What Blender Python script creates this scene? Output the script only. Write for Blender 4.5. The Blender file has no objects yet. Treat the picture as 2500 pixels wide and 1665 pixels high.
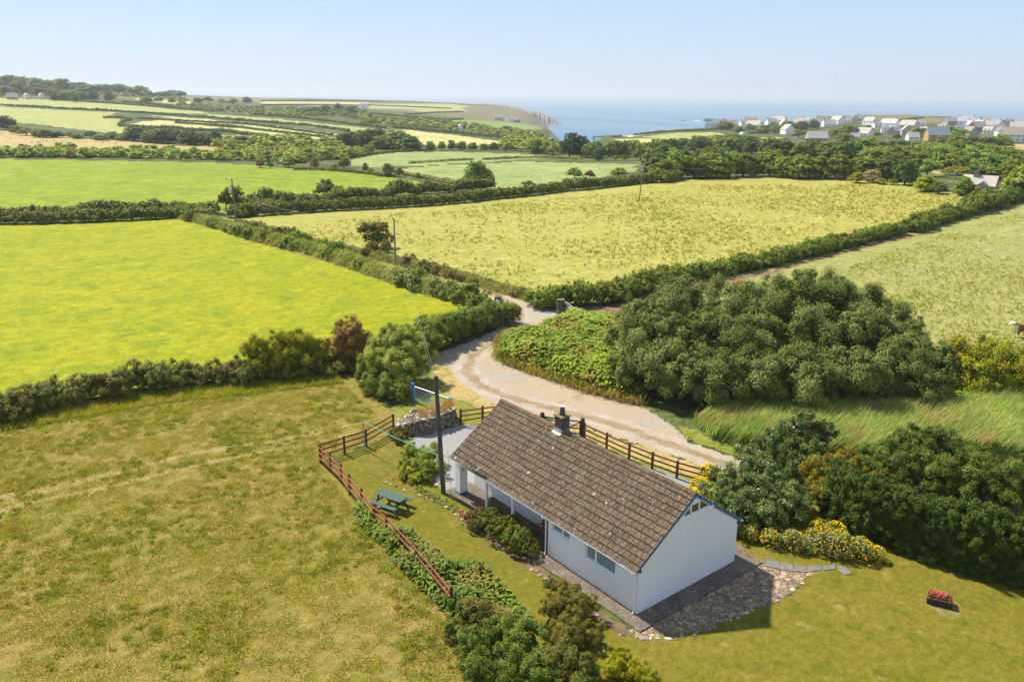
import bpy, bmesh, math, random
import numpy as np
from mathutils import Vector, Matrix

# ------------------------------------------------------------------ camera, sky, sun, exposure
SC = bpy.context.scene
COL = SC.collection
FPX, CX, CY = 1944.0, 1250.0, 832.5          # the photograph is 2500 x 1665
CAM = np.array([-23.2965, -20.3774, 22.2199])
YAW, ROLL = 0.6678, math.atan(0.0082)
PITCH = math.atan((CY - 230.36) / FPX)
FWD = np.array([math.sin(YAW) * math.cos(PITCH), math.cos(YAW) * math.cos(PITCH), -math.sin(PITCH)])
_rt = np.array([math.cos(YAW), -math.sin(YAW), 0.0])
_up = np.cross(_rt, FWD)
RIG = _rt * math.cos(ROLL) + _up * math.sin(ROLL)
UPV = -_rt * math.sin(ROLL) + _up * math.cos(ROLL)
F2 = np.array([math.sin(YAW), math.cos(YAW)])
R2 = np.array([math.cos(YAW), -math.sin(YAW)])

cd = bpy.data.cameras.new('camera')
co = bpy.data.objects.new('camera', cd)
COL.objects.link(co)
cd.sensor_width = 36.0
cd.lens = 36.0 * FPX / 2500.0
cd.clip_start, cd.clip_end = 0.5, 120000.0
co.matrix_world = Matrix(((RIG[0], UPV[0], -FWD[0], CAM[0]), (RIG[1], UPV[1], -FWD[1], CAM[1]),
                          (RIG[2], UPV[2], -FWD[2], CAM[2]), (0, 0, 0, 1)))
SC.camera = co

SUN_EL = math.radians(50.0)
SUN_DIR = Vector((-0.13 * math.cos(SUN_EL), 0.991 * math.cos(SUN_EL), math.sin(SUN_EL))).normalized()
wd = bpy.data.worlds.new('World')
SC.world = wd
wd.use_nodes = True
wt = wd.node_tree
wt.nodes.clear()
sky = wt.nodes.new('ShaderNodeTexSky')
sky.sky_type = 'NISHITA'
sky.sun_disc = False
sky.sun_elevation = SUN_EL
sky.sun_rotation = math.atan2(SUN_DIR.x, SUN_DIR.y)
sky.air_density, sky.dust_density, sky.ozone_density = 1.0, 0.6, 2.5
bg = wt.nodes.new('ShaderNodeBackground')
bg.inputs['Strength'].default_value = 0.12
wo = wt.nodes.new('ShaderNodeOutputWorld')
# a veil of bright summer haze over the clear sky: pale at the horizon, bluer overhead
tcw = wt.nodes.new('ShaderNodeTexCoord'); sxw = wt.nodes.new('ShaderNodeSeparateXYZ'); rpw = wt.nodes.new('ShaderNodeValToRGB')
wt.links.new(tcw.outputs['Generated'], sxw.inputs[0]); wt.links.new(sxw.outputs[2], rpw.inputs[0])
el = rpw.color_ramp.elements
for _ in range(3): el.new(0.5)
for e_, (p_, c_) in zip(el, [(0.0, (.375, .445, .535)), (.05, (.34, .435, .56)), (.12, (.285, .395, .55)), (.45, (.25, .31, .43)), (1.0, (.21, .27, .39))]):
    e_.position = p_; e_.color = (*c_, 1)
bg2 = wt.nodes.new('ShaderNodeBackground'); mxw = wt.nodes.new('ShaderNodeMixShader'); mxw.inputs[0].default_value = 0.86
wt.links.new(sky.outputs[0], bg.inputs['Color']); wt.links.new(rpw.outputs[0], bg2.inputs['Color'])
wt.links.new(bg.outputs[0], mxw.inputs[1]); wt.links.new(bg2.outputs[0], mxw.inputs[2])
wt.links.new(mxw.outputs[0], wo.inputs['Surface'])

sl = bpy.data.lights.new('sun', 'SUN')
sl.energy, sl.angle, sl.color = 4.9, math.radians(1.5), (1.0, 0.925, 0.80)
so = bpy.data.objects.new('sun', sl)
COL.objects.link(so)
so.rotation_euler = (-SUN_DIR).to_track_quat('-Z', 'Y').to_euler()
so.location = (0, 0, 60)

SC.view_settings.view_transform = 'Standard'
SC.view_settings.look = 'None'
SC.view_settings.exposure = 0.72
SC.view_settings.gamma = 1.0
SC.render.film_transparent = False
cy = SC.cycles
cy.use_denoising = True
cy.denoiser = 'OPENIMAGEDENOISE'
cy.denoising_input_passes = 'RGB_ALBEDO_NORMAL'
cy.denoising_prefilter = 'ACCURATE'
cy.use_adaptive_sampling = False
cy.max_bounces, cy.diffuse_bounces, cy.glossy_bounces, cy.transmission_bounces, cy.volume_bounces = 6, 3, 2, 3, 0
cy.transparent_max_bounces = 8
cy.caustics_reflective = cy.caustics_refractive = False

# ------------------------------------------------------------------ pixels of the photograph -> rays
def pdir(px, py):
    px, py = np.asarray(px, float), np.asarray(py, float)
    return FWD + RIG * ((px - CX) / FPX)[..., None] - UPV * ((py - CY) / FPX)[..., None]

def at(px, py, D):
    """point seen at pixel (px, py) whose horizontal distance along the view is D metres"""
    d = pdir(px, py)
    return CAM + d * (D / (d[:2] @ F2))

# ------------------------------------------------------------------ terrain height
TAB = {  # photo column: (row, ground distance) pairs, read off the picture
    -120: [(395, 340), (350, 490), (320, 620), (300, 710), (270, 870), (240, 1050), (222, 1250), (200, 1500), (195, 1700)],
    0:    [(395, 330), (350, 480), (320, 600), (300, 690), (270, 850), (240, 1050), (222, 1250), (203, 1500), (200, 1650)],
    250:  [(395, 325), (355, 460), (325, 590), (300, 720), (275, 880), (250, 1050), (235, 1220), (220, 1500), (217, 1650)],
    450:  [(440, 255), (400, 310), (365, 430), (335, 560), (305, 720), (280, 900), (260, 1150), (243, 1500), (234, 2100), (231.5, 2500)],
    700:  [(440, 255), (400, 310), (370, 400), (340, 520), (310, 690), (290, 830), (270, 1050), (255, 1500), (246, 2050), (240, 2600), (237.5, 2900)],
    1000: [(440, 250), (400, 310), (375, 390), (345, 530), (320, 690), (300, 860), (285, 1060), (270, 1400), (256, 2000), (248, 2450), (246, 2650)],
    1130: [(440, 245), (400, 310), (375, 390), (348, 530), (324, 700), (303, 950), (288, 1250), (273, 1650), (261, 2050), (254, 2400), (252, 2550)],
    1230: [(430, 255), (395, 330), (375, 390), (350, 530), (328, 760), (308, 1100), (292, 1450), (278, 1750), (266, 2100), (258, 2400)],
    1300: [(430, 255), (395, 330), (372, 400), (347, 560), (328, 850), (312, 1200), (298, 1550), (286, 1900), (276, 2180)],
    1350: [(425, 255), (392, 335), (370, 410), (350, 560), (332, 900), (320, 1300), (315, 1420)],
    1385: [(420, 260), (392, 335), (370, 410), (352, 560), (345, 640)],
    1450: [(415, 265), (385, 360), (365, 470), (350, 600), (340, 760), (334, 900)],
    1600: [(440, 215), (400, 320), (370, 470), (350, 640), (335, 800), (322, 960), (316, 1050)],
    1800: [(430, 235), (390, 360), (365, 500), (345, 680), (330, 840), (315, 1010), (303, 1120), (299, 1180)],
    2100: [(430, 240), (400, 325), (370, 480), (345, 680), (328, 840), (310, 1000), (296, 1150), (286, 1310), (279, 1440)],
    2230: [(440, 235), (400, 325), (370, 478), (346, 670), (328, 840), (311, 1000), (298, 1130), (287, 1290), (279.5, 1440)],
    1980: [(430, 238), (400, 328), (370, 485), (345, 680), (329, 840), (312, 1000), (299, 1140), (289, 1290), (284, 1400)],
    2350: [(460, 215), (430, 255), (400, 325), (370, 470), (348, 640), (333, 770), (318, 920), (304, 1080), (294, 1250), (291, 1330)],
    2620: [(470, 210), (435, 255), (403, 325), (372, 470), (350, 630), (336, 760), (322, 900), (308, 1050), (300, 1180), (298, 1250)],
}
LN = np.arange(math.log(90), math.log(6000), 0.01)
_cols = []
for _x, _t in sorted(TAB.items()):
    lr, zz = [math.log(90), math.log(150)], [0.0, 0.0]
    _az = 0
    for (row, rr) in _t:
        d = pdir(_x, row)
        h = math.hypot(d[0], d[1])
        lr.append(math.log(rr)); zz.append(CAM[2] + rr * d[2] / h)
        if row <= 400: _az = math.degrees(math.atan2(d[:2] @ R2, d[:2] @ F2)) if _az == 0 else _az
    lastr, lastz = math.exp(lr[-1]), zz[-1]
    if _x <= 250:
        lr += [math.log(2300), math.log(3000), math.log(3600)]; zz += [lastz - 10, 0, -75]
    elif _x == 1385 or _x == 1450:
        lr += [math.log(lastr * 1.12), math.log(lastr * 1.35)]; zz += [lastz - 14, -75]
    else:
        lr += [math.log(lastr * 1.05), math.log(lastr * 1.05 + 110)]; zz += [lastz - 6, -75]
    lr.append(math.log(9000)); zz.append(-80)
    _cols.append((_az, np.interp(LN, lr, zz)))
AZ = np.arange(-60, 60.01, 0.25)
_caz = np.array([c[0] for c in _cols]); _cz = np.array([c[1] for c in _cols])
ZT = np.stack([np.interp(AZ, _caz, _cz[:, k]) for k in range(len(LN))], 1)
def _smooth(a, s, ax):
    n = int(3 * s) + 1
    k = np.exp(-0.5 * (np.arange(-n, n + 1) / s) ** 2); k /= k.sum()
    p = np.pad(a, [(n, n) if i == ax else (0, 0) for i in range(2)], mode='edge')
    return np.apply_along_axis(lambda v: np.convolve(v, k, 'valid'), ax, p)
ZT = _smooth(_smooth(ZT, 2.0, 0), 2.0, 1)

def zt(x, y):
    """height of the land at world (x, y)"""
    x, y = np.asarray(x, float), np.asarray(y, float)
    vx, vy = x - CAM[0], y - CAM[1]
    r = np.hypot(vx, vy) + 1e-9
    az = np.degrees(np.arctan2(vx * R2[0] + vy * R2[1], vx * F2[0] + vy * F2[1]))
    i = np.clip((az + 60) / 0.25, 0, len(AZ) - 1.001); j = np.clip((np.log(r) - LN[0]) / 0.01, 0, len(LN) - 1.001)
    i0, j0 = i.astype(int), j.astype(int); a, b = i - i0, j - j0
    z = (ZT[i0, j0] * (1 - a) * (1 - b) + ZT[i0 + 1, j0] * a * (1 - b) + ZT[i0, j0 + 1] * (1 - a) * b + ZT[i0 + 1, j0 + 1] * a * b)
    w = np.clip((r - 125) / 45.0, 0, 1); w = w * w * (3 - 2 * w)
    return z * w

_RS = np.exp(np.arange(math.log(15), math.log(6000), 0.002))
def G(px, py):
    """point where the ray through pixel (px, py) meets the land"""
    d = pdir(px, py); h = math.hypot(d[0], d[1])
    x, y = CAM[0] + d[0] / h * _RS, CAM[1] + d[1] / h * _RS
    g = CAM[2] + d[2] / h * _RS - zt(x, y)
    k = np.nonzero(g <= 0)[0]
    if len(k) == 0:
        k = np.array([int(np.argmin(g))]); r = _RS[k[0]]
    else:
        k0 = k[0]
        if k0 == 0: r = _RS[0]
        else:
            t = g[k0 - 1] / (g[k0 - 1] - g[k0] + 1e-12); r = _RS[k0 - 1] + t * (_RS[k0] - _RS[k0 - 1])
    x, y = CAM[0] + d[0] / h * r, CAM[1] + d[1] / h * r
    return np.array([x, y, float(zt(x, y))])
def Gs(pts): return np.array([G(*p) for p in pts])
def dist(p): return float(np.linalg.norm(np.asarray(p) - CAM))
def m_per_px(p): return float((np.asarray(p) - CAM) @ FWD) / FPX       # metres that one photo pixel covers there

# ------------------------------------------------------------------ mesh and object helpers
def tag(o, label=None, cat=None, group=None, kind=None):
    if label: o['label'] = label
    if cat: o['category'] = cat
    if group: o['group'] = group
    if kind: o['kind'] = kind
    return o

def link(o, parent=None):
    COL.objects.link(o)
    if parent is not None: o.parent = parent
    return o

def thing(name, label, cat, loc=(0, 0, 0), rz=0.0, group=None):
    o = bpy.data.objects.new(name, None)
    o.empty_display_size = 0.3
    link(o); o.location = [float(v) for v in loc]; o.rotation_euler = (0, 0, rz)
    return tag(o, label, cat, group)

def np_mesh(name, V, Q, mats, tint=None, smooth=False, midx=None, extra=None):
    """mesh from arrays: V (n,3), Q list of (m,k) index arrays"""
    if not isinstance(Q, (list, tuple)): Q = [Q]
    Q = [np.asarray(q, np.int32) for q in Q if len(q)]
    me = bpy.data.meshes.new(name)
    V = np.asarray(V, np.float32)
    me.vertices.add(len(V)); me.vertices.foreach_set('co', V.ravel())
    nl = sum(q.size for q in Q); nf = sum(len(q) for q in Q)
    me.loops.add(nl); me.polygons.add(nf)
    me.loops.foreach_set('vertex_index', np.concatenate([q.ravel() for q in Q]))
    st, o = [], 0
    for q in Q:
        st.append(o + np.arange(len(q)) * q.shape[1]); o += q.size
    me.polygons.foreach_set('loop_start', np.concatenate(st).astype(np.int32))
    if smooth: me.polygons.foreach_set('use_smooth', np.ones(nf, bool))
    for m in (mats if isinstance(mats, (list, tuple)) else [mats]): me.materials.append(m)
    if midx is not None: me.polygons.foreach_set('material_index', np.asarray(midx, np.int32))
    if tint is not None:
        a = me.attributes.new('tint', 'FLOAT', 'FACE'); a.data.foreach_set('value', np.asarray(tint, np.float32))
    me.update(calc_edges=True)
    return me

def mobj(name, me, parent=None):
    return link(bpy.data.objects.new(name, me), parent)

class MB:
    """collects boxes, bars, tubes, prisms and builds them as ONE mesh object"""
    def __init__(s): s.v, s.f, s.t = [], [], []
    def add(s, v, f, t=0.5):
        b = len(s.v); s.v += [tuple(map(float, p)) for p in v]; s.f += [tuple(b + i for i in q) for q in f]; s.t += [t] * len(f)
        return s
    def box(s, x0, y0, z0, x1, y1, z1, t=0.5):
        v = [(x0, y0, z0), (x1, y0, z0), (x1, y1, z0), (x0, y1, z0), (x0, y0, z1), (x1, y0, z1), (x1, y1, z1), (x0, y1, z1)]
        return s.add(v, [(0, 3, 2, 1), (4, 5, 6, 7), (0, 1, 5, 4), (1, 2, 6, 5), (2, 3, 7, 6), (3, 0, 4, 7)], t)
    def bar(s, a, b, w, h, up=(0, 0, 1), t=0.5):
        a, b, up = Vector(a), Vector(b), Vector(up)
        d = (b - a).normalized(); x = d.cross(up)
        if x.length < 1e-4: x = d.cross(Vector((1, 0, 0)))
        x.normalize(); y = x.cross(d)
        c = []
        for p in (a, b):
            for sx, sy in ((-1, -1), (1, -1), (1, 1), (-1, 1)): c.append(p + x * (sx * w / 2) + y * (sy * h / 2))
        return s.add(c, [(0, 1, 2, 3), (7, 6, 5, 4), (0, 4, 5, 1), (1, 5, 6, 2), (2, 6, 7, 3), (3, 7, 4, 0)], t)
    def tube(s, pts, rad, n=8, caps=True, t=0.5):
        pts = [Vector(p) for p in pts]; rad = rad if isinstance(rad, (list, tuple)) else [rad] * len(pts)
        b = len(s.v); x = None
        for i, p in enumerate(pts):
            d = (pts[min(i + 1, len(pts) - 1)] - pts[max(i - 1, 0)]).normalized()
            if x is None:
                x = d.cross(Vector((0, 0, 1)))
                if x.length < 1e-3: x = Vector((1, 0, 0))
            x = (x - d * x.dot(d)).normalized(); y = d.cross(x)
            for k in range(n):
                a = 2 * math.pi * k / n
                q = p + (x * math.cos(a) + y * math.sin(a)) * rad[i]; s.v.append(tuple(q))
        for i in range(len(pts) - 1):
            for k in range(n):
                s.f.append((b + i * n + k, b + i * n + (k + 1) % n, b + (i + 1) * n + (k + 1) % n, b + (i + 1) * n + k)); s.t.append(t)
        if caps:
            s.f.append(tuple(b + k for k in reversed(range(n)))); s.f.append(tuple(b + (len(pts) - 1) * n + k for k in range(n))); s.t += [t, t]
        return s
    def prism(s, poly, axis, a, b, t=0.5):
        """extrude a 2-D polygon along axis (0 x, 1 y, 2 z) from a to b"""
        n = len(poly)
        def p(q, h): return (h, q[0], q[1]) if axis == 0 else ((q[0], h, q[1]) if axis == 1 else (q[0], q[1], h))
        v = [p(q, a) for q in poly] + [p(q, b) for q in poly]
        f = [tuple(range(n - 1, -1, -1)), tuple(range(n, 2 * n))] + [(i, (i + 1) % n, n + (i + 1) % n, n + i) for i in range(n)]
        return s.add(v, f, t)
    def build(s, name, m, parent=None, smooth=False, bevel=0.0):
        me = bpy.data.meshes.new(name)
        me.from_pydata(s.v, [], s.f)
        for q in (m if isinstance(m, (list, tuple)) else [m]): me.materials.append(q)
        a = me.attributes.new('tint', 'FLOAT', 'FACE'); a.data.foreach_set('value', np.array(s.t, np.float32))
        bm = bmesh.new(); bm.from_mesh(me)
        bmesh.ops.recalc_face_normals(bm, faces=bm.faces)
        if bevel > 0:
            bmesh.ops.bevel(bm, geom=[e for e in bm.edges if e.calc_face_angle(0) > 0.5], offset=bevel, segments=1, affect='EDGES')
        bm.to_mesh(me); bm.free()
        if smooth: me.polygons.foreach_set('use_smooth', np.ones(len(me.polygons), bool))
        return mobj(name, me, parent)

def copy_tree(o, parent=None):
    """a thing with its parts and their sub-parts, sharing mesh data"""
    c = o.copy(); COL.objects.link(c)
    if parent is not None: c.parent = parent
    for ch in list(o.children): copy_tree(ch, c)
    return c

# value noise, for organic borders and scatter
_NG = np.random.default_rng(5).random((256, 256))
def vnoise(x, y, s):
    x, y = np.asarray(x) / s, np.asarray(y) / s
    xi, yi = np.floor(x).astype(int), np.floor(y).astype(int); a, b = x - xi, y - yi
    a, b = a * a * (3 - 2 * a), b * b * (3 - 2 * b)
    g = lambda i, j: _NG[i % 256, j % 256]
    return g(xi, yi) * (1 - a) * (1 - b) + g(xi + 1, yi) * a * (1 - b) + g(xi, yi + 1) * (1 - a) * b + g(xi + 1, yi + 1) * a * b

def inpoly(P, x, y):
    P = np.asarray(P)[:, :2]; r = np.zeros(np.shape(x), bool)
    n = len(P); j = n - 1
    for i in range(n):
        xi, yi, xj, yj = P[i, 0], P[i, 1], P[j, 0], P[j, 1]
        c = ((yi > y) != (yj > y)) & (x < (xj - xi) * (y - yi) / (yj - yi + 1e-12) + xi)
        r ^= c; j = i
    return r

def sample_poly(P, n, rng):
    P = np.asarray(P)[:, :2]; lo, hi = P.min(0), P.max(0); out = []
    k = 0
    while k < n:
        q = lo + rng.random((max(64, 2 * n), 2)) * (hi - lo)
        q = q[inpoly(P, q[:, 0], q[:, 1])]; out.append(q); k += len(q)
        if len(out) > 60: break
    return np.concatenate(out)[:n]

def resample(P, step):
    P = np.asarray(P, float); d = np.r_[0, np.cumsum(np.linalg.norm(np.diff(P, axis=0), axis=1))]
    n = max(2, int(d[-1] / step) + 1); t = np.linspace(0, d[-1], n)
    return np.stack([np.interp(t, d, P[:, k]) for k in range(P.shape[1])], 1)

# ------------------------------------------------------------------ materials
class NT:
    def __init__(s, name):
        s.m = bpy.data.materials.new(name); s.m.use_nodes = True; s.t = s.m.node_tree; s.t.nodes.clear()
        s.out = s.t.nodes.new('ShaderNodeOutputMaterial')
    def n(s, typ, ins=None, **props):
        nd = s.t.nodes.new(typ)
        for k, v in props.items(): setattr(nd, k, v)
        for k, v in (ins or {}).items():
            if isinstance(v, bpy.types.NodeSocket): s.t.links.new(v, nd.inputs[k])
            elif isinstance(v, bpy.types.Node): s.t.links.new(v.outputs[0], nd.inputs[k])
            else: nd.inputs[k].default_value = v
        return nd
    def coord(s, kind='Object', scale=None):
        c = s.n('ShaderNodeTexCoord').outputs[kind]
        if scale is not None: c = s.n('ShaderNodeMapping', {'Vector': c, 'Scale': scale}).outputs[0]
        return c
    def noise(s, co, scale, detail=3.0, rough=0.55, out='Fac', dist=0.0):
        return s.n('ShaderNodeTexNoise', {'Vector': co, 'Scale': scale, 'Detail': detail, 'Roughness': rough, 'Distortion': dist}).outputs[out]
    def ramp(s, fac, stops, interp='LINEAR'):
        r = s.n('ShaderNodeValToRGB', {'Fac': fac}); e = r.color_ramp.elements; r.color_ramp.interpolation = interp
        while len(e) < len(stops): e.new(0.5)
        for k, (p, c) in enumerate(stops):
            e[k].position = p; e[k].color = (c[0], c[1], c[2], 1) if hasattr(c, '__len__') else (c, c, c, 1)
        return r.outputs[0]
    def step(s, fac, a, b):
        return s.n('ShaderNodeMapRange', {'Value': fac, 'From Min': a, 'From Max': b, 'To Min': 0.0, 'To Max': 1.0}, clamp=True).outputs[0]
    def mix(s, f, a, b, mode='MIX'):
        nd = s.n('ShaderNodeMix', data_type='RGBA', blend_type=mode)
        for k, v in ((0, f), (6, a), (7, b)):
            if isinstance(v, bpy.types.NodeSocket): s.t.links.new(v, nd.inputs[k])
            else: nd.inputs[k].default_value = (*v[:3], 1) if hasattr(v, '__len__') else v
        return nd.outputs[2]
    def math(s, op, a, b=0.5):
        nd = s.n('ShaderNodeMath', operation=op)
        for k, v in ((0, a), (1, b)):
            if isinstance(v, bpy.types.NodeSocket): s.t.links.new(v, nd.inputs[k])
            else: nd.inputs[k].default_value = v
        return nd.outputs[0]
    def attr(s, name='tint'): return s.n('ShaderNodeAttribute', attribute_name=name).outputs['Fac']
    def bump(s, h, strength=0.5, distance=0.05):
        return s.n('ShaderNodeBump', {'Height': h, 'Strength': strength, 'Distance': distance}).outputs[0]
    def pbr(s, col, rough=0.8, spec=0.3, metal=0.0, normal=None, **kw):
        ins = {'Base Color': (*col[:3], 1) if isinstance(col, (tuple, list)) else col, 'Roughness': rough, 'Metallic': metal, 'Specular IOR Level': spec}
        if normal is not None: ins['Normal'] = normal
        ins.update(kw)
        return s.n('ShaderNodeBsdfPrincipled', ins).outputs[0]
    def done(s, sh):
        s.t.links.new(sh, s.out.inputs['Surface']); return s.m

def plain(name, col, rough=0.7, var=0.15, scale=6.0, bump=0.0, bscale=40.0, metal=0.0, spec=0.3):
    t = NT(name); c = t.coord()
    k = t.noise(c, scale, 4.0)
    lo, hi = tuple(v * (1 - var) for v in col), tuple(min(1, v * (1 + var)) for v in col)
    cc = t.ramp(k, [(0.3, lo), (0.7, hi)])
    nm = t.bump(t.noise(c, bscale, 3.0), bump, 0.02) if bump else None
    return t.done(t.pbr(cc, rough, spec, metal, nm))

LEAFK = (2.05, 2.0, 1.15)
HAZE = 0.00013
def leafmat(name, a, b, c=None, rough=0.55, trans=0.4, vary=0.12, nscale=0.6):
    """leaves: colour runs a -> b with each leaf's tint, patches of c, per-plant change of value"""
    t = NT(name); co = t.coord('Object')
    f = t.attr()
    col = t.mix(f, a, b)
    if c is not None: col = t.mix(t.step(t.noise(co, nscale, 3.0), 0.5, 0.68), col, c)
    if True: col = t.mix(1.0, col, LEAFK, 'MULTIPLY')
    rnd = t.n('ShaderNodeObjectInfo').outputs['Random']
    v = t.n('ShaderNodeMapRange', {'Value': rnd, 'To Min': 1 - vary, 'To Max': 1 + vary}).outputs[0]
    h = t.n('ShaderNodeMapRange', {'Value': rnd, 'To Min': 0.5 - vary * 0.14, 'To Max': 0.5 + vary * 0.14}).outputs[0]
    col = t.n('ShaderNodeHueSaturation', {'Hue': h, 'Value': v, 'Color': col}).outputs[0]
    p = t.pbr(col, rough, 0.15)
    tr = t.n('ShaderNodeBsdfTranslucent', {'Color': t.mix(1.0, col, (1.1, 1.25, 0.6), 'MULTIPLY')}).outputs[0]
    return t.done(t.n('ShaderNodeMixShader', {0: trans, 1: p, 2: tr}).outputs[0])

def grassmat(name, a, b, c, big=14.0, mid=2.2, fine=0.12, thr=(0.48, 0.62), speck=None, bump=0.6, bscale=5.0, blades=True, stripe=None):
    """grass ground: a/b large patches, c medium patches, tufts in the bump, optional specks (colour, metres, lo, hi)"""
    t = NT(name); co = t.coord()
    col = t.mix(t.step(t.noise(co, 1 / big, 4.0, 0.6), 0.35, 0.65), a, b)
    col = t.mix(t.step(t.noise(co, 1 / mid, 5.0, 0.65), *thr), col, c)
    col = t.mix(1.0, col, (.86, .86, .86), 'MULTIPLY')
    f = t.noise(co, 1 / fine, 2.0, 0.7)
    f2 = t.noise(co, 1 / (fine * 5), 4.0, 0.7)
    col = t.mix(1.0, col, t.ramp(f, [(0.25, 0.62), (0.75, 1.38)]), 'MULTIPLY')
    col = t.mix(1.0, col, t.ramp(f2, [(0.3, 0.72), (0.7, 1.25)]), 'MULTIPLY')
    if speck:
        for (sc, sm, lo, hi) in speck: col = t.mix(t.step(t.noise(co, 1 / sm, 4.0, 0.6), lo, hi), col, sc)
    h = t.math('ADD', t.math('MULTIPLY', f2, 1.0), t.math('MULTIPLY', f, 0.35))
    return t.done(t.pbr(col, 0.9, 0.12, normal=t.bump(h, bump, fine * 1.2)))
# ------------------------------------------------------------------ ground: one sheet from the garden to the cliffs, cut into its fields
RNG = np.random.default_rng(11)
GRASS = {}
GRASS['scrub'] = grassmat('scrub ground', (.085, .115, .03), (.16, .16, .05), (.05, .075, .02), 60, 14, 1.6, (.45, .6), bump=1.0)
GRASS['heath'] = grassmat('heath', (.20, .17, .075), (.15, .16, .06), (.24, .19, .09), 70, 18, 2.0)
GRASS['pasture'] = grassmat('foreground pasture', (.240, .203, .034), (.295, .212, .056), (.175, .172, .022), 9, 1.1, 0.09, (.44, .66), speck=[((.33, .26, .10), 0.40, .62, .74), ((.09, .12, .018), 0.5, .66, .76)], bump=1.0)
GRASS['vivid'] = grassmat('bright field', (.27, .295, .002), (.325, .325, .005), (.205, .26, .004), 22, 4.5, 0.25, (.46, .66), speck=[((.40, .385, .06), 1.9, .62, .76), ((.36, .36, .02), 6.0, .60, .76), ((.10, .19, .012), 0.7, .69, .75)], bump=0.5)
GRASS['lush'] = grassmat('far bright field', (.205, .285, .010), (.25, .31, .012), (.165, .25, .012), 40, 9, 0.8, (.5, .7), speck=[((.12, .2, .015), 2.2, .68, .75)], bump=0.5)
GRASS['meadow'] = grassmat('weedy meadow', (.385, .36, .078), (.335, .335, .062), (.42, .38, .105), 26, 5, 0.35, (.48, .66), speck=[((.21, .215, .035), 1.3, .60, .72), ((.30, .23, .07), 0.8, .66, .76)], bump=0.9)
GRASS['cattle'] = grassmat('cattle pasture', (.315, .315, .095), (.285, .30, .072), (.365, .34, .125), 22, 4, 0.25, (.48, .66), speck=[((.18, .21, .05), 0.9, .64, .74)], bump=0.9)
GRASS['lawn'] = grassmat('lawn', (.160, .150, .010), (.20, .168, .024), (.118, .132, .008), 6, 1.1, 0.07, (.5, .68), speck=[((.27, .21, .07), 1.4, .62, .76)], bump=0.6)
GRASS['cereal'] = grassmat('green cereal', (.27, .33, .10), (.31, .35, .12), (.22, .30, .08), 50, 8, 0.9, bump=0.4)
GRASS['ring'] = grassmat('worn lawn', (.27, .21, .085), (.22, .185, .05), (.19, .17, .03), 1.5, 0.5, 0.06, (.45, .62), bump=0.5)
GRASS['tan'] = grassmat('dry tan field', (.42, .31, .12), (.47, .36, .15), (.38, .31, .11), 60, 12, 1.2, bump=0.5)
GRASS['pale'] = grassmat('pale hay field', (.50, .46, .17), (.54, .49, .21), (.44, .42, .13), 60, 14, 1.2, bump=0.4)
GRASS['olive'] = grassmat('olive field', (.36, .37, .11), (.31, .36, .08), (.41, .40, .15), 60, 14, 1.2, bump=0.4)
GRASS['green'] = grassmat('mid green field', (.20, .30, .06), (.24, .33, .07), (.17, .27, .055), 70, 16, 1.4, bump=0.4)
GRASS['dry'] = grassmat('dry verge', (.47, .33, .135), (.42, .32, .12), (.26, .23, .05), 3.5, 1.2, 0.08, (.52, .66), bump=0.6)
GRASS['path'] = grassmat('worn grass track', (.345, .265, .105), (.31, .245, .08), (.24, .205, .045), 3.0, 0.7, 0.08, (.52, .66), bump=0.7)
GRASS['verge'] = grassmat('green verge', (.19, .22, .02), (.30, .25, .07), (.15, .19, .014), 4, 1.0, 0.08, bump=0.7)
GRASS['mud'] = grassmat('churned earth', (.24, .15, .085), (.30, .19, .11), (.17, .10, .055), 4, 1.0, 0.3, bump=1.0)
GRASS['bank'] = grassmat('bank', (.22, .20, .05), (.33, .23, .09), (.17, .18, .04), 6, 1.4, 0.2, bump=0.9)
GRASS['soil'] = grassmat('bare bed', (.16, .105, .06), (.26, .20, .09), (.12, .085, .05), 2, 0.6, 0.06, bump=0.8)

def drive_mat():
    t = NT('stony drive'); c = t.coord()
    col = t.mix(t.step(t.noise(c, 0.16, 5.0, 0.6), .40, .60), (.37, .295, .20), (.345, .285, .205))
    col = t.mix(t.step(t.noise(c, 0.45, 5.0, 0.7), .55, .68), col, (.29, .205, .13))
    col = t.mix(t.step(t.noise(c, 0.11, 3.0, 0.6), .58, .7), col, (.32, .305, .28))
    f = t.noise(c, 9.0, 4.0, 0.75)
    col = t.mix(1.0, col, t.ramp(f, [(.3, .66), (.5, 1.0), (.72, 1.3)]), 'MULTIPLY')
    v = t.n('ShaderNodeTexVoronoi', {'Vector': c, 'Scale': 7.0})
    col = t.mix(t.step(v.outputs['Distance'], .10, .05), col, t.mix(t.noise(c, 2.0), (.42, .38, .33), (.2, .15, .11)))
    return t.done(t.pbr(col, 0.95, 0.15, normal=t.bump(f, 0.7, 0.05)))

def gravel_mat():
    t = NT('grey gravel'); c = t.coord()
    f = t.noise(c, 14.0, 3.0, 0.8)
    col = t.ramp(f, [(.3, (.12, .12, .12)), (.5, (.25, .25, .245)), (.7, (.42, .41, .40))])
    col = t.mix(t.step(t.noise(c, 0.8, 4.0), .6, .75), col, (.42, .36, .28))
    return t.done(t.pbr(col, 0.9, 0.2, normal=t.bump(f, 0.7, 0.03)))

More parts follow.
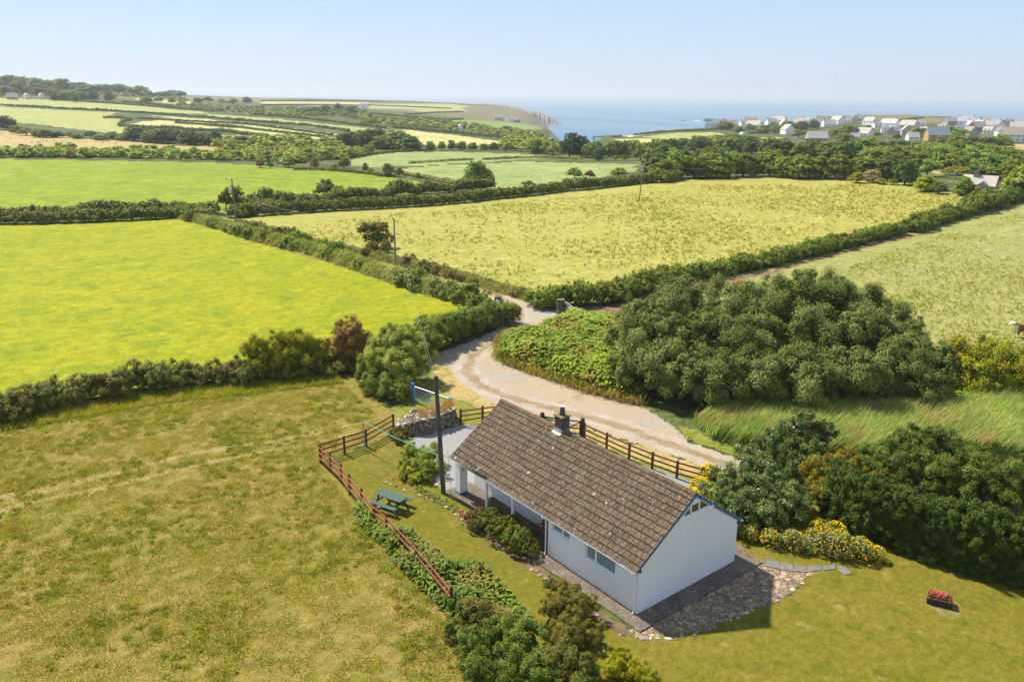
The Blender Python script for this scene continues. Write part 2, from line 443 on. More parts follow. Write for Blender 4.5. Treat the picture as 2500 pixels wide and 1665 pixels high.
def crazy_mat():
    t = NT('crazy paving'); c = t.coord()
    w = t.mix(1.0, c, t.mix(1.0, t.noise(c, 1.3, 2.0, out='Color'), (.45, .45, .0), 'MULTIPLY'), 'ADD')
    v = t.n('ShaderNodeTexVoronoi', {'Vector': w, 'Scale': 4.2, 'Randomness': 1.0})
    e = t.n('ShaderNodeTexVoronoi', {'Vector': w, 'Scale': 4.2, 'Randomness': 1.0}, feature='DISTANCE_TO_EDGE')
    k = t.n('ShaderNodeSeparateColor', {'Color': v.outputs['Color']}).outputs[0]
    col = t.ramp(k, [(0, (.17, .12, .065)), (.25, (.31, .215, .12)), (.5, (.21, .165, .11)), (.75, (.46, .32, .19)), (1, (.29, .25, .20))])
    col = t.mix(1.0, col, t.ramp(t.noise(c, 9.0, 5.0, 0.7), [(.3, .7), (.7, 1.25)]), 'MULTIPLY')
    g = t.step(e.outputs['Distance'], .02, .055)
    col = t.mix(g, t.mix(t.noise(c, 3.0), (.08, .065, .045), (.17, .15, .10)), col)
    h = t.math('ADD', g, t.math('MULTIPLY', k, 0.6))
    return t.done(t.pbr(col, 0.85, 0.25, normal=t.bump(h, 0.9, 0.05)))

def rocky(m):
    """bare rock shows where the ground is steep (the sea cliffs)"""
    t = m.node_tree; p = [n for n in t.nodes if n.type == 'BSDF_PRINCIPLED'][0]; src = p.inputs['Base Color'].links[0].from_socket
    w = NT.__new__(NT); w.m, w.t = m, t
    g = w.n('ShaderNodeNewGeometry').outputs['True Normal']; z = w.n('ShaderNodeSeparateXYZ', {'Vector': g}).outputs[2]
    c = w.coord(); nz = w.noise(c, .03, 5.0, .7)
    rock = w.ramp(w.noise(w.coord(scale=(1, 1, .35)), .06, 5.0, .7), [(.3, (.16, .13, .11)), (.55, (.30, .26, .22)), (.75, (.44, .41, .37))])
    t.links.new(w.mix(w.step(w.math('ADD', z, w.math('MULTIPLY', nz, .12)), .86, .78), src, rock), p.inputs['Base Color'])
rocky(GRASS['scrub']); rocky(GRASS['heath'])
def rut_mat():
    t = NT('worn wheel track'); c = t.coord()
    col = t.mix(t.step(t.noise(c, 0.5, 5.0, 0.65), .4, .62), (.39, .34, .27), (.34, .285, .21))
    col = t.mix(1.0, col, t.ramp(t.noise(c, 11.0, 4.0, 0.75), [(.3, .75), (.7, 1.2)]), 'MULTIPLY')
    return t.done(t.pbr(col, 0.95, 0.15, normal=t.bump(t.noise(c, 9.0, 4.0, .7), 0.4, 0.03)))
def crown_mat():
    t = NT('loose stone between the ruts'); c = t.coord()
    col = t.mix(t.step(t.noise(c, 0.6, 5.0, 0.65), .42, .6), (.31, .235, .15), (.25, .18, .105))
    col = t.mix(t.step(t.noise(c, 1.3, 5.0, .7), .58, .7), col, (.20, .19, .06))
    col = t.mix(1.0, col, t.ramp(t.noise(c, 11.0, 4.0, 0.75), [(.3, .6), (.7, 1.35)]), 'MULTIPLY')
    return t.done(t.pbr(col, 0.95, 0.15, normal=t.bump(t.noise(c, 9.0, 4.0, .7), 0.8, 0.05)))
GRASS['rut'], GRASS['crown'] = rut_mat(), crown_mat()
GRASS['drive'], GRASS['gravel'], GRASS['crazy'] = drive_mat(), gravel_mat(), crazy_mat()

BANK1 = [(425, 528), (520, 550), (640, 588), (760, 615), (880, 655), (990, 692), (1085, 722), (1165, 742)]       # ridge of the grassy bank
BANK2 = [(600, 552), (700, 582), (800, 606), (900, 628), (1000, 650), (1100, 675), (1200, 703), (1290, 730)]       # low bank along the meadow
HEDGE1 = [(-60, 1040), (80, 1005), (200, 978), (400, 945), (560, 928), (700, 918), (800, 908), (850, 900)]        # axis on the ground
HEDGE2 = [(985, 880), (1060, 852), (1130, 822), (1190, 802), (1232, 790)]
HEDGE3 = [(1300, 752), (1370, 745), (1440, 742), (1500, 735), (1560, 712), (1640, 690), (1750, 672), (1880, 645), (2050, 605), (2190, 570)]
HEDGE3B = [(2222, 565), (2300, 540), (2400, 512), (2450, 500), (2500, 485), (2560, 470)]
HEDGE4 = [(590, 530), (660, 525), (760, 518), (900, 511), (1000, 505), (1100, 498), (1250, 482), (1366, 469)]
HEDGE4B = [(1384, 466), (1500, 456), (1620, 445), (1650, 441)]
HEDGE5 = [(205, 518), (300, 521), (400, 522), (525, 521)]
HEDGE5B = [(575, 512), (640, 503), (760, 494), (900, 484), (1050, 473), (1200, 462)]
HEDGE6 = [(-60, 547), (60, 546), (180, 543), (300, 539), (440, 532)]
HEDGE6B = [(-60, 527), (60, 525), (205, 519)]

REG = [  # name, material key, border wobble in m, photo polygon
    ('field', 'heath', 6, [(-150, 232), (600, 236), (900, 250), (1240, 250), (1400, 305), (1300, 318), (1130, 290), (900, 268), (600, 250), (-150, 246)]),
    ('field', 'olive', 3, [(-150, 238), (200, 247), (300, 253), (490, 272), (512, 279), (400, 275), (150, 266), (-150, 257)]),
    ('field', 'olive', 3, [(-150, 259), (150, 269), (282, 275), (258, 286), (318, 291), (300, 304), (335, 321), (290, 328), (200, 318), (100, 305), (40, 300), (-150, 298)]),
    ('field', 'tan', 3, [(-150, 317), (60, 322), (200, 337), (400, 352), (640, 367), (680, 371), (640, 377), (500, 373), (300, 373), (100, 368), (-150, 370)]),
    ('field', 'pale', 3, [(362, 281), (500, 291), (640, 306), (700, 312), (830, 329), (780, 333), (640, 318), (520, 300)]),
    ('field', 'pale', 3, [(330, 299), (420, 291), (560, 305), (640, 318), (830, 338), (740, 342), (560, 318), (430, 313), (325, 304)]),
    ('field', 'olive', 3, [(510, 279), (640, 288), (800, 304), (940, 317), (930, 321), (850, 320), (640, 296), (510, 284)]),
    ('field', 'green', 3, [(515, 329), (640, 332), (700, 345), (600, 346), (520, 341)]),
    ('field', 'pale', 4, [(965, 318), (1000, 318), (1120, 332), (1255, 348), (1262, 357), (1130, 360), (1020, 356), (985, 342), (962, 325)]),
    ('field', 'green', 4, [(1085, 296), (1130, 292), (1240, 299), (1318, 311), (1326, 317), (1240, 319), (1150, 311)]),
    ('field', 'olive', 4, [(900, 254), (1100, 254), (1150, 262), (1040, 270), (900, 265)]),
    ('field', 'tan', 4, [(1000, 270), (1120, 264), (1140, 272), (1050, 276)]),
    ('field', 'pale', 4, [(640, 246), (900, 251), (900, 258), (640, 256)]),
    ('field', 'pale', 4, [(330, 236), (430, 245), (500, 252), (480, 258), (330, 244)]),
    ('field', 'lush', 1, [(-150, 391), (300, 393), (500, 397), (600, 403), (720, 412), (800, 415), (880, 421), (920, 430), (985, 438), (1040, 446), (1105, 452), (1060, 466), (900, 478), (760, 488), (640, 497), (530, 518), (210, 516), (-150, 524)]),
    ('field', 'cereal', 2, [(855, 405), (870, 385), (980, 372), (1100, 371), (1250, 376), (1360, 384), (1250, 392), (1150, 398), (1050, 403), (930, 409)]),
    ('field', 'cereal', 2, [(975, 413), (1050, 406), (1150, 401), (1270, 394), (1400, 399), (1560, 402), (1550, 420), (1480, 432), (1400, 447), (1300, 460), (1210, 462), (1120, 455), (1080, 434), (1000, 425)]),
    ('field', 'vivid', 0.5, [(-250, 549), (180, 545), (430, 535), (520, 552), (640, 592), (705, 614), (784, 634), (864, 660), (970, 697), (1050, 722), (1130, 744), (1160, 755), (1215, 785), (1130, 822), (1000, 870), (850, 900), (700, 918), (560, 928), (400, 945), (200, 978), (-250, 1080)]),
    ('field', 'meadow', 1, [(560, 530), (760, 518), (1000, 505), (1250, 482), (1370, 469), (1500, 456), (1650, 440), (1900, 432), (2080, 438), (2230, 448), (2300, 462), (2350, 478), (2455, 492), (2300, 540), (2190, 570), (2050, 605), (1880, 645), (1750, 672), (1640, 690), (1560, 712), (1440, 740), (1300, 735), (1200, 705), (1000, 652), (800, 606), (640, 560)]),
    ('field', 'cattle', 0.6, [(1470, 770), (1560, 735), (1640, 700), (1750, 680), (1880, 653), (2050, 612), (2200, 575), (2300, 545), (2455, 497), (2560, 470), (2800, 430), (2800, 960), (2300, 960), (1700, 960)]),
    ('field', 'tan', 3, [(2390, 356), (2600, 350), (2600, 372), (2420, 370)]),
    ('field', 'tan', 3, [(2285, 417), (2312, 417), (2312, 426), (2287, 426)]),
    ('field', 'pale', 4, [(1505, 340), (1600, 338), (1625, 345), (1580, 352), (1520, 347)]),
    ('field', 'pale', 4, [(1450, 333), (1570, 322), (1650, 318), (1560, 331), (1530, 336), (1460, 339)]),
    ('field', 'olive', 4, [(1565, 335), (1650, 325), (1762, 324), (1762, 333), (1640, 342)]),
    ('field', 'olive', 4, [(1740, 345), (1810, 338), (1900, 334), (1905, 342), (1800, 352)]),
    ('field', 'pale', 3, [(1845, 360), (1870, 355), (1872, 362), (1850, 365)]),
    ('field', 'heath', 4, [(1950, 292), (2080, 281), (2300, 281), (2380, 288), (2300, 300), (2100, 300)]),
    ('field', 'heath', 4, [(2210, 296), (2330, 287), (2330, 300), (2240, 302)]),
    ('pasture', 'pasture', 0.3, [(-250, 1075), (200, 978), (400, 945), (560, 928), (700, 918), (830, 902), (900, 930), (930, 990), (1020, 1010), (1020, 1070), (961, 1060), (782, 1128), (834, 1181), (914, 1282), (1000, 1385), (1104, 1489), (1300, 1700), (1300, 1900), (-600, 1900)]),
    ('grass_bank', 'bank', 0.25, [(425, 520), (520, 538), (640, 568), (760, 597), (900, 628), (1000, 652), (1100, 676), (1215, 704), (1290, 722), (1290, 740), (1232, 735), (1200, 725), (1170, 760), (1130, 748), (1050, 724), (970, 698), (864, 662), (784, 636), (705, 616), (640, 594), (500, 553)]),
    ('lane', 'dry', 0.25, [(540, 528), (590, 545), (700, 583), (800, 608), (900, 634), (1000, 660), (1100, 688), (1200, 715), (1216, 728), (1190, 728), (1090, 700), (990, 671), (880, 640), (770, 611), (640, 577), (530, 540)]),
    ('track', 'path', 0.22, [(-150, 1240), (0, 1207), (110, 1190), (230, 1160), (330, 1140), (450, 1105), (560, 1088), (680, 1072), (800, 1048), (930, 1018), (930, 1023), (800, 1054), (680, 1079), (560, 1096), (450, 1114), (330, 1150), (230, 1172), (110, 1204), (0, 1222), (-150, 1256)]),
    ('track', 'path', 0.22, [(-150, 1275), (0, 1240), (120, 1212), (250, 1188), (400, 1150), (520, 1122), (640, 1100), (760, 1078), (880, 1052), (940, 1035), (940, 1039), (880, 1058), (760, 1084), (640, 1107), (520, 1130), (400, 1159), (250, 1198), (120, 1222), (0, 1252), (-150, 1288)]),
    ('earth_patch', 'mud', 0.5, [(1440, 790), (1440, 755), (1500, 742), (1570, 722), (1600, 706), (1660, 692), (1700, 690), (1690, 705), (1600, 730), (1560, 760), (1530, 790)]),
    ('track', 'mud', 0.10, [(1700, 694), (1800, 678), (1875, 664), (1960, 640), (2050, 617), (2150, 590), (2220, 572), (2260, 572), (2190, 588), (2050, 623), (1960, 646), (1875, 671), (1800, 686), (1700, 704)]),
    ('verge', 'verge', 0.35, [(950, 1010), (1000, 960), (1060, 900), (1090, 880), (1120, 900), (1165, 959), (1230, 1000), (1300, 1012), (1400, 1040), (1470, 1058), (1584, 1091), (1720, 1140), (1800, 1160), (1740, 1230), (1500, 1230), (1230, 1060), (1124, 1040), (1000, 1040)]),
    ('verge', 'dry', 0.35, [(1062, 905), (1090, 890), (1130, 905), (1175, 962), (1240, 1000), (1310, 1012), (1400, 1040), (1475, 1060), (1590, 1093), (1722, 1142), (1690, 1165), (1600, 1135), (1480, 1090), (1380, 1055), (1250, 1022), (1190, 1010), (1150, 990), (1090, 960)]),
    ('drive', 'drive', 0.25, [(1212, 722), (1250, 728), (1302, 744), (1365, 760), (1400, 772), (1360, 800), (1290, 830), (1240, 820), (1222, 850), (1222, 876), (1250, 888), (1303, 908), (1383, 935), (1450, 956), (1530, 975), (1590, 1005), (1660, 1050), (1682, 1079), (1722, 1094), (1790, 1116), (1840, 1140), (1800, 1165), (1722, 1140), (1660, 1116), (1586, 1092), (1470, 1058), (1400, 1036), (1300, 1010), (1232, 990), (1184, 978), (1163, 957), (1120, 905), (1088, 893), (1040, 892), (1040, 880), (1076, 861), (1156, 830), (1235, 800), (1247, 790), (1240, 770), (1222, 742)]),
    ('verge', 'verge', 0.3, [(1665, 1040), (1700, 1050), (1760, 1080), (1830, 1110), (1830, 1122), (1760, 1100), (1700, 1078), (1672, 1066)]),
    ('garden_lawn', 'lawn', 0.12, [(782, 1129), (894, 1091), (961, 1052), (1000, 1066), (1035, 1120), (1062, 1180), (1085, 1203), (1110, 1212), (1300, 1330), (1400, 1480), (1555, 1540), (1780, 1350), (1790, 1250), (2000, 1230), (2560, 1400), (2700, 1900), (1250, 1900), (1300, 1700), (1104, 1490), (914, 1283), (834, 1181)]),
    ('flower_bed', 'soil', 0.10, [(975, 1172), (1040, 1205), (1100, 1240), (1140, 1282), (1180, 1318), (1260, 1370), (1330, 1412), (1430, 1492), (1500, 1545), (1530, 1555), (1560, 1548), (1400, 1455), (1330, 1390), (1290, 1350), (1180, 1280), (1130, 1245), (1060, 1205), (990, 1168)]),
    ('gravel_yard', 'gravel', 0.06, [(996, 1068), (1039, 1063), (1122, 1037), (1190, 1037), (1260, 1080), (1560, 1130), (1800, 1215), (1800, 1260), (1200, 1180), (1110, 1208), (1085, 1202), (1062, 1178), (1035, 1120)]),
    ('crazy_paving', 'crazy', 0.06, [(1558, 1551), (1530, 1535), (1640, 1495), (1795, 1400), (1862, 1366), (1905, 1374), (1950, 1384), (2020, 1392), (1975, 1400), (1935, 1432), (1880, 1468), (1800, 1502), (1710, 1535), (1630, 1556)]),
    ('soil_ring', 'ring', 0.18, [(2246, 1470), (2265, 1452), (2300, 1448), (2345, 1472), (2352, 1500), (2330, 1510), (2285, 1494)]),
]
def strip(path, off, w):
    """polygon (in world metres) of a strip that follows a pixel path, off metres to the side and w wide"""
    P = resample(Gs(path)[:, :2], .8); d = np.gradient(P, axis=0); d /= np.linalg.norm(d, axis=1, keepdims=True); n = np.stack([-d[:, 1], d[:, 0]], 1)
    return np.r_[P + n * (off - w / 2), (P + n * (off + w / 2))[::-1]]
LANE = [(1215, 724), (1262, 748), (1272, 775), (1240, 808), (1195, 840), (1150, 872), (1138, 905), (1170, 940), (1250, 972), (1370, 1003), (1500, 1035), (1640, 1085), (1790, 1140)]
REG.insert(next(i for i, q in enumerate(REG) if q[1] == 'crazy'), ('drive', 'crown', .28, strip(LANE, 0, .75)))
REG.insert(next(i for i, q in enumerate(REG) if q[1] == 'crazy'), ('drive', 'rut', .16, strip(LANE, .85, .6)))
REG.insert(next(i for i, q in enumerate(REG) if q[1] == 'crazy'), ('drive', 'rut', .16, strip(LANE, -.85, .6)))
def build_ground():
    az = np.radians(np.arange(-44, 44.001, 0.075))
    rows = [10.0]
    while rows[-1] < 4300:
        r = rows[-1]; rows.append(r + min(9.0, max(0.05 if r > 22 else 2.0, r * r / (22.2 * 790) * 1.15)))
    r = np.array(rows); A, Rr = np.meshgrid(az, r, indexing='ij')
    X = CAM[0] + Rr * (np.sin(A) * R2[0] + np.cos(A) * F2[0]); Y = CAM[1] + Rr * (np.sin(A) * R2[1] + np.cos(A) * F2[1])
    Z = zt(X, Y)
    na, nr = X.shape
    xc = 0.25 * (X[1:, 1:] + X[:-1, 1:] + X[1:, :-1] + X[:-1, :-1]); yc = 0.25 * (Y[1:, 1:] + Y[:-1, 1:] + Y[1:, :-1] + Y[:-1, :-1])
    reg = np.full(xc.shape, -1)
    wx = {}
    for k, (nm, key, wob, poly) in enumerate(REG):
        P = Gs(poly) if not isinstance(poly, np.ndarray) else poly
        lo, hi = P[:, :2].min(0) - 3 * wob - .1, P[:, :2].max(0) + 3 * wob + .1
        bx = (xc > lo[0]) & (xc < hi[0]) & (yc > lo[1]) & (yc < hi[1]); ii = np.nonzero(bx); px_, py_ = xc[ii], yc[ii]
        s = max(0.5, wob * 2.2)
        dx = (vnoise(px_, py_, s) - .5) * 2 * wob + (vnoise(px_ + 77, py_, s / 3.1) - .5) * wob
        dy = (vnoise(px_ + 991, py_ + 313, s) - .5) * 2 * wob + (vnoise(px_, py_ + 55, s / 3.1) - .5) * wob
        m = inpoly(P, px_ + dx, py_ + dy); reg[ii[0][m], ii[1][m]] = k
    idx = np.arange(na * nr).reshape(na, nr)
    Q = np.stack([idx[:-1, :-1], idx[1:, :-1], idx[1:, 1:], idx[:-1, 1:]], -1).reshape(-1, 4)
    V = np.stack([X, Y, Z], -1).reshape(-1, 3)
    reg = reg.ravel()
    for k in range(-1, len(REG)):
        q = Q[reg == k]
        if not len(q): continue
        u, inv = np.unique(q, return_inverse=True)
        nm, key = ('ground', 'scrub') if k < 0 else REG[k][:2]
        me = np_mesh(nm, V[u], inv.reshape(-1, 4), GRASS[key], smooth=True)
        tag(mobj(nm, me), kind='structure')
    # the land beside and behind the camera, and under it
    mb_v, mb_q = [], []
    az2 = np.radians(np.arange(44, 316.01, 4.0)); r2 = np.array([10, 20, 40, 80, 160, 400, 1000, 2200])
    A, Rr = np.meshgrid(az2, r2, indexing='ij')
    X = CAM[0] + Rr * (np.sin(A) * R2[0] + np.cos(A) * F2[0]); Y = CAM[1] + Rr * (np.sin(A) * R2[1] + np.cos(A) * F2[1])
    w = np.clip((Rr - 150) / 300, 0, 1)
    azd = np.degrees(A); e = np.clip(np.minimum(azd - 44, 316 - azd) / 40, 0, 1)
    Z = zt(X, Y) * (1 - e) - 4 * w * e
    i2 = np.arange(X.size).reshape(X.shape)
    Q = np.stack([i2[:-1, :-1], i2[1:, :-1], i2[1:, 1:], i2[:-1, 1:]], -1).reshape(-1, 4)
    V = np.stack([X, Y, Z], -1).reshape(-1, 3)
    me = np_mesh('ground', V, Q, GRASS['pasture'], smooth=True); tag(mobj('ground', me), kind='structure')
    a3 = np.radians(np.arange(0, 360, 4.0)); ring = np.stack([CAM[0] + 10 * np.sin(a3), CAM[1] + 10 * np.cos(a3), 0 * a3 - .002], 1)
    me = bpy.data.meshes.new('ground'); me.from_pydata([tuple(p) for p in ring], [], [tuple(reversed(range(len(ring))))]); me.materials.append(GRASS['pasture'])
    tag(mobj('ground', me), kind='structure')
build_ground()

def sea_mat():
    t = NT('sea water'); c = t.coord()
    n1 = t.noise(t.coord(scale=(1, 1, 1)), 0.05, 4.0, 0.6)
    big = t.noise(t.coord(scale=(1, .35, 1)), 0.0016, 6.0, 0.7, dist=1.2)
    col = t.ramp(big, [(.38, (.035, .13, .215)), (.62, (.115, .235, .30))])
    return t.done(t.pbr(col, 0.30, 0.5, normal=t.bump(n1, 0.35, 1.0), IOR=1.33))
b = bmesh.new()
bmesh.ops.create_circle(b, cap_ends=True, cap_tris=True, segments=96, radius=42000)
me = bpy.data.meshes.new('sea'); b.to_mesh(me); b.free(); me.materials.append(sea_mat())
sea = mobj('sea', me); sea.location = (CAM[0], CAM[1], -60); tag(sea, kind='structure')
# ------------------------------------------------------------------ the cottage
M = {}
def render_wall():
    t = NT('white roughcast'); c = t.coord()
    col = t.mix(t.step(t.noise(c, 0.5, 5.0), .35, .7), (.88, .88, .88), (.83, .835, .83))
    z = t.n('ShaderNodeSeparateXYZ', {'Vector': c}).outputs[2]
    g = t.math('MULTIPLY', t.step(z, .55, .0), t.step(t.noise(c, 5.0, 5.0), .45, .75))
    col = t.mix(g, col, (.50, .48, .43))
    return t.done(t.pbr(col, 0.85, 0.2, normal=t.bump(t.noise(c, 38.0, 4.0, 0.7), 0.55, 0.02)))
def tile_mat():
    t = NT('weathered concrete tile'); c = t.coord(); f = t.attr()
    col = t.mix(f, (.082, .058, .036), (.145, .105, .068))
    col = t.mix(t.step(t.noise(c, 1.1, 4.0, .6), .52, .72), col, (.10, .078, .054))
    col = t.mix(1.0, col, t.ramp(t.noise(c, 26.0, 3.0, .7), [(.3, .68), (.7, 1.3)]), 'MULTIPLY')
    sp = t.n('ShaderNodeTexVoronoi', {'Vector': c, 'Scale': 16.0}); k = t.n('ShaderNodeSeparateColor', {'Color': sp.outputs['Color']})
    m = t.math('MULTIPLY', t.step(sp.outputs['Distance'], .30, .20), t.step(k.outputs[0], .42, .46))
    col = t.mix(m, col, t.mix(k.outputs[1], (.40, .31, .19), (.52, .46, .36)))
    lp = t.n('ShaderNodeTexVoronoi', {'Vector': c, 'Scale': 1.9}); k2 = t.n('ShaderNodeSeparateColor', {'Color': lp.outputs['Color']})
    rr = t.math('MULTIPLY', k2.outputs[1], .16)
    d = t.math('ADD', lp.outputs['Distance'], t.math('MULTIPLY', t.noise(c, 20.0), .08))
    m2 = t.math('MULTIPLY', t.step(t.math('SUBTRACT', d, rr), .07, .05), t.step(k2.outputs[0], .60, .62))
    col = t.mix(t.math('MULTIPLY', m2, t.step(t.noise(c, 30.0, 3.0), .38, .55)), col, (.52, .51, .46))
    x = t.n('ShaderNodeSeparateXYZ', {'Vector': c}).outputs[2]
    m3 = t.math('MULTIPLY', t.step(x, 3.9, 4.9), t.step(t.noise(c, 4.0, 4.0, .7), .62, .68))
    col = t.mix(m3, col, (.50, .22, .05))
    return t.done(t.pbr(col, 0.9, 0.2, normal=t.bump(t.noise(c, 60.0, 3.0), 0.5, 0.01)))
M['wall'], M['tile'] = render_wall(), tile_mat()
M['white'] = plain('white plastic', (.88, .88, .88), .45, .03)
M['blue'] = plain('blue paint', (.045, .17, .40), .5, .12, 9)
M['navy'] = plain('dark blue paint', (.02, .05, .10), .5)
M['stain'] = plain('red brown stain', (.135, .035, .022), .7, .3, 12, .4, 60)
M['stain_light'] = plain('sun faded stain', (.30, .085, .055), .7, .35, 9, .4, 60)
M['darkwood'] = plain('dark brown timber', (.055, .030, .022), .7, .35, 10, .4, 50)
M['greywood'] = plain('weathered timber', (.26, .22, .17), .85, .25, 12, .4, 50)
M['bench'] = plain('varnished timber', (.23, .095, .04), .5, .3, 8, .2, 30)
M['green_paint'] = plain('green stained timber', (.055, .105, .085), .65, .3, 10, .4, 60)
M['galv'] = plain('galvanised steel', (.56, .60, .64), .45, .12, 5, metal=.35, spec=.5)
M['steel_blue'] = plain('bright blue paint', (.015, .19, .46), .4, .12, 6)
M['concrete'] = None
M['pot'] = plain('dark clay pot', (.055, .07, .075), .6, .3, 8)
M['stack'] = plain('sooty render', (.105, .095, .075), .9, .45, 5, .6, 30)
M['lead'] = plain('lead sheet', (.42, .44, .46), .6, .2, 6)
M['dark'] = plain('dark interior', (.015, .017, .018), .9, .1)
def conc_mat():
    t = NT('old concrete'); c = t.coord()
    col = t.mix(t.step(t.noise(c, .7, 5.0, .6), .38, .66), (.17, .135, .10), (.095, .078, .06))
    col = t.mix(t.step(t.noise(c, 2.1, 4.0, .7), .56, .72), col, (.24, .19, .145))
    sp = t.n('ShaderNodeTexVoronoi', {'Vector': c, 'Scale': 17.0}); k = t.n('ShaderNodeSeparateColor', {'Color': sp.outputs['Color']})
    m = t.math('MULTIPLY', t.step(sp.outputs['Distance'], .34, .22), t.step(t.math('ADD', k.outputs[0], t.math('MULTIPLY', t.noise(c, .9, 3.0), .7)), 1.0, 1.06))
    col = t.mix(m, col, (.50, .47, .41))
    return t.done(t.pbr(col, .9, .2, normal=t.bump(t.noise(c, 30.0, 4.0, .7), .6, .02)))
M['concrete'] = conc_mat()
def glass_mat():
    t = NT('window glass'); c = t.coord()
    return t.done(t.pbr((.02, .03, .032), .08, .8))
M['glass'] = glass_mat()
def curtain_mat():
    t = NT('net curtain'); c = t.coord()
    w = t.n('ShaderNodeTexWave', {'Vector': c, 'Scale': 3.6, 'Distortion': 2.5, 'Detail': 2.0}, bands_direction='Y').outputs['Fac']
    col = t.ramp(w, [(.2, (.10, .15, .155)), (.55, (.20, .26, .26)), (.95, (.42, .48, .47))])
    return t.done(t.pbr(col, .6, .15))
M['curtain'] = curtain_mat()

ANG = math.atan2(4.93 - 2.30, 3.75)
house = thing('cottage', 'white roughcast bungalow with mossy brown tiled roof and blue bargeboards', 'cottage')
H = MB()
def panel_wall(axis, pos, thick, ycuts, zcuts, holes, into):
    """wall in the plane axis = pos, cut into cells; holes is a set of (i, j); reveals are added around them"""
    def P(a, z, d):
        q = pos + into * d
        return (q, a, z) if axis == 0 else (a, q, z)
    for i in range(len(ycuts) - 1):
        for j in range(len(zcuts) - 1):
            y0, y1, z0, z1 = ycuts[i], ycuts[i + 1], zcuts[j], zcuts[j + 1]
            if (i, j) in holes:
                for (a, b, nb) in (((y0, z0), (y0, z1), (i - 1, j)), ((y1, z0), (y1, z1), (i + 1, j)), ((y0, z0), (y1, z0), (i, j - 1)), ((y0, z1), (y1, z1), (i, j + 1))):
                    if nb in holes: continue
                    H.add([P(*a, 0), P(*b, 0), P(*b, thick), P(*a, thick)], [(0, 1, 2, 3)])
            else:
                H.add([P(y0, z0, 0), P(y1, z0, 0), P(y1, z1, 0), P(y0, z1, 0)], [(0, 1, 2, 3)])
# front wall of the near rooms, two windows
panel_wall(0, 0.0, .16, [0, 1.45, 3.42, 4.55, 5.85, 6.12], [0, 1.22, 1.55, 2.10, 2.34], {(1, 1), (1, 2), (3, 2)}, 1)
panel_wall(1, 6.12, .2, [0.0, 1.43], [0, 2.34], set(), -1)
panel_wall(0, 1.43, .12, [6.12, 9.32, 10.22, 14.5], [0.06, 2.08, 2.44], {(1, 0)}, 1)
H.add([(0.02, 6.13, 2.28), (1.45, 6.13, 2.28), (1.45, 14.5, 2.28), (.02, 14.5, 2.28)], [(0, 1, 2, 3)])          # porch ceiling
# gables and rear wall
gz = lambda x: 2.30 + (3.75 - abs(x - 3.5)) * math.tan(ANG) - .10
H.add([(0, 0, 0), (7, 0, 0), (7, 0, gz(7)), (3.5, 0, gz(3.5)), (0, 0, gz(0))], [(0, 1, 2, 3, 4)])
H.add([(1.43, 14.5, 0), (7, 14.5, 0), (7, 14.5, gz(7)), (3.5, 14.5, gz(3.5)), (1.43, 14.5, gz(1.43))], [(0, 1, 2, 3, 4)])
H.add([(7, 0, 0), (7, 14.5, 0), (7, 14.5, gz(7)), (7, 0, gz(7))], [(0, 1, 2, 3)])
H.build('wall', M['wall'], house)
# roof: every tile its own tilted slab, in one mesh
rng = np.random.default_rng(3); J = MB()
def roof_slope(sgn):
    B = MB(); n_r, n_c = 13, 45
    L = 3.75 / math.cos(ANG); y0, y1 = -.06, 14.57
    s, co_, si = L / n_r, math.cos(ANG), math.sin(ANG)
    w = (y1 - y0) / n_c
    ex = 3.5 - sgn * 3.75
    def P(u, y, h): return (ex + sgn * (u * co_ - h * si), y, 2.30 + u * si + h * co_)
    for i in range(n_r):
        off = (0.5 if i % 2 else 0.0)
        for k in range(-1, n_c + 1):
            a, b = y0 + (k + off) * w, y0 + (k + 1 + off) * w
            a, b = max(a, y0), min(b, y1)
            if b - a < .03: continue
            g = .010 + rng.random() * .008
            u0 = i * s - .02 + rng.normal() * .006; u1 = (i + 1) * s + .05
            if i == n_r - 1: u1 = (i + 1) * s - .01
            h0 = .040 + rng.normal() * .004; h1 = .006; tt = .017
            v = [P(u0, a + g, h0), P(u0, b - g, h0), P(u1, b - g, h1), P(u1, a + g, h1), P(u0, a + g, h0 - tt - .022), P(u0, b - g, h0 - tt - .022), P(u1, b - g, h1 - tt), P(u1, a + g, h1 - tt)]
            B.add(v, [(0, 1, 2, 3), (7, 6, 5, 4), (0, 4, 5, 1), (1, 5, 6, 2), (2, 6, 7, 3), (3, 7, 4, 0)], float(np.clip(rng.normal(.5, .25), 0, 1)))
        N_ = 90
        for k in range(N_):
            a, b = y0 + (y1 - y0) * k / N_ + .003, y0 + (y1 - y0) * (k + 1) / N_ - .003; q = .045 + .03 * rng.random()
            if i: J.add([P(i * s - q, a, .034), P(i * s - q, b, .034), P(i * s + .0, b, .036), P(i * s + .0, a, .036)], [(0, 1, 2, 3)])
    # the deck below the tiles
    B.add([P(0, y0, -.03), P(0, y1, -.03), P(L, y1, -.03), P(L, y0, -.03)], [(0, 1, 2, 3)], .1)
    return B
r1 = roof_slope(1); r2_ = roof_slope(-1)
r1.add(r2_.v, r2_.f, .5); r1.t[-len(r2_.f):] = r2_.t
roof = r1.build('roof', M['tile'], house)
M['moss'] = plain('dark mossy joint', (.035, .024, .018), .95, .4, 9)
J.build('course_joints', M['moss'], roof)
rb = MB()
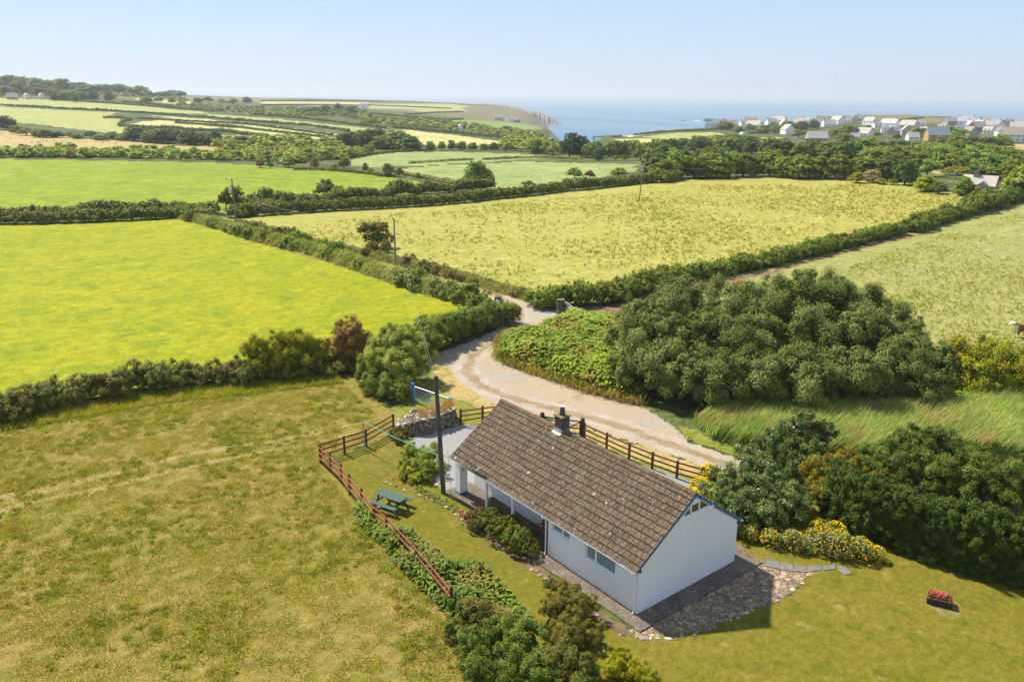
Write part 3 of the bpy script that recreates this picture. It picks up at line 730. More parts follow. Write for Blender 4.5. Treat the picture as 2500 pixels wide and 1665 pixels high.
for k in range(32):
    y0 = -.05 + k * 14.62 / 32; y1 = y0 + 14.62 / 32 + .02
    hh = .022 + (k % 2) * .006
    pr = [(3.5 + (.15 + hh) * math.cos(a) * 1.0, 4.845 + (.12 + hh) * math.sin(a)) for a in np.linspace(math.pi * 1.03, -math.pi * .03, 8)]
    pr += [(3.5 + .13, 4.84), (3.5 - .13, 4.84)]
    rb.prism(pr, 1, y0, y1, float(rng.random()))
rb.build('ridge_tiles', M['tile'], roof)
# fascia, gutters, downpipes, bargeboards
g = MB()
for sg, x in ((1, -.27), (-1, 7.27)):
    pr = [(x + .055 * math.cos(a), 2.285 + .055 * math.sin(a)) for a in np.linspace(math.pi, 2 * math.pi, 7)]
    pr += [(x + .045 * math.cos(a), 2.285 + .045 * math.sin(a)) for a in np.linspace(2 * math.pi, math.pi, 7)]
    o = MB().prism(pr, 1, -.07, 14.58).build('gutter', M['white'], house)
fb = MB(); fb.box(-.215, -.02, 2.20, -.19, 14.55, 2.34); fb.box(-.19, 0.0, 2.215, -.003, 14.5, 2.235); fb.box(7.19, -.02, 2.20, 7.215, 14.55, 2.34); fb.box(7.003, 0, 2.215, 7.19, 14.5, 2.235)
fb.build('fascia', M['white'], house)
def downpipe(x, y, out, z0=.08):
    d = MB(); d.tube([(x - out * 0, y, 2.25), (x, y, 2.16), (x + out * .20, y, 1.98), (x + out * .20, y, z0 + .05), (x + out * .20 - .06, y, z0)], .036, 8)
    d.box(x - .06, y - .06, 2.20, x + .06, y + .06, 2.245)
    return d.build('downpipe', M['white'], house)
downpipe(-.27, .13, 1); downpipe(-.27, 6.22, 1); downpipe(7.27, .15, -1)
for sg in (-1, 1):
    for (yy, th) in ((-.052, .022), (14.53, .022)):
        x0, x1 = 3.5 - sg * 3.74, 3.5
        z0, z1 = 2.305, 2.305 + 3.74 * math.tan(ANG)
        pr = [(x0, z0 - .13), (x1, z1 - .16), (x1, z1 - .004), (x0, z0 - .004)]
        MB().prism(pr, 1, yy, yy + th).build('bargeboard', M['blue'], house)
for x in (-.03, 6.92): MB().box(x, -.055, 2.20, x + .13, -.004, 2.30).build('bargeboard_end', M['navy'], house)
# windows
def window(y0, y1, z0, z1, mull, lab):
    f = MB(); x = .10; w = .055
    f.box(x, y0 + .001, z0, x + .05, y0 + w, z1).box(x, y1 - w, z0, x + .05, y1 - .001, z1).box(x, y0 + w, z0, x + .05, y1 - w, z0 + w).box(x, y0 + w, z1 - w, x + .05, y1 - w, z1 - .001)
    f.box(x - .012, mull - .045, z0 + w, x + .05, mull + .045, z1 - w)
    fo = f.build('window', M['white'], house)
    p = MB()
    p.box(x + .02, y0 + w, z0 + w, x + .03, mull - .045, z1 - w).box(x + .02, mull + .045, z0 + w, x + .03, y1 - w, z1 - w)
    p.build('pane', M['curtain'], fo)
    s = MB(); s.add([(-.07, y0 - .08, z0 - .10), (-.07, y1 + .08, z0 - .10), (-.07, y1 + .08, z0 - .035), (-.07, y0 - .08, z0 - .035), (.098, y0 - .08, z0 - .10), (.098, y1 + .08, z0 - .10), (.098, y1 + .08, z0 - .002), (.098, y0 - .08, z0 - .002)],
                    [(0, 1, 2, 3), (4, 7, 6, 5), (0, 4, 5, 1), (3, 2, 6, 7), (0, 3, 7, 4), (1, 5, 6, 2)])
    s.build('sill', M['white'], fo)
window(1.45, 3.42, 1.22, 2.10, 2.80, 0); window(4.55, 5.85, 1.55, 2.10, 5.14, 1)
# triangular gable window: bars proud of the wall, panes behind them
gw = MB(); yb = -.045
def gbar(a, b, w): gw.bar((a[0], yb / 2 - .002, a[1]), (b[0], yb / 2 - .002, b[1]), abs(yb), w, up=(0, 0, 1) if abs(a[0] - b[0]) > abs(a[1] - b[1]) else (1, 0, 0))
gw.box(2.42, -.085, 3.86, 4.82, -.003, 3.975)
for (a, b, w) in (((3.21, 3.98), (3.21, 4.52), .09), ((3.79, 3.98), (3.79, 4.60), .09), ((2.45, 4.00), (4.72, 4.00), .05), ((3.25, 4.47), (3.75, 4.47), .06), ((2.62, 4.06), (3.20, 4.46), .06), ((3.80, 4.585), (4.66, 4.0), .11)):
    gbar(a, b, w)
gwo = gw.build('window', M['white'], house)
gp = MB()
for poly in ([(2.62, 4.02), (3.17, 4.02), (3.17, 4.41)], [(3.26, 4.02), (3.745, 4.02), (3.745, 4.44), (3.26, 4.44)], [(3.84, 4.02), (4.56, 4.02), (3.84, 4.52)]):
    gp.prism(poly, 1, -.016, -.004)
M['olive_glass'] = plain('curtained glass', (.065, .068, .022), .2, .35, 9, spec=.6)
gp.build('pane', M['olive_glass'], gwo)
pl_ = MB().prism([(3.02, 4.53), (3.98, 4.53), (3.5, 4.87)], 1, -.012, -.002); pl_.build('gable_panel', M['white'], house)
# porch: pier, posts, floor, door, lamp bracket
pr_ = MB().box(.03, 13.93, .16, .56, 14.39, 2.27).build('pier', M['wall'], house)
MB().box(.015, 13.915, 0, .575, 14.405, .16).build('plinth', M['blue'], pr_)
pb = MB().box(.2, 13.915, 1.62, .215, 13.93, 1.80).box(.2, 13.88, 1.785, .215, 13.915, 1.80).box(.28, 13.90, 1.55, .33, 13.93, 1.64)
pb.build('lamp_bracket', M['navy'], pr_)
for y in (11.52, 9.18):
    po = MB().box(.10, y - .065, .17, .23, y + .065, 2.27).build('porch_post', M['white'], house, bevel=.012)
    MB().box(.08, y - .085, 0.065, .25, y + .085, .17).build('post_base', M['blue'], po)
dr = MB().box(1.47, 9.32, .08, 1.51, 10.22, 2.08).build('door', M['white'], house)
dp = MB()
for k in range(3):
    y0 = 9.43 + k * .235; dp.box(1.452, y0, .95, 1.469, y0 + .20, 1.93)
dp.box(1.452, 9.43, .2, 1.469, 10.10, .8); dp.build('door_panel', M['white'], dr, bevel=.006)
MB().tube([(1.44, 9.39, 1.05), (1.44, 9.47, 1.05)], .013, 6).build('handle', M['galv'], dr)
# chimney
ch = MB().box(3.26, 8.95, 4.45, 3.86, 9.53, 5.66).build('chimney', M['stack'], house, bevel=.01)
M['lichen_cap'] = plain('lichened slab', (.19, .14, .05), .9, .55, 7)
MB().box(3.20, 8.89, 5.66, 3.92, 9.59, 5.72).build('chimney_cap', M['lichen_cap'], ch)
MB().tube([(3.56, 9.24, 5.72), (3.56, 9.24, 5.80), (3.56, 9.24, 6.18)], [.155, .15, .12], 16).build('chimney_pot', M['pot'], ch, smooth=False)
MB().tube([(3.56, 9.24, 6.185), (3.56, 9.24, 6.235)], .145, 16).build('pot_cover', M['lead'], ch)
lf = MB(); lf.box(3.235, 8.925, 4.60, 3.885, 9.555, 4.98); lf.add([(3.1, 8.9, 4.72), (3.25, 8.9, 4.83), (3.25, 9.6, 4.83), (3.1, 9.6, 4.72)], [(0, 1, 2, 3)]); lf.build('flashing', M['lead'], ch)

# paths round the house: slabs that stand a little above the ground
def slab(name, poly, z1, m, z0=-.05): return tag(MB().prism(poly, 2, z0, z1).build(name, m), kind='structure')
slab('concrete_path', [(-.78, -.92), (8.1, -.92), (8.1, .002 + 0), (7.0, 0.0), (0, 0), (0, 6.12), (1.43, 6.12), (1.43, 14.9), (-.28, 14.9), (-.28, 7.2), (-.95, 6.4), (-.78, 3)], .06, M['concrete'])
slab('concrete_path', [(7.0, .01), (8.1, .01), (8.5, .7), (8.2, 1.8), (7.5, 2.2), (7.0, 2.2)], .055, M['concrete'])
M['slab'] = plain('grey paving slab', (.17, .16, .145), .85, .25, 3, .4, 30)
sp = [((1868, 1364), (1903, 1372), (1905, 1390), (1870, 1384)), ((1905, 1373), (1936, 1379), (1938, 1396), (1908, 1391)), ((1938, 1380), (1968, 1383), (1972, 1397), (1940, 1396)), ((1970, 1383), (2003, 1381), (2008, 1392), (1974, 1397)), ((2006, 1381), (2040, 1379), (2040, 1390), (2010, 1392)), ((2043, 1380), (2068, 1386), (2078, 1402), (2062, 1404), (2044, 1391))]
for k, q in enumerate(sp):
    P = Gs(q)[:, :2]; P = P.mean(0) + (P - P.mean(0)) * .96
    o = MB().prism([tuple(v) for v in P], 2, -.03, .035).build('paving_slab', M['slab'])
    tag(o, ['grey paving slab of the curving path, touching the concrete apron', 'grey paving slab next after the one at the apron', 'grey paving slab in the curve, above the largest pale crazy paving stone', 'grey paving slab near the middle of the curved row', 'grey paving slab next to the last of the curved row', 'last grey paving slab at the free end of the curved row'][k], 'paving slab', 'paving slabs of the curved garden path')

# ------------------------------------------------------------------ porch bench, picnic table, planter
t = thing('bench', 'brown varnished wooden bench on the porch beside the drainpipe corner', 'bench', (0, 0, .06))
s = MB()
for k in range(4): s.box(.60 + k * .115, 6.35, .40, .70 + k * .115, 7.85, .44)
s.build('seat', M['bench'], t, bevel=.008)
s = MB()
for k in range(3): s.box(1.10 + k * .02, 6.35, .55 + k * .16, 1.14 + k * .02, 7.85, .67 + k * .16)
s.build('backrest', M['bench'], t, bevel=.008)
for y in (6.40, 7.78):
    a = MB().box(.58, y - .03, .60, 1.16, y + .04, .65).build('armrest', M['bench'], t)
    MB().box(.60, y - .02, 0, .67, y + .04, .60).build('leg', M['bench'], t)
    MB().box(1.08, y - .02, 0, 1.15, y + .04, .95).build('leg', M['bench'], t)
    MB().box(.67, y - .015, .34, 1.08, y + .03, .40).build('side_rail', M['bench'], t)

tc = (G(914, 1214) + G(985, 1246)) / 2
tp = np.array([[-4.42, 15.98], [-3.78, 14.21], [-3.2, 14.33], [-3.84, 16.18]])
c0 = tp.mean(0); dirv = (tp[1] - tp[0]); rz = math.atan2(dirv[1], dirv[0])
pt = thing('picnic_table', 'dark green wooden picnic table with fixed benches on the lawn', 'picnic table', (c0[0], c0[1], 0), rz)
s = MB()
for k in range(5): s.box(-.95, -.36 + k * .146, .72, .95, -.36 + k * .146 + .138, .76)
s.build('table_top', M['green_paint'], pt, bevel=.006)
for sy in (-1, 1):
    s = MB()
    for k in range(2): s.box(-.95, sy * .70 - .15 + k * .152, .42, .95, sy * .70 - .15 + k * .152 + .142, .46)
    s.build('seat', M['green_paint'], pt, bevel=.006)
for sx in (-1, 1):
    for sy in (-1, 1): MB().bar((sx * .68, sy * .20, .70), (sx * .68, sy * .56, 0), .055, .10, up=(1, 0, 0)).build('leg', M['green_paint'], pt)
    MB().box(sx * .68 - .055 - .03, -.84, .32, sx * .68 - .03, .84, .42).build('crossbar', M['green_paint'], pt)
    MB().box(sx * .68 - .03, -.34, .63, sx * .68 + .03, .34, .715).build('top_rail', M['green_paint'], pt)
    MB().bar((sx * .66, 0, .40), (sx * .22, 0, .70), .05, .08, up=(0, 1, 0)).build('brace', M['green_paint'], pt)

a, b_ = np.array([11.28, -7.56]), np.array([11.70, -8.42])
d = (b_ - a); Lp = np.linalg.norm(d); d /= Lp; nrm = np.array([-d[1], d[0]]);
if nrm @ np.array([.63, .78]) < 0: nrm = -nrm
mid = a + d * Lp / 2 + nrm * .27
pl = thing('flower_planter', 'dark wooden trough of red and pink flowers standing on the lawn', 'planter', (mid[0], mid[1], 0), math.atan2(d[1], d[0]))
s = MB(); hl, hw = .52, .29
s.box(-hl, -hw, .02, hl, -hw + .03, .30).box(-hl, hw - .03, .02, hl, hw, .30).box(-hl, -hw + .03, .02, -hl + .03, hw - .03, .30).box(hl - .03, -hw + .03, .02, hl, hw - .03, .30)
s.build('box', plain('tarred planks', (.045, .030, .028), .6, .4, 14), pl)
MB().box(-hl - .012, -hw - .012, .30, hl + .012, -hw + .035, .325).box(-hl - .012, hw - .035, .30, hl + .012, hw + .012, .325).box(-hl - .012, -hw + .035, .30, -hl + .035, hw - .035, .325).box(hl - .035, -hw + .035, .30, hl + .012, hw - .035, .325).build('rim', M['bench'], pl)
MB().box(-hl + .031, -hw + .031, .1, hl - .031, hw - .031, .27).build('soil', GRASS['soil'], pl)
def blobs(cs, rs, cols_t, n=6):
    """small faceted blobs: octahedra"""
    V, Q, T = [], [], []
    o = np.array([[1, 0, 0], [-1, 0, 0], [0, 1, 0], [0, -1, 0], [0, 0, 1], [0, 0, -1]]) * 1.0
    f = np.array([[0, 2, 4], [2, 1, 4], [1, 3, 4], [3, 0, 4], [2, 0, 5], [1, 2, 5], [3, 1, 5], [0, 3, 5]])
    for k, c in enumerate(cs): V.append(o * rs[k] + c); Q.append(f + 6 * k); T += [cols_t[k]] * 8
    return np.concatenate(V), np.concatenate(Q), np.array(T)
def petal_mat():
    t = NT('bedding petals'); f = t.attr()
    return t.done(t.pbr(t.ramp(f, [(0, (.55, .008, .02)), (.3, (.62, .02, .10)), (.5, (.55, .015, .20)), (.7, (.72, .14, .10)), (.86, (.75, .35, .33)), (1, (.85, .80, .74))], 'CONSTANT'), .6, .2))
rg = np.random.default_rng(8)
cs = np.stack([rg.uniform(-.47, .47, 130), rg.uniform(-.26, .26, 130), rg.uniform(.36, .50, 130)], 1); cs[:, 2] += .05 * (1 - (cs[:, 1] / .27) ** 2)
V, Q, T = blobs(cs, rg.uniform(.022, .04, 130), rg.random(130))
mobj('flowers', np_mesh('flowers', V, Q, petal_mat(), T), pl)['kind'] = 'stuff'
cs = np.stack([rg.uniform(-.48, .48, 260), rg.uniform(-.26, .26, 260), rg.uniform(.27, .42, 260)], 1)
V, Q, T = blobs(cs, rg.uniform(.02, .045, 260), rg.random(260))
mobj('leaves', np_mesh('leaves', V, Q, leafmat('planter leaf', (.02, .05, .012), (.05, .11, .02)), T), pl)['kind'] = 'stuff'

# ------------------------------------------------------------------ fences
def rail_fence(name, label, posts, h, rails, m_post, m_rail, pr=.075, side=1, group=None, squarep=False, rail=(.045, .09), offs=.09):
    P = [np.array([*p[:2], float(zt(p[0], p[1]))]) for p in posts]
    t = thing(name, label, 'fence', P[0], 0, group); o0 = P[0]
    for p in P:
        q = p - o0
        (MB().box(q[0] - pr, q[1] - pr, q[2] - .1, q[0] + pr, q[1] + pr, q[2] + h) if squarep else MB().tube([(q[0], q[1], q[2] - .1), (q[0], q[1], q[2] + h - .02), (q[0], q[1], q[2] + h)], [pr, pr, pr * .8], 10)).build('post', m_post, t)
    for k in range(len(P) - 1):
        a, b = P[k] - o0, P[k + 1] - o0
        d = (b - a); d /= np.linalg.norm(d); n = np.array([d[1], -d[0], 0]) * side * offs
        for rz_ in rails:
            jit = (hash((k, rz_)) % 7 - 3) * .004
            MB().bar(a + n + [0, 0, rz_ + jit] - d * .03, b + n + [0, 0, rz_ - jit] + d * .03, rail[0], rail[1]).build('rail', m_rail, t)
    return t
fp = [(1.66, 24.35), (-1.06, 23.18), (-2.71, 23.03), (-4.44, 22.94)]
rail_fence('timber_fence', 'red brown post and rail fence running from the stone wall past the blue pole', fp, 1.25, (.38, .75, 1.10), M['stain'], M['stain'], side=1)
fp2 = [(-4.50, 22.70), (-4.56, 21.2), (-4.66, 19.57), (-4.91, 18.0), (-5.16, 16.05), (-5.45, 14.1), (-5.44, 12.76), (-5.62, 11.0), (-5.80, 9.2), (-6.05, 7.3), (-6.34, 5.35)]
rail_fence('timber_fence', 'long red fence between the lawn and the pasture, lower end buried in bracken', fp2, 1.25, (.38, .75, 1.10), M['stain'], M['stain_light'], side=1)
rail_fence('timber_fence', 'short red brown fence between the stone wall and the cottage gable', [(5.95, 22.44), (7.52, 22.0), (9.1, 21.4)], 1.2, (.35, .7, 1.05), M['stain'], M['stain'], squarep=True, pr=.06)
rf = [(11.29, 15.49), (11.33, 13.4), (11.36, 11.4), (11.52, 9.57), (11.8, 7.83), (12.3, 6.3), (12.8, 4.8)]
rail_fence('timber_fence', 'red brown fence behind the roof, between the drive and the gravel strip', rf, 1.15, (.35, .7, 1.05), M['stain'], M['stain'], squarep=True, pr=.06)
# dark wicket gate beside the chimney, two heavy posts
gp0, gp1 = np.array([11.29, 15.70]), np.array([9.75, 18.1])
for p, lb in ((gp0, 'thick dark gate post right of the chimney'), (gp1, 'thick dark gate post left of the chimney')):
    tag(MB().box(p[0] - .11, p[1] - .11, -.1, p[0] + .11, p[1] + .11, 1.42).build('gate_post', M['darkwood'], bevel=.02), lb, 'gate post')
gt = thing('garden_gate', 'dark brown wooden garden gate with diagonal braces behind the chimney', 'gate', (*gp0, 0))
e = gp1 - gp0; eL = np.linalg.norm(e); e3 = np.array([e[0] / eL, e[1] / eL, 0])
for z in (.25, .62, 1.12): MB().bar(e3 * .14 + [0, 0, z], e3 * (eL - .14) + [0, 0, z], .05, .085).build('rail', M['darkwood'], gt)
for q in (.16, eL - .16): MB().bar(e3 * q + [0, 0, .15], e3 * q + [0, 0, 1.2], .06, .09).build('stile', M['darkwood'], gt)
MB().bar(e3 * .2 + [0, 0, 1.06], e3 * eL * .5 + [0, 0, .3], .04, .07).build('brace', M['darkwood'], gt)
MB().bar(e3 * (eL - .2) + [0, 0, 1.06], e3 * eL * .5 + [0, 0, .3], .04, .07).build('brace', M['darkwood'], gt)

# ------------------------------------------------------------------ stone wall and field gates
def stone_mat():
    t = NT('dry stone'); c = t.coord()
    v = t.n('ShaderNodeTexVoronoi', {'Vector': t.coord(scale=(1, 1, 1.7)), 'Scale': 5.0}); k = t.n('ShaderNodeSeparateColor', {'Color': v.outputs['Color']}).outputs[0]
    e = t.n('ShaderNodeTexVoronoi', {'Vector': t.coord(scale=(1, 1, 1.7)), 'Scale': 5.0}, feature='DISTANCE_TO_EDGE').outputs['Distance']
    col = t.ramp(k, [(0, (.11, .09, .07)), (.4, (.20, .17, .13)), (.7, (.28, .24, .19)), (1, (.36, .33, .28))])
    col = t.mix(t.step(e, .02, .08), (.035, .03, .024), col)
    col = t.mix(1.0, col, t.ramp(t.noise(c, 8.0, 5.0, .7), [(.3, .6), (.7, 1.3)]), 'MULTIPLY')
    h = t.math('ADD', t.step(e, 0, .12), t.math('MULTIPLY', t.noise(c, 12.0, 4.0), .5))
    return t.done(t.pbr(col, .9, .2, normal=t.bump(h, 1.0, .08)))
M['stone'] = stone_mat()
def rock_mesh(name, m, seed, sub=2, flat=.7):
    rg = np.random.default_rng(seed); b = bmesh.new(); bmesh.ops.create_icosphere(b, subdivisions=sub, radius=1)
    for v in b.verts:
        q = np.array(v.co); n = 1 + .28 * (vnoise(q[0] * 1.7 + seed, q[1] * 1.7 + q[2] * 2.3, .8) - .5) * 2
        v.co = Vector((q[0] * n, q[1] * n * .8, max(q[2] * n * flat, -.35)))
    me = bpy.data.meshes.new(name); b.to_mesh(me); b.free(); me.materials.append(m); return me
sw = thing('stone_wall', 'thick dry stone wall with dead grass on top beside the metal gate', 'wall', (0, 0, 0))
front = [(1.75, 24.3), (1.95, 23.1), (3.1, 22.35), (4.6, 22.35), (5.75, 22.6), (6.15, 23.4)]
back = [(2.4, 25.2), (3.0, 25.0), (3.8, 24.55), (4.9, 24.25), (5.7, 24.35), (6.3, 24.6)]
V, Q = [], []
NL = 9
fr, bk = resample(front, .22), resample(back, .22); n = min(len(fr), len(bk)); fr, bk = resample(front, .22)[:n], None
fr = np.stack([np.interp(np.linspace(0, 1, 40), np.linspace(0, 1, len(front)), [p[k] for p in front]) for k in (0, 1)], 1)
bk = np.stack([np.interp(np.linspace(0, 1, 40), np.linspace(0, 1, len(back)), [p[k] for p in back]) for k in (0, 1)], 1)
hts = np.interp(np.linspace(0, 1, 40), [0, .12, .3, .7, 1], [.25, .55, 1.0, 1.12, 1.15])
prof = [(0, 0), (.02, .33), (.05, .66), (.09, .98), (.25, 1.05), (.5, 1.08), (.75, 1.05), (.93, .98), (.97, .5), (1, 0)]
rg = np.random.default_rng(2)
for i in range(40):
    for (a, hh) in prof:
        p = fr[i] * (1 - a) + bk[i] * a; V.append((p[0] + rg.normal() * .045, p[1] + rg.normal() * .045, -.02 + hh * hts[i] + rg.normal() * .035 * (hh > 0)))
m_ = len(prof)
for i in range(39):
    for j in range(m_ - 1): Q.append((i * m_ + j, (i + 1) * m_ + j, (i + 1) * m_ + j + 1, i * m_ + j + 1))
me = bpy.data.meshes.new('core'); me.from_pydata(V, [], Q + [tuple(range(m_)), tuple(39 * m_ + j for j in reversed(range(m_)))]); me.materials.append(M['stone'])
mobj('core', me, sw)
rkm = [plain('field stone', (.30, .26, .21), .9, .3, 4, .6, 12), plain('pale stone', (.50, .45, .37), .9, .25, 4, .6, 12), plain('dark stone', (.15, .13, .11), .9, .35, 4, .6, 12)]
rocks = [rock_mesh('rock', rkm[k % 3], 3 + k) for k in range(6)]
for k in range(70):
    i = rg.integers(0, 40); a = rg.choice([rg.uniform(.05, .2), rg.uniform(.1, .95), rg.uniform(.1, .95)]); p = fr[i] * (1 - a) + bk[i] * a
    o = mobj('coping_stone', rocks[rg.integers(0, 6)], sw); s_ = rg.uniform(.09, .19)
    o.location = (p[0], p[1], hts[i] * 1.02); o.scale = (s_ * 1.4, s_, s_ * .6); o.rotation_euler = (0, 0, rg.random() * 6)

def field_gate(a, b, h, nb, name_label, m, braces=True, cat='gate'):
    a, b = np.array(a, float), np.array(b, float)
    t = thing('field_gate', name_label, cat, a); d = b - a; L = np.linalg.norm(d[:2]); u = d / L
    fr_ = MB(); z0 = .18
    fr_.tube([(0, 0, z0), (0, 0, h)], .028, 8); fr_.tube([tuple(u * L + [0, 0, z0]), tuple(u * L + [0, 0, h])], .028, 8); fr_.tube([(0, 0, h), tuple(u * L + [0, 0, h])], .03, 8)
    fr_.build('gate_frame', m, t)
    zs = z0 + (h - z0) * (np.arange(nb) / nb) ** 1.25
    for z in zs: MB().tube([(0, 0, z), tuple(u * L + [0, 0, z])], .022, 6).build('bar', m, t)
    if braces:
        for (p, q) in (((.06, z0), (.5, h)), ((.5, h), (.5, z0)), ((.5, h), (.82, z0 + .2))):
            MB().tube([tuple(u * L * p[0] + [0, 0.012, p[1]]), tuple(u * L * q[0] + [0, .012, q[1]])], .016, 6).build('brace', m, t)
    return t
gb = np.array([5.62, 28.3, 0]); ge = np.array([6.35, 24.6, 0])
field_gate(gb + [.03, -.22, 0], ge, 1.25, 6, 'galvanised seven bar field gate hung on the bright blue post', M['galv'])
tag(MB().tube([(gb[0], gb[1], -.1), (gb[0], gb[1], 1.45)], [.13, .13], 14).build('gate_post', M['steel_blue'], smooth=False), 'fat bright blue steel gate post beside the round green bush', 'gate post')
tag(MB().box(ge[0] - .08, ge[1] - .34, .9, ge[0] + .12, ge[1] - .06, 1.28).box(ge[0] + .02, ge[1] - .20, -.1, ge[0] + .12, ge[1] - .1, .9).build('gate_latch_post', M['steel_blue']), 'small blue latch post where the metal gate meets the stone wall', 'latch post')
a = Gs([(1211, 758), (1238, 792)]); field_gate(a[0], a[1], 1.25, 5, 'pale metal gate into the bright field at the bend of the drive', M['galv'], False)
a = Gs([(1377, 764), (1412, 790)])
field_gate(a[0], a[1] + (a[1] - a[0]) * .6, 1.3, 6, 'pale metal gate between stone pillar and bracken at the head of the drive', M['galv'], False)
a = Gs([(538, 538), (556, 541)]); field_gate(a[0], a[1], 1.5, 5, 'small pale metal gate at the far end of the grassy lane', M['galv'], False)
a = Gs([(1369, 469), (1382, 467)]); field_gate(a[0], a[1], 1.5, 5, 'tiny pale gate in the gap of the long far hedge', M['galv'], False)
a = Gs([(2196, 573), (2222, 562)]); field_gate(a[0], a[1], 1.3, 4, 'old grey wooden field gate in the gap of the right hand hedge', M['greywood'], True)
def pillar(p, r, h, label):
    v, q = [], []; rg = np.random.default_rng(int(abs(p[0] * 100)))
    for z in np.linspace(-.1, h, 7):
        for k in range(10):
            a = k * math.pi / 5; rr = r * (1 + rg.normal() * .07); v.append((p[0] + rr * math.cos(a), p[1] + rr * math.sin(a), p[2] + z))
    for i in range(6):
        for k in range(10): q.append((i * 10 + k, i * 10 + (k + 1) % 10, (i + 1) * 10 + (k + 1) % 10, (i + 1) * 10 + k))
    q.append(tuple(60 + k for k in range(10)))
    me = bpy.data.meshes.new('stone_pillar'); me.from_pydata(v, [], q); me.materials.append(M['stone']); return tag(mobj('stone_pillar', me), label, 'gate pillar')
pillar(G(1216, 757), .38, 1.5, 'rough stone gate pillar at the far end of the drive bend gate')
pillar(G(1240, 797), .38, 1.5, 'rough stone gate pillar at the near end of the drive bend gate')
pillar(G(1368, 765), .42, 1.55, 'broad stone gate pillar against the dark hedge across the drive')
pillar(G(2200, 574), .55, 1.4, 'grey stone stub at the gap in the right hand hedge')

# ------------------------------------------------------------------ poles, wires, washing line
M['pole'] = plain('creosoted pole', (.105, .09, .07), .85, .4, 3, .4, 30)
M['pole_light'] = plain('weathered pole', (.24, .20, .155), .85, .25, 3, .3, 30)
M['insul'] = plain('insulator', (.06, .05, .05), .4)
M['wire'] = plain('cable', (.30, .31, .30), .5)
def pole(base, h, label, m, r0=.13, lean=(0, 0), arm=0.0, armz=0.0, armrz=0.0, transformer=False, green=False):
    t = thing('utility_pole', label, 'utility pole', base, 0)
    top = (lean[0], lean[1], h)
    MB().tube([(0, 0, -.3), (0, 0, 0), top], [r0 * 1.04, r0, r0 * .72], 10).build('pole', m, t)
    if arm:
        e = np.array([math.cos(armrz), math.sin(armrz), 0]) * arm / 2
        c = MB().bar(np.array(top) + [0, 0, -armz] - e, np.array(top) + [0, 0, -armz] + e, .1, .12).build('crossarm', M['galv'], t)
        for s_ in (-.92, .92):
            q = np.array(top) + [0, 0, -armz] + e * s_
            MB().tube([q + [0, 0, .06], q + [0, 0, .12], q + [0, 0, .3]], [.05, .09, .05], 8).build('insulator', M['insul'], c)
    if transformer:
        q = np.array(top) + [-.42 * R2[0], -.42 * R2[1], -2.05]
        b_ = MB().tube([q - [0, 0, .42], q + [0, 0, .42]], [.3, .3], 14).build('transformer', M['galv'], t)
        MB().bar(q + [-.05, .0, .4], q + np.array([-R2[0], -R2[1], 0]) * .75 + [0, 0, .55], .06, .06).build('bushing', M['insul'], b_)
    return np.array(base) + top
pE = pole((-.55, 14.8, 0), 7.2, 'tall dark wooden pole standing against the cottage porch corner', M['pole'], .15, lean=(-.18, .28))
th = thing  # (kept short)
tE = MB().tube([(0, 0, 0), (.1, 0, .1), (.15, 0, 0), (.1, 0, -.12)], .015, 5)
pA = pole(G(966, 655), 6.6, 'plain grey pole rising from the grassy bank beside the thorn bush', M['pole_light'], .13)
pB = pole(G(577, 556), 8.3, 'grey pole with crossarm and round transformer at the far lane gate', M['pole_light'], .15, arm=1.9, armz=.15, armrz=-.45, transformer=True)
pC = pole(G(1560, 492), 7.4, 'leaning brown pole with a crossarm standing alone in the weedy meadow', M['pole_light'], .13, lean=(.55, -.3), arm=1.8, armz=.1, armrz=-.6)
pD = pole(G(2048, 439), 4.4, 'short brown pole with a pale box at the meadow fence', M['pole_light'], .14)
tag(MB().box(pD[0] - .25, pD[1] - .25, pD[2] - .75, pD[0] + .25, pD[1] + .25, pD[2] - .05).build('switch_box', M['galv'], bevel=.03), 'pale square box fixed to the top of the short pole by the meadow fence', 'switch box')
for (px, py, hp, lb) in ((1911, 387, 23, 'brown pole with crossarm among the dark trees below the barn roof'), (2007, 394, 18, 'small brown pole with crossarm in front of the dark tree row'), (2174, 395, 29, 'tall brown pole with crossarm rising from the pale windswept trees'), (2332, 440, 20, 'thin pole beside the yellow green bush above the grey farmhouse')):
    b_ = G(px, py); pole(b_, hp * m_per_px(b_), lb, M['pole_light'], .16, arm=1.9, armz=.1, armrz=-.4)
def wire(a, b, sag, r, label, m, name='power_cable', cat='cable', n=24):
    a, b = np.array(a, float), np.array(b, float); s = np.linspace(0, 1, n)[:, None]
    P = a + (b - a) * s; P[:, 2] -= (4 * sag * s * (1 - s))[:, 0]
    o0 = P[0].copy()
    o = MB().tube([tuple(p - o0) for p in P], r, 5, False).build(name, m); o.location = o0
    return tag(o, label, cat)
wire(pE + [.08, .05, -.25], pA + [.1, 0, -.2], .8, .006, 'thin pale cable from the porch pole up to the bank pole, outer strand', M['wire'])
wire(pE + [-.08, -.02, -.35], pA + [-.1, 0, -.45], .85, .006, 'thin pale cable from the porch pole up to the bank pole, inner strand', M['wire'])
wire(pA + [0, 0, -.15], pB + [0, 0, -2.6], 1.2, .018, 'thin cable from the bank pole to the transformer pole', M['wire'])
wire(pB + [.8, -.4, .1], pC + [-.7, .5, .1], 1.6, .016, 'thin line from the transformer pole to the leaning meadow pole, upper strand', M['wire'])
wire(pC + [.7, -.4, .1], pD + [0, 0, 0], 1.2, .016, 'thin line from the leaning meadow pole to the short fence pole', M['wire'])
bp = np.array([-1.42, 22.78, 0])
M['bluepole'] = plain('blue pole paint', (.03, .30, .52), .4)
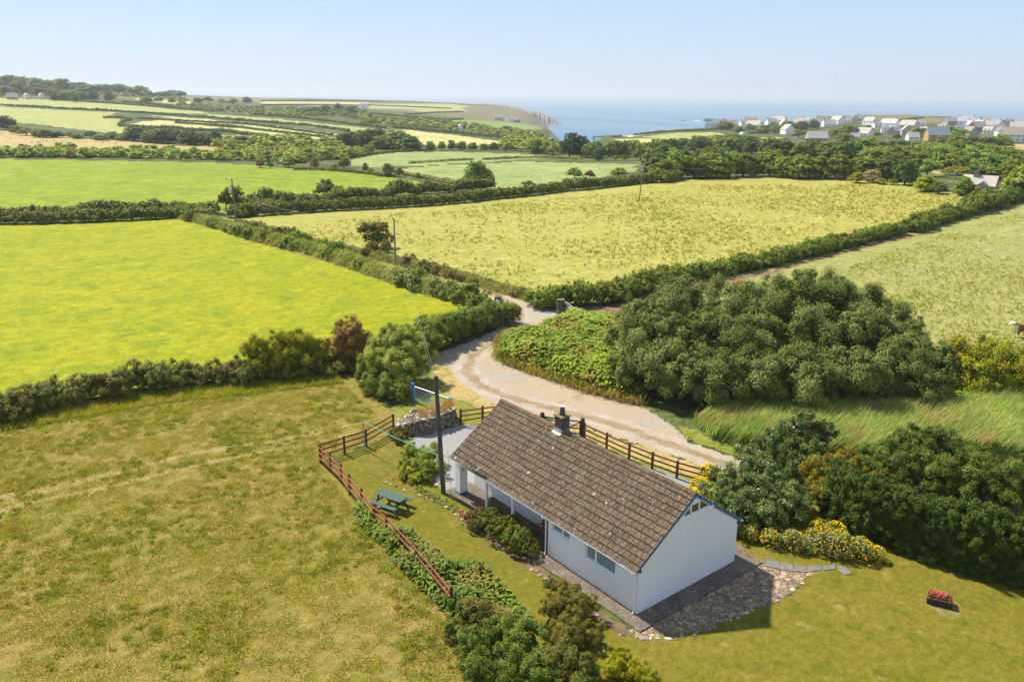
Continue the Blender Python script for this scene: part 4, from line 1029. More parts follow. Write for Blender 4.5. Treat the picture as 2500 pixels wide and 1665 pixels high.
tag(MB().tube([tuple(bp + [0, 0, -.05]), tuple(bp + [0, 0, 2.1])], .032, 8).build('washing_line_post', M['bluepole']), 'thin bright blue washing line post beside the fence', 'washing line post')
wire(bp + [0, 0, 2.02], np.array([-.62, 14.9, 2.35]), .12, .018, 'turquoise washing line from the blue post to the porch pole', plain('turquoise line', (.12, .45, .42), .5), 'washing_line', 'washing line')
wire((-.27, 14.5, 2.28), (-.42, 14.86, 2.35), .03, .012, 'short dark cable from the porch pole to the roof corner', M['insul'])
wire((-.50, 14.35, 2.9), G(1104, 1239) + [0, 0, .05], 0.0, .012, 'thin grey rope hanging straight down beside the porch pier', M['wire'], 'rope', 'rope')
# ------------------------------------------------------------------ plants: leaf-sized faces on clumps of clumps
def unit(v): return v / (np.linalg.norm(v, axis=-1, keepdims=True) + 1e-9)
def leaf_quads(C, N, L, W, rng, lean=None):
    T = rng.normal(size=C.shape)
    if lean is not None: T = T * .6 + np.asarray(lean)
    T = unit(T - N * (T * N).sum(1, keepdims=True)); B = np.cross(N, T)
    l = (L * rng.uniform(.65, 1.3, len(C)))[:, None] / 2; w = (W * rng.uniform(.7, 1.25, len(C)))[:, None] / 2
    V = np.stack([C + T * l - N * l * .25, C + B * w, C - T * l, C - B * w], 1).reshape(-1, 3)
    return V, np.arange(len(V)).reshape(-1, 4)
_ICO = None
def ico():
    global _ICO
    if _ICO is None:
        b = bmesh.new(); bmesh.ops.create_icosphere(b, subdivisions=2, radius=1)
        _ICO = (np.array([v.co[:] for v in b.verts]), np.array([[v.index for v in f.verts] for f in b.faces])); b.free()
    return _ICO
def clumps(lobes, leaf, rng, asp=.5, cov=1.3, subs=16, rs=.36, up=.6, zmin=0.0, core=.48, lean=None, rnd=.55, low=-.35, cull=True, rad=(.60, 1.12), srange=(.5, 1.4)):
    """lobes (n, 6): centre and radii. Leaves sit on small clumps that sit on the lobes. Returns V, [quads, tris], tint"""
    lobes = np.asarray(lobes, float)
    if lobes.shape[1] == 4: lobes = np.c_[lobes[:, :3], lobes[:, 3], lobes[:, 3], lobes[:, 3]]
    SC_, SR, SO, ST = [], [], [], []; subs, rs = subs * 1.7, rs * .78
    for L in lobes:
        n = max(4, int(subs * rng.uniform(.85, 1.15)))
        u = unit(rng.normal(size=(n * 3, 3))); u = u[u[:, 2] > low][:n]
        SC_.append(L[:3] + u * L[3:] * rng.uniform(*rad, (len(u), 1)))
        SR.append(L[3:].mean() * rs * rng.uniform(*srange, len(u))); SO.append(u); ST.append(rng.normal(.5, .16, len(u)) + rng.normal() * .08)
    SC_, SR, SO, ST = map(np.concatenate, (SC_, SR, SO, ST))
    cnt = np.maximum(3, (cov * 2 * math.pi * SR ** 2 / (leaf * leaf * asp * .5)).astype(int))
    ix = np.repeat(np.arange(len(SC_)), cnt)
    u = unit(rng.normal(size=(len(ix), 3)) + SO[ix] * .7)
    C = SC_[ix] + u * (SR[ix] * rng.uniform(.2, 1.15, len(ix)))[:, None]
    keep = C[:, 2] > zmin
    for L in (lobes if cull else []):
        q = (C - L[:3]) / L[3:]; keep &= (q * q).sum(1) > .50 ** 2
    C, u, ix = C[keep], u[keep], ix[keep]
    N = unit(u * .55 + SO[ix] * .6 + rng.normal(size=C.shape) * rnd + np.array([0, 0, up]))
    V, Q = leaf_quads(C, N, leaf, leaf * asp, rng, lean)
    tint = np.clip(ST[ix] + rng.normal(0, .22, len(ix)), 0, 1)
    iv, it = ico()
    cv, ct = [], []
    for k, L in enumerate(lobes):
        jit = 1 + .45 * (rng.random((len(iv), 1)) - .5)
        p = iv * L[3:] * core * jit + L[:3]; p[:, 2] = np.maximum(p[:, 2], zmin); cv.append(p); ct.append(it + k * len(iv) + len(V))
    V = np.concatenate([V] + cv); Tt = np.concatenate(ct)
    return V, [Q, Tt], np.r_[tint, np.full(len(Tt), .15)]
def LB(rows):
    """clump centres from photo column, row, rough distance and radius; never lower than they could stand on the ground"""
    out = []
    for (a, b, D, r) in rows:
        p = at(a, b, D); g = float(zt(p[0], p[1]))
        if p[2] - g < .75 * r: p = at(a, b, D * (CAM[2] - g - .75 * r) / (CAM[2] - p[2]))
        out.append((*p, r))
    return out
def LBX(rows, k, dD=0.0): return LB([(a, b, D + dD, r * k) for (a, b, D, r) in rows])
def ground_of(lobes):
    c = np.asarray(lobes)[:, :2].mean(0); return np.array([c[0], c[1], float(zt(*c))])
def shrub(name, label, cat, lobes, leaf, mat, seed, group=None, trunk=None, part='foliage', solo=False, **kw):
    rng = np.random.default_rng(seed); o0 = ground_of(lobes)
    L = np.asarray(lobes, float).copy(); L[:, :3] -= o0
    V, Q, T = clumps(L, leaf, rng, **kw)
    if solo:
        o = mobj(name, np_mesh(name, V, Q, mat, T)); o.location = o0; return tag(o, label, cat, group)
    t = thing(name, label, cat, o0, 0, group)
    mobj(part, np_mesh(part, V, Q, mat, T), t)
    B = MB(); rg = random.Random(seed)
    for k in range(trunk or 4):
        l = L[rg.randrange(len(L))]; a = Vector((l[0] * .35 + rg.uniform(-.15, .15), l[1] * .35 + rg.uniform(-.15, .15), 0)); b_ = Vector(l[:3])
        m = (a + b_) / 2 + Vector((rg.uniform(-.2, .2), rg.uniform(-.2, .2), .1)); r = max(.03, .035 * float(L[:, 5].max()) + .02) if len(L[0]) > 5 else max(.03, .04 * float(L[:, 3].max()))
        B.tube([a, m, b_], [r, r * .7, r * .35], 7)
    B.build('stem', M['bark'], t)
    return t
M['bark'] = plain('bark', (.10, .08, .06), .9, .4, 4, .6, 20)
G_ = dict(
    willow=leafmat('willow leaf', (.048, .066, .019), (.135, .148, .055), (.075, .09, .030), .5, .18, nscale=.35),
    hedge=leafmat('hedge leaf', (.045, .068, .012), (.135, .150, .028), (.11, .085, .03), .6, .2, nscale=.5),
    hedge2=leafmat('dense hedge leaf', (.046, .070, .012), (.145, .165, .028), (.095, .10, .02), .6, .2, nscale=.4),
    gorse=leafmat('gorse leaf', (0.086, 0.090, 0.006), (0.194, 0.180, 0.007), (0.115, 0.108, 0.009), .7, .25, nscale=.5),
    round=leafmat('sallow leaf', (.085, .120, .020), (.225, .265, .060), None, .55, .25),
    haw=leafmat('hawthorn leaf', (.055, .065, .012), (.135, .125, .03), (.15, .085, .035), .6, .2, nscale=.8),
    brownhaw=leafmat('flowered out hawthorn', (.085, .055, .022), (.22, .13, .06), (.06, .05, .018), .7, .15, nscale=.4),
    bright=leafmat('bright hawthorn', (0.086, 0.115, 0.006), (0.202, 0.223, 0.009), (0.158, 0.108, 0.014), .6, .25, nscale=.8),
    laurel=leafmat('dark hedge leaf', (.018, .036, .006), (.058, .082, .012), (.042, .050, .011), .5, .18, nscale=.9),
    laurel2=leafmat('shaggy shrub leaf', (.022, .044, .007), (.085, .115, .016), (.06, .06, .014), .5, .2, nscale=.6),
    silver=leafmat('leathery leaf', (.024, .046, .013), (.105, .135, .06), None, .30, .12),
    yellowgreen=leafmat('golden conifer spray', (.10, .10, .010), (.25, .22, .014), (.13, .115, .03), .7, .2, nscale=1.1),
    fuchsia=leafmat('fuchsia leaf', (.038, .054, .008), (.115, .135, .016), (.09, .05, .016), .6, .2, nscale=3.5),
    redshrub=leafmat('reddish fuchsia leaf', (.055, .035, .014), (.13, .085, .028), (.06, .07, .014), .6, .2, nscale=2.5),
    yard=leafmat('yard shrub', (.06, .085, .012), (.17, .20, .03), None, .6, .22),
    lime=leafmat('strap leaf', (0.122, 0.151, 0.014), (0.252, 0.266, 0.043), None, .6, .3),
    brownshrub=leafmat('browning shrub', (.055, .052, .011), (.135, .105, .026), (.07, .075, .014), .7, .2, nscale=1.0),
    bracken=leafmat('bracken', (.034, .058, .008), (.095, .125, .020), (.11, .085, .03), .6, .2, nscale=.45),
    brackenlit=leafmat('light bracken', (.065, .105, .012), (.165, .21, .030), (.16, .13, .04), .6, .3, nscale=.4),
    ragwort=leafmat('grey shrub leaf', (.05, .065, .045), (.14, .16, .11), None, .6, .15),
    straw=leafmat('straw grass', (.15, .135, .045), (.27, .215, .095), (.09, .11, .02), .8, .25, nscale=.7),
    bankgrass=leafmat('tall bank grass', (.125, .135, .048), (.255, .25, .125), (.105, .125, .03), .8, .25, nscale=.5),
    reed=leafmat('tall grass', (.10, .145, .045), (.225, .245, .12), (.21, .165, .11), .8, .3, nscale=.5),
    weed=leafmat('rough weeds', (0.086, 0.144, 0.009), (0.194, 0.252, 0.022), None, .7, .3),
    dock=leafmat('dock', (.15, .135, .032), (.22, .205, .055), (.20, .14, .055), .8, .3, nscale=.08),
    tuft=leafmat('grass tuft', (.130, .138, .016), (.215, .182, .036), (.24, .18, .07), .8, .35, nscale=.5),
    tussock=leafmat('tussock', (.090, .108, .012), (.19, .19, .030), (.22, .16, .05), .8, .3, nscale=.3),
    dead=leafmat('dead grass', (0.223, 0.124, 0.043), (0.310, 0.205, 0.093), None, .8, .2),
)
def yellow_mat():
    t = NT('yellow flower'); return t.done(t.pbr(t.mix(t.attr(), (.58, .38, .002), (.75, .56, .006)), .7, .1))
M['yellow'] = yellow_mat()

RT0 = np.random.default_rng(19)
# the big willow thicket behind the drive
rows = [(1555, 905, 58.6, 2.0), (1640, 925, 57.8, 2.3), (1740, 940, 57.0, 2.3), (1850, 940, 57.2, 2.4), (1960, 935, 57.8, 2.5), (2075, 935, 58.2, 2.4), (2185, 925, 58.8, 2.3), (2255, 945, 58.0, 2.0),
        (1555, 830, 62.5, 2.3), (1650, 850, 61.5, 2.9), (1765, 860, 61.0, 3.0), (1880, 860, 61.5, 3.0), (2000, 860, 62.0, 3.1), (2110, 865, 62.5, 2.9), (2205, 880, 62.0, 2.5), (2275, 905, 61.5, 1.9),
        (1580, 775, 66.5, 2.2), (1660, 775, 66.5, 2.9), (1770, 775, 66.0, 3.0), (1880, 775, 66.5, 3.0), (1990, 765, 67.0, 3.2), (2080, 780, 67.0, 3.0), (2165, 815, 66.5, 2.6), (2030, 735, 69.0, 2.2), (1650, 745, 69.0, 2.0), (1850, 745, 69.5, 2.4)]
WT = LB(rows); n0 = len(WT)
for k in range(46):
    l = WT[RT0.integers(0, n0)]; u = unit(RT0.normal(size=(1, 3)) + [0, 0, .6])[0]; r = l[3] * RT0.uniform(.28, .5)
    WT.append((l[0] + u[0] * l[3] * .85, l[1] + u[1] * l[3] * .85, l[2] + u[2] * l[3] * .85, r))
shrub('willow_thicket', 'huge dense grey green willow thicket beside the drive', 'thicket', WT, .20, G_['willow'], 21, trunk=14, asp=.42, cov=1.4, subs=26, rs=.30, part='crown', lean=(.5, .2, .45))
shrub('hawthorn_bush', 'bright yellow green hawthorn bush at the right end of the willow thicket', 'bush', LB([(2350, 885, 60.5, 1.9), (2420, 890, 60, 2.0), (2490, 905, 59.5, 1.9), (2380, 925, 58.5, 1.7), (2460, 935, 58, 1.7), (2540, 930, 58.5, 2)]), .20, G_['bright'], 22, trunk=6, subs=20, asp=.5)
# clipped dark hedge at the right, and what stands in front of it
HW = Gs([(2065, 1285), (2130, 1325), (2210, 1357), (2300, 1385), (2400, 1416), (2500, 1442), (2640, 1480)])
HW[:, :2] += np.array([.55, .85]) * .9
LW = []
for p in resample(HW, .62):
    for z_, r_ in ((.45, .72), (1.15, .78), (1.85, .78), (2.45, .68)):
        for o_ in (0, .8): LW.append((p[0] + o_ * .55 + RT0.normal() * .1, p[1] + o_ * .85 + RT0.normal() * .1, z_ + RT0.normal() * .1, r_))
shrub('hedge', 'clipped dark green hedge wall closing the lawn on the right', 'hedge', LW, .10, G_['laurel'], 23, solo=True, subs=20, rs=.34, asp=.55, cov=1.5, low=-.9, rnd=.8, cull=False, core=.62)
rows = [(2120, 1150, 42.0, 1.1), (2190, 1145, 41.0, 1.25), (2280, 1155, 40.0, 1.3), (2370, 1180, 39.0, 1.3), (2460, 1205, 38.2, 1.3), (2540, 1215, 38, 1.3),
        (2160, 1120, 43.8, 1.0), (2230, 1100, 43.6, 1.2), (2310, 1098, 43.2, 1.2), (2385, 1128, 42.3, 1.2), (2470, 1168, 41, 1.2)]
shrub('fuchsia_thicket', 'shaggy dark green shrubs rising behind the clipped hedge wall on the right', 'shrubs', LBX(rows, 1.1), .115, G_['laurel2'], 29, trunk=5, subs=34, rs=.27, asp=.5, cov=1.4)
rows = [(1830, 1150, 43.6, 1.15), (1895, 1100, 45.0, 1.15), (1955, 1050, 46.6, .95), (2010, 1062, 46.6, .7), (1770, 1185, 43.0, 1.0), (1748, 1240, 42.2, .9), (1830, 1215, 42.2, 1.1), (1900, 1180, 43.2, 1.1), (1925, 1235, 42.0, .9), (1975, 1120, 44.5, .9), (1800, 1265, 41.6, .8), (1870, 1265, 41.2, .8)]
shrub('evergreen_shrub', 'large evergreen shrub with pale glinting leaves behind the cottage gable', 'shrub', LBX(rows, 1.25), .15, G_['silver'], 24, trunk=3, subs=30, rs=.26, asp=.4, cov=1.3)
rows = [(2000, 1160, 43.2, .75), (2060, 1140, 43.2, .8), (2120, 1165, 42.6, .75), (2060, 1195, 41.8, .75), (2115, 1205, 41.4, .6), (2005, 1205, 41.8, .65), (2140, 1195, 41.8, .45)]
shrub('golden_shrub', 'yellow green spreading shrub with a bare grey patch between evergreen and hedge', 'shrub', LBX(rows, 1.3, -1.6), .13, G_['yellowgreen'], 25, trunk=5, subs=26, rs=.3, asp=.3, cov=1.2)
def flowering(label, lobes, seed, n, fr, name='flowering_bush'):
    t = shrub(name, label, 'flowering bush', lobes, .10, G_['ragwort'], seed, subs=18, rs=.34, asp=.45, cov=.9)
    rg = np.random.default_rng(seed + 1); o0 = np.array(t.location); L = np.asarray(lobes) - np.r_[o0, 0]
    k = rg.integers(0, len(L), n); u = unit(rg.normal(size=(n, 3)) + [0, -.25, .55]); C = L[k, :3] + u * (L[k, 3] * rg.uniform(.98, 1.16, n))[:, None]
    ok = np.ones(n, bool)
    for l in L: ok &= (((C - l[:3]) / l[3]) ** 2).sum(1) > .9
    ok &= C[:, 2] > .06; C = C[ok]
    V, Q, T = blobs(C, rg.uniform(.6, 1.2, len(C)) * fr, rg.random(len(C)))
    o = mobj('flowers', np_mesh('flowers', V, Q, M['yellow'], T), t); o['kind'] = 'stuff'
flowering('bush solid with yellow flowers at the end of the rail fence behind the roof ridge', LB([(1712, 1192, 42.3, .6), (1738, 1168, 42.8, .6), (1698, 1212, 42.0, .45), (1735, 1215, 42.0, .5), (1728, 1150, 43.2, .4)]), 31, 2200, .055)
flowering('low grey leaved bed of yellow flowers spreading along the lawn below the evergreen', LB([(1775, 1297, 41.7, .32), (1830, 1303, 41.0, .42), (1880, 1315, 40.2, .48), (1935, 1322, 39.6, .55), (1995, 1322, 39.1, .65), (2050, 1332, 38.5, .7), (2100, 1342, 38.1, .6), (2140, 1352, 37.7, .4), (2040, 1297, 39.6, .5), (1995, 1290, 40.0, .4)]), 33, 2300, .044)
# round bush by the blue gate post, thorn, gorse
shrub('sallow_bush', 'round pale green bush beside the blue gate post', 'bush', LB([(970, 862, 61, 1.85), (930, 880, 60.5, 1.5), (1012, 885, 60.5, 1.5), (970, 912, 60, 1.6), (962, 832, 61.6, 1.25), (1000, 838, 61.6, 1.15), (925, 850, 61.2, 1.1)]), .15, G_['round'], 41, trunk=5, subs=26, rs=.3, asp=.4, cov=1.2, part='crown', lean=(0, 0, .8))
shrub('bramble', 'dark bramble and ivy mound at the foot of the round pale bush', 'bramble', LB([(912, 938, 59.6, .95), (948, 955, 58.4, .9), (900, 915, 60.2, .9), (985, 962, 58.2, .7), (1010, 945, 58.8, .7)]), .13, G_['hedge'], 42, solo=True, subs=20, asp=.55)
shrub('hawthorn_tree', 'rusty brown flowered hawthorn between the gorse and the round pale bush', 'tree', LB([(858, 822, 64, 1.5), (830, 838, 64, 1.15), (890, 842, 64, 1.15), (858, 862, 63.6, 1.3), (826, 872, 63.4, .9), (893, 880, 63, .9)]), .15, G_['brownhaw'], 43, trunk=5, subs=26, rs=.3, asp=.45, part='crown')
shrub('gorse_bush', 'yellow topped gorse standing up out of the long hedge by the bright field', 'bush', LB([(620, 862, 61.2, 1.15), (680, 848, 62, 1.35), (735, 848, 62.8, 1.3), (780, 862, 63, 1.0), (700, 880, 61.2, 1.1), (640, 890, 60.4, 1.0), (760, 890, 61.8, 1.0)]), .15, G_['gorse'], 44, solo=True, subs=22, asp=.35, cov=1.1)
# shrubs in the garden
shrub('shrub', 'bushy green shrub beside the gravel yard and the porch pole', 'shrub', LB([(1010, 1105, 46.8, .65), (1050, 1112, 46.3, .75), (1030, 1138, 45.4, .75), (1066, 1145, 45.0, .55), (990, 1138, 46.0, .5), (1040, 1163, 44.8, .5)]), .10, G_['yard'], 51, subs=22, rs=.32, asp=.3, cov=1.2, lean=(0, 0, 1.2))
shrub('strap_leaf_plant', 'clump of pale lime strap leaves at the foot of the bushy green shrub', 'plant', LB([(992, 1155, 45.2, .42), (1015, 1168, 44.6, .38), (985, 1135, 46, .3)]), .30, G_['lime'], 52, solo=True, subs=16, rs=.4, asp=.14, cov=1.4, lean=(0, 0, 1.0))
shrub('shrub', 'small browning shrub against the end of the stone wall', 'shrub', LB([(965, 1060, 49.4, .42), (985, 1056, 49.6, .38), (975, 1072, 49.0, .38)]), .12, G_['brownshrub'], 53, subs=18, asp=.35)
shrub('fuchsia_bush', 'long olive green fuchsia bush growing along the porch', 'shrub', LB([(1183, 1275, 39.6, .58), (1220, 1297, 38.6, .72), (1262, 1318, 37.7, .75), (1205, 1262, 39.8, .55), (1290, 1338, 37.1, .55), (1245, 1285, 38.8, .6)]), .075, G_['fuchsia'], 54, subs=60, rs=.17, asp=.45, cov=1.5, rad=(.85, 1.04), srange=(.7, 1.2))
shrub('fuchsia_bush', 'smaller reddish fuchsia bush at the porch step', 'shrub', LB([(1155, 1265, 40.4, .45), (1172, 1255, 40.6, .38), (1158, 1285, 39.9, .38)]), .07, G_['redshrub'], 55, subs=50, rs=.19, asp=.45, cov=1.5, rad=(.85, 1.04), srange=(.7, 1.2))
# shrubs at the bottom of the picture
rows = [(1160, 1500, 31.2, .75), (1220, 1545, 30.0, .85), (1290, 1570, 29.4, .9), (1350, 1610, 28.4, .85), (1235, 1625, 28.0, .85), (1310, 1655, 27.4, .85), (1150, 1575, 29.6, .7), (1420, 1630, 27.9, .6), (1110, 1470, 32.2, .5), (1170, 1640, 27.8, .75), (1110, 1540, 30.6, .5), (1400, 1690, 26.6, .7)]
shrub('bramble_thicket', 'dark green bramble and fern thicket at the bottom edge below the fence end', 'thicket', LB(rows), .105, G_['bracken'], 56, trunk=5, subs=26, rs=.32, asp=.4, cov=1.2)
shrub('gorse_bush', 'brownish olive gorse rising out of the bramble thicket near the cottage corner', 'bush', LB([(1380, 1455, 30.6, .68), (1412, 1500, 30, .7), (1350, 1495, 30.4, .62), (1390, 1545, 29.4, .75), (1345, 1428, 31.1, .36), (1440, 1478, 30.2, .42), (1440, 1550, 29.3, .55)]), .095, G_['brownshrub'], 57, trunk=4, subs=26, rs=.3, asp=.28, cov=1.1)
shrub('gorse_bush', 'small yellow green gorse at the lawn edge, bottom right of the bramble thicket', 'bush', LB([(1500, 1632, 28.4, .45), (1550, 1642, 28, .5), (1588, 1660, 27.7, .4), (1520, 1600, 28.8, .32)]), .085, G_['gorse'], 58, subs=22, asp=.25, cov=1.0)

# ------------------------------------------------------------------ hedges
def hedge(label, path, w, h, leaf, mat, seed, jit=.25, subs=14, cov=1.15, group=None, asp=.5, name='hedge', hs=None, gap=None, stepk=.62, **kw):
    rng = np.random.default_rng(seed); P = Gs(path) if len(path[0]) == 2 else np.asarray(path)
    P = resample(P, w * stepk); o0 = P[len(P) // 2].copy(); L = []
    for i, p in enumerate(P):
        if i < 1e9 and gap and rng.random() < gap: continue
        d = unit((P[min(i + 1, len(P) - 1)] - P[max(i - 1, 0)])[None])[0]; n = np.array([-d[1], d[0], 0])
        hh = h * (1 + jit * (vnoise(i * .35 + seed, seed * 1.7, 1.0) - .5) * 2) * (1 + jit * .3 * rng.normal())
        if hs is not None: hh *= float(np.interp(i / max(1, len(P) - 1), *hs))
        r = w * .46
        for s in (-1, 1):
            q = p - o0 + n * s * w * .26 + rng.normal(size=3) * [.12 * w, .12 * w, 0]
            L.append((q[0], q[1], q[2] + max(r * .6, hh - r * .9), r, r, min(r, hh * .55)))
            if hh > 1.4 * r: L.append((q[0] + rng.normal() * .1 * w, q[1] + rng.normal() * .1 * w, q[2] + hh * .36, r * 1.05, r * 1.05, hh * .42))
    zm = (P[:, 2] - o0[2]).min() - .1
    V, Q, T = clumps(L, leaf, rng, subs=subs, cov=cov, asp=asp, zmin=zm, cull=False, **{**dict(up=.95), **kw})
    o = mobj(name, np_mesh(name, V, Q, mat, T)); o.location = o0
    return tag(o, label, 'hedge', group)
hedge('long dark bramble hedge between the bright field and the foreground pasture', HEDGE1, 2.0, 1.75, .145, G_['hedge'], 61)
hedge('tall clipped hedge beside the bend of the drive', HEDGE2, 2.2, 2.7, .15, G_['hedge2'], 62, jit=.1, hs=([0, .5, 1], [1.0, 1.0, .85]))
hedge('long straight hedge between the weedy meadow and the cattle pasture', HEDGE3, 2.0, 1.95, .22, G_['hedge2'], 63, jit=.2)
hedge('bushy hedge from the grey gate up to the right hand trees', HEDGE3B, 2.9, 2.5, .36, G_['hedge'], 64, jit=.35)
hedge('straight clipped hedge along the far side of the weedy meadow, left of the tiny gate', HEDGE4, 2.2, 2.2, .36, G_['hedge2'], 65, jit=.12)
hedge('straight clipped hedge along the far side of the weedy meadow, right of the tiny gate', HEDGE4B, 2.4, 2.5, .38, G_['hedge2'], 66, jit=.12)
hedge('dark hedge below the far bright field, left of the transformer pole', HEDGE5, 2.0, 2.1, .38, G_['hedge'], 67, jit=.2)
hedge('uneven shrubby hedge behind the clipped meadow hedge', HEDGE5B, 2.5, 2.4, .40, G_['hedge'], 68, jit=.5)
hedge('low hedge at the top of the bright field on the left', HEDGE6, 2.0, 1.9, .34, G_['hedge2'], 69, jit=.2)
hedge('low reddish hedge behind the one at the top of the bright field', HEDGE6B, 2.2, 1.4, .38, G_['haw'], 70, jit=.3)
for k, (path, w, h, lb) in enumerate([
    ([(430, 520), (470, 528), (510, 538)], 3.2, 2.0, 'leafy hedge corner where the low hedge meets the grassy lane bank'),
    ([(575, 532), (610, 520), (660, 512)], 2.6, 2.2, 'short hedge curving from the lane gate to the clipped meadow hedge'),
]): hedge(lb, path, w, h, .38, G_['hedge2' if k else 'hedge'], 80 + k, jit=.3)

# ------------------------------------------------------------------ grassy banks, bracken, tall grass
def ridge(name, path, w, h, mat, seed):
    rng = np.random.default_rng(seed); P = resample(Gs(path), .7); V, Q = [], []
    prof = [(-1, -.05), (-.8, .35), (-.45, .85), (0, 1), (.45, .85), (.8, .35), (1, -.05)]; m = len(prof)
    for i, p in enumerate(P):
        d = unit((P[min(i + 1, len(P) - 1)] - P[max(i - 1, 0)])[None])[0]; n = np.array([-d[1], d[0], 0])
        e = min(1, i / 2, (len(P) - 1 - i) / 2)
        for (a, b) in prof: V.append(p + n * a * w / 2 * (1 + .12 * rng.normal()) + [0, 0, b * h * (.25 + .75 * e) * (1 + .14 * rng.normal())])
    for i in range(len(P) - 1):
        for j in range(m - 1): Q.append((i * m + j, (i + 1) * m + j, (i + 1) * m + j + 1, i * m + j + 1))
    me = np_mesh(name, np.array(V), np.array(Q), mat, smooth=True); tag(mobj(name, me), kind='structure')
    return np.array(V), np.array(Q)
def on_faces(V, Q, n, rng):
    a, b, c, d = V[Q[:, 0]], V[Q[:, 1]], V[Q[:, 2]], V[Q[:, 3]]
    ar = np.linalg.norm(np.cross(c - a, d - b), axis=1); k = rng.choice(len(Q), n, p=ar / ar.sum()); s, t = rng.random((2, n, 1))
    return (a[k] * (1 - s) + b[k] * s) * (1 - t) + (d[k] * (1 - s) + c[k] * s) * t
def blades(P, h, w, lean, rng, spread=.35):
    """grass blades as bent two-piece strips, root points P"""
    n = len(P); a = rng.random(n) * 2 * math.pi; hh = (h * rng.uniform(.55, 1.25, n))[:, None]
    sd = np.stack([np.cos(a), np.sin(a), 0 * a], 1) * (w * rng.uniform(.7, 1.3, n))[:, None] / 2
    tip = unit(np.asarray(lean) + rng.normal(size=(n, 3)) * spread * [1, 1, .3]); mid = unit(tip + [0, 0, .9])
    m = P + mid * hh * .55; t = m + tip * hh * .5
    V = np.stack([P - sd, P + sd, m + sd * .8, m - sd * .8, t], 1).reshape(-1, 3); b = np.arange(n)[:, None] * 5
    return V, [b + [0, 1, 2, 3], b + [3, 2, 4]]
def stuff_mesh(name, V, Q, mat, T, label, cat):
    o0 = V.mean(0); o0[2] = 0
    o = mobj(name, np_mesh(name, V - o0, Q, mat, T)); o.location = o0
    return tag(o, label, cat, None, 'stuff')
def grass_stuff(name, P, h, w, mat, seed, label, cat='grass', lean=(.55, .1, .7), spread=.35, red=0.0):
    rng = np.random.default_rng(seed); V, Q = blades(P, h, w, lean, rng, spread)
    k = np.clip(.5 + (vnoise(P[:, 0], P[:, 1], 1.6) - .5) * .8 + rng.normal(0, .22, len(P)), 0, 1)
    return stuff_mesh(name, V, Q, mat, np.r_[k, k], label, cat)
rng = np.random.default_rng(90)
V, Q = ridge('earth_bank', BANK1, 3.0, 1.15, GRASS['bank'], 91)
grass_stuff('long_grass', on_faces(V, Q, 26000, rng), .62, .085, G_['bankgrass'], 92, 'tall seeding grass blown sideways on the lane bank', lean=(.8, -.25, .45))
V, Q = ridge('earth_bank', BANK2, 1.9, .8, GRASS['bank'], 93)
grass_stuff('long_grass', on_faces(V, Q, 12000, rng), .42, .08, G_['bankgrass'], 94, 'dry grass on the low bank at the meadow edge', lean=(.7, -.2, .5))
hedge('straggling brambles and weeds along the top of the lane bank', BANK1, 2.2, 1.7, .24, G_['hedge2'], 89, jit=.5, gap=.55, name='bramble')
hedge('ragged bushes along the low bank at the meadow edge', BANK2, 1.6, 1.15, .24, G_['haw'], 88, jit=.5, gap=.6, name='bramble')
for k, (px, py, r, D_) in enumerate([(727, 585, 1.0, 0), (790, 603, .8, 0)]):
    g = G(px, py + 12); L = [(g[0] + dx, g[1] + dy, g[2] + 1.0 + dz, r * s) for dx, dy, dz, s in ((0, 0, .2, 1), (1.0, -.6, 0, .75), (-.9, .5, 0, .7))]
    shrub('bush', ['bright green leafy bush with white flowers on the lane bank', 'smaller bright green bush next along the lane bank'][k], 'bush', L, .26, G_['weed'], 95 + k, solo=True, subs=16)
# bracken bank between the drive and the thicket
BR = Gs([(1400, 768), (1350, 800), (1290, 826), (1238, 822), (1222, 852), (1224, 876), (1255, 892), (1310, 912), (1390, 938), (1450, 958), (1530, 978), (1570, 985), (1580, 930), (1540, 860), (1520, 800), (1480, 785), (1440, 790)])
def mound(name, P, h, fall, step, mat, seed):
    lo, hi = P[:, :2].min(0), P[:, :2].max(0); xs, ys = np.arange(lo[0], hi[0], step), np.arange(lo[1], hi[1], step)
    X, Y = np.meshgrid(xs, ys, indexing='ij')
    E = resample(np.r_[P, P[:1]], .3)[:, :2]; d = np.full(X.shape, 1e9)
    for e in E: d = np.minimum(d, np.hypot(X - e[0], Y - e[1]))
    ins = inpoly(P, X, Y); s = np.clip(d / fall, 0, 1); Z = np.where(ins, h * np.sqrt(s) * (.75 + .5 * vnoise(X, Y, 1.7)), -.05) + zt(X, Y)
    i = np.arange(X.size).reshape(X.shape); q = np.stack([i[:-1, :-1], i[1:, :-1], i[1:, 1:], i[:-1, 1:]], -1)
    keep = ins[:-1, :-1] | ins[1:, 1:] | ins[1:, :-1] | ins[:-1, 1:]; q = q[keep]
    V = np.stack([X, Y, Z], -1).reshape(-1, 3); u, inv = np.unique(q, return_inverse=True)
    me = np_mesh(name, V[u], inv.reshape(-1, 4), mat, smooth=True); tag(mobj(name, me), kind='structure')
    return V[u], inv.reshape(-1, 4)
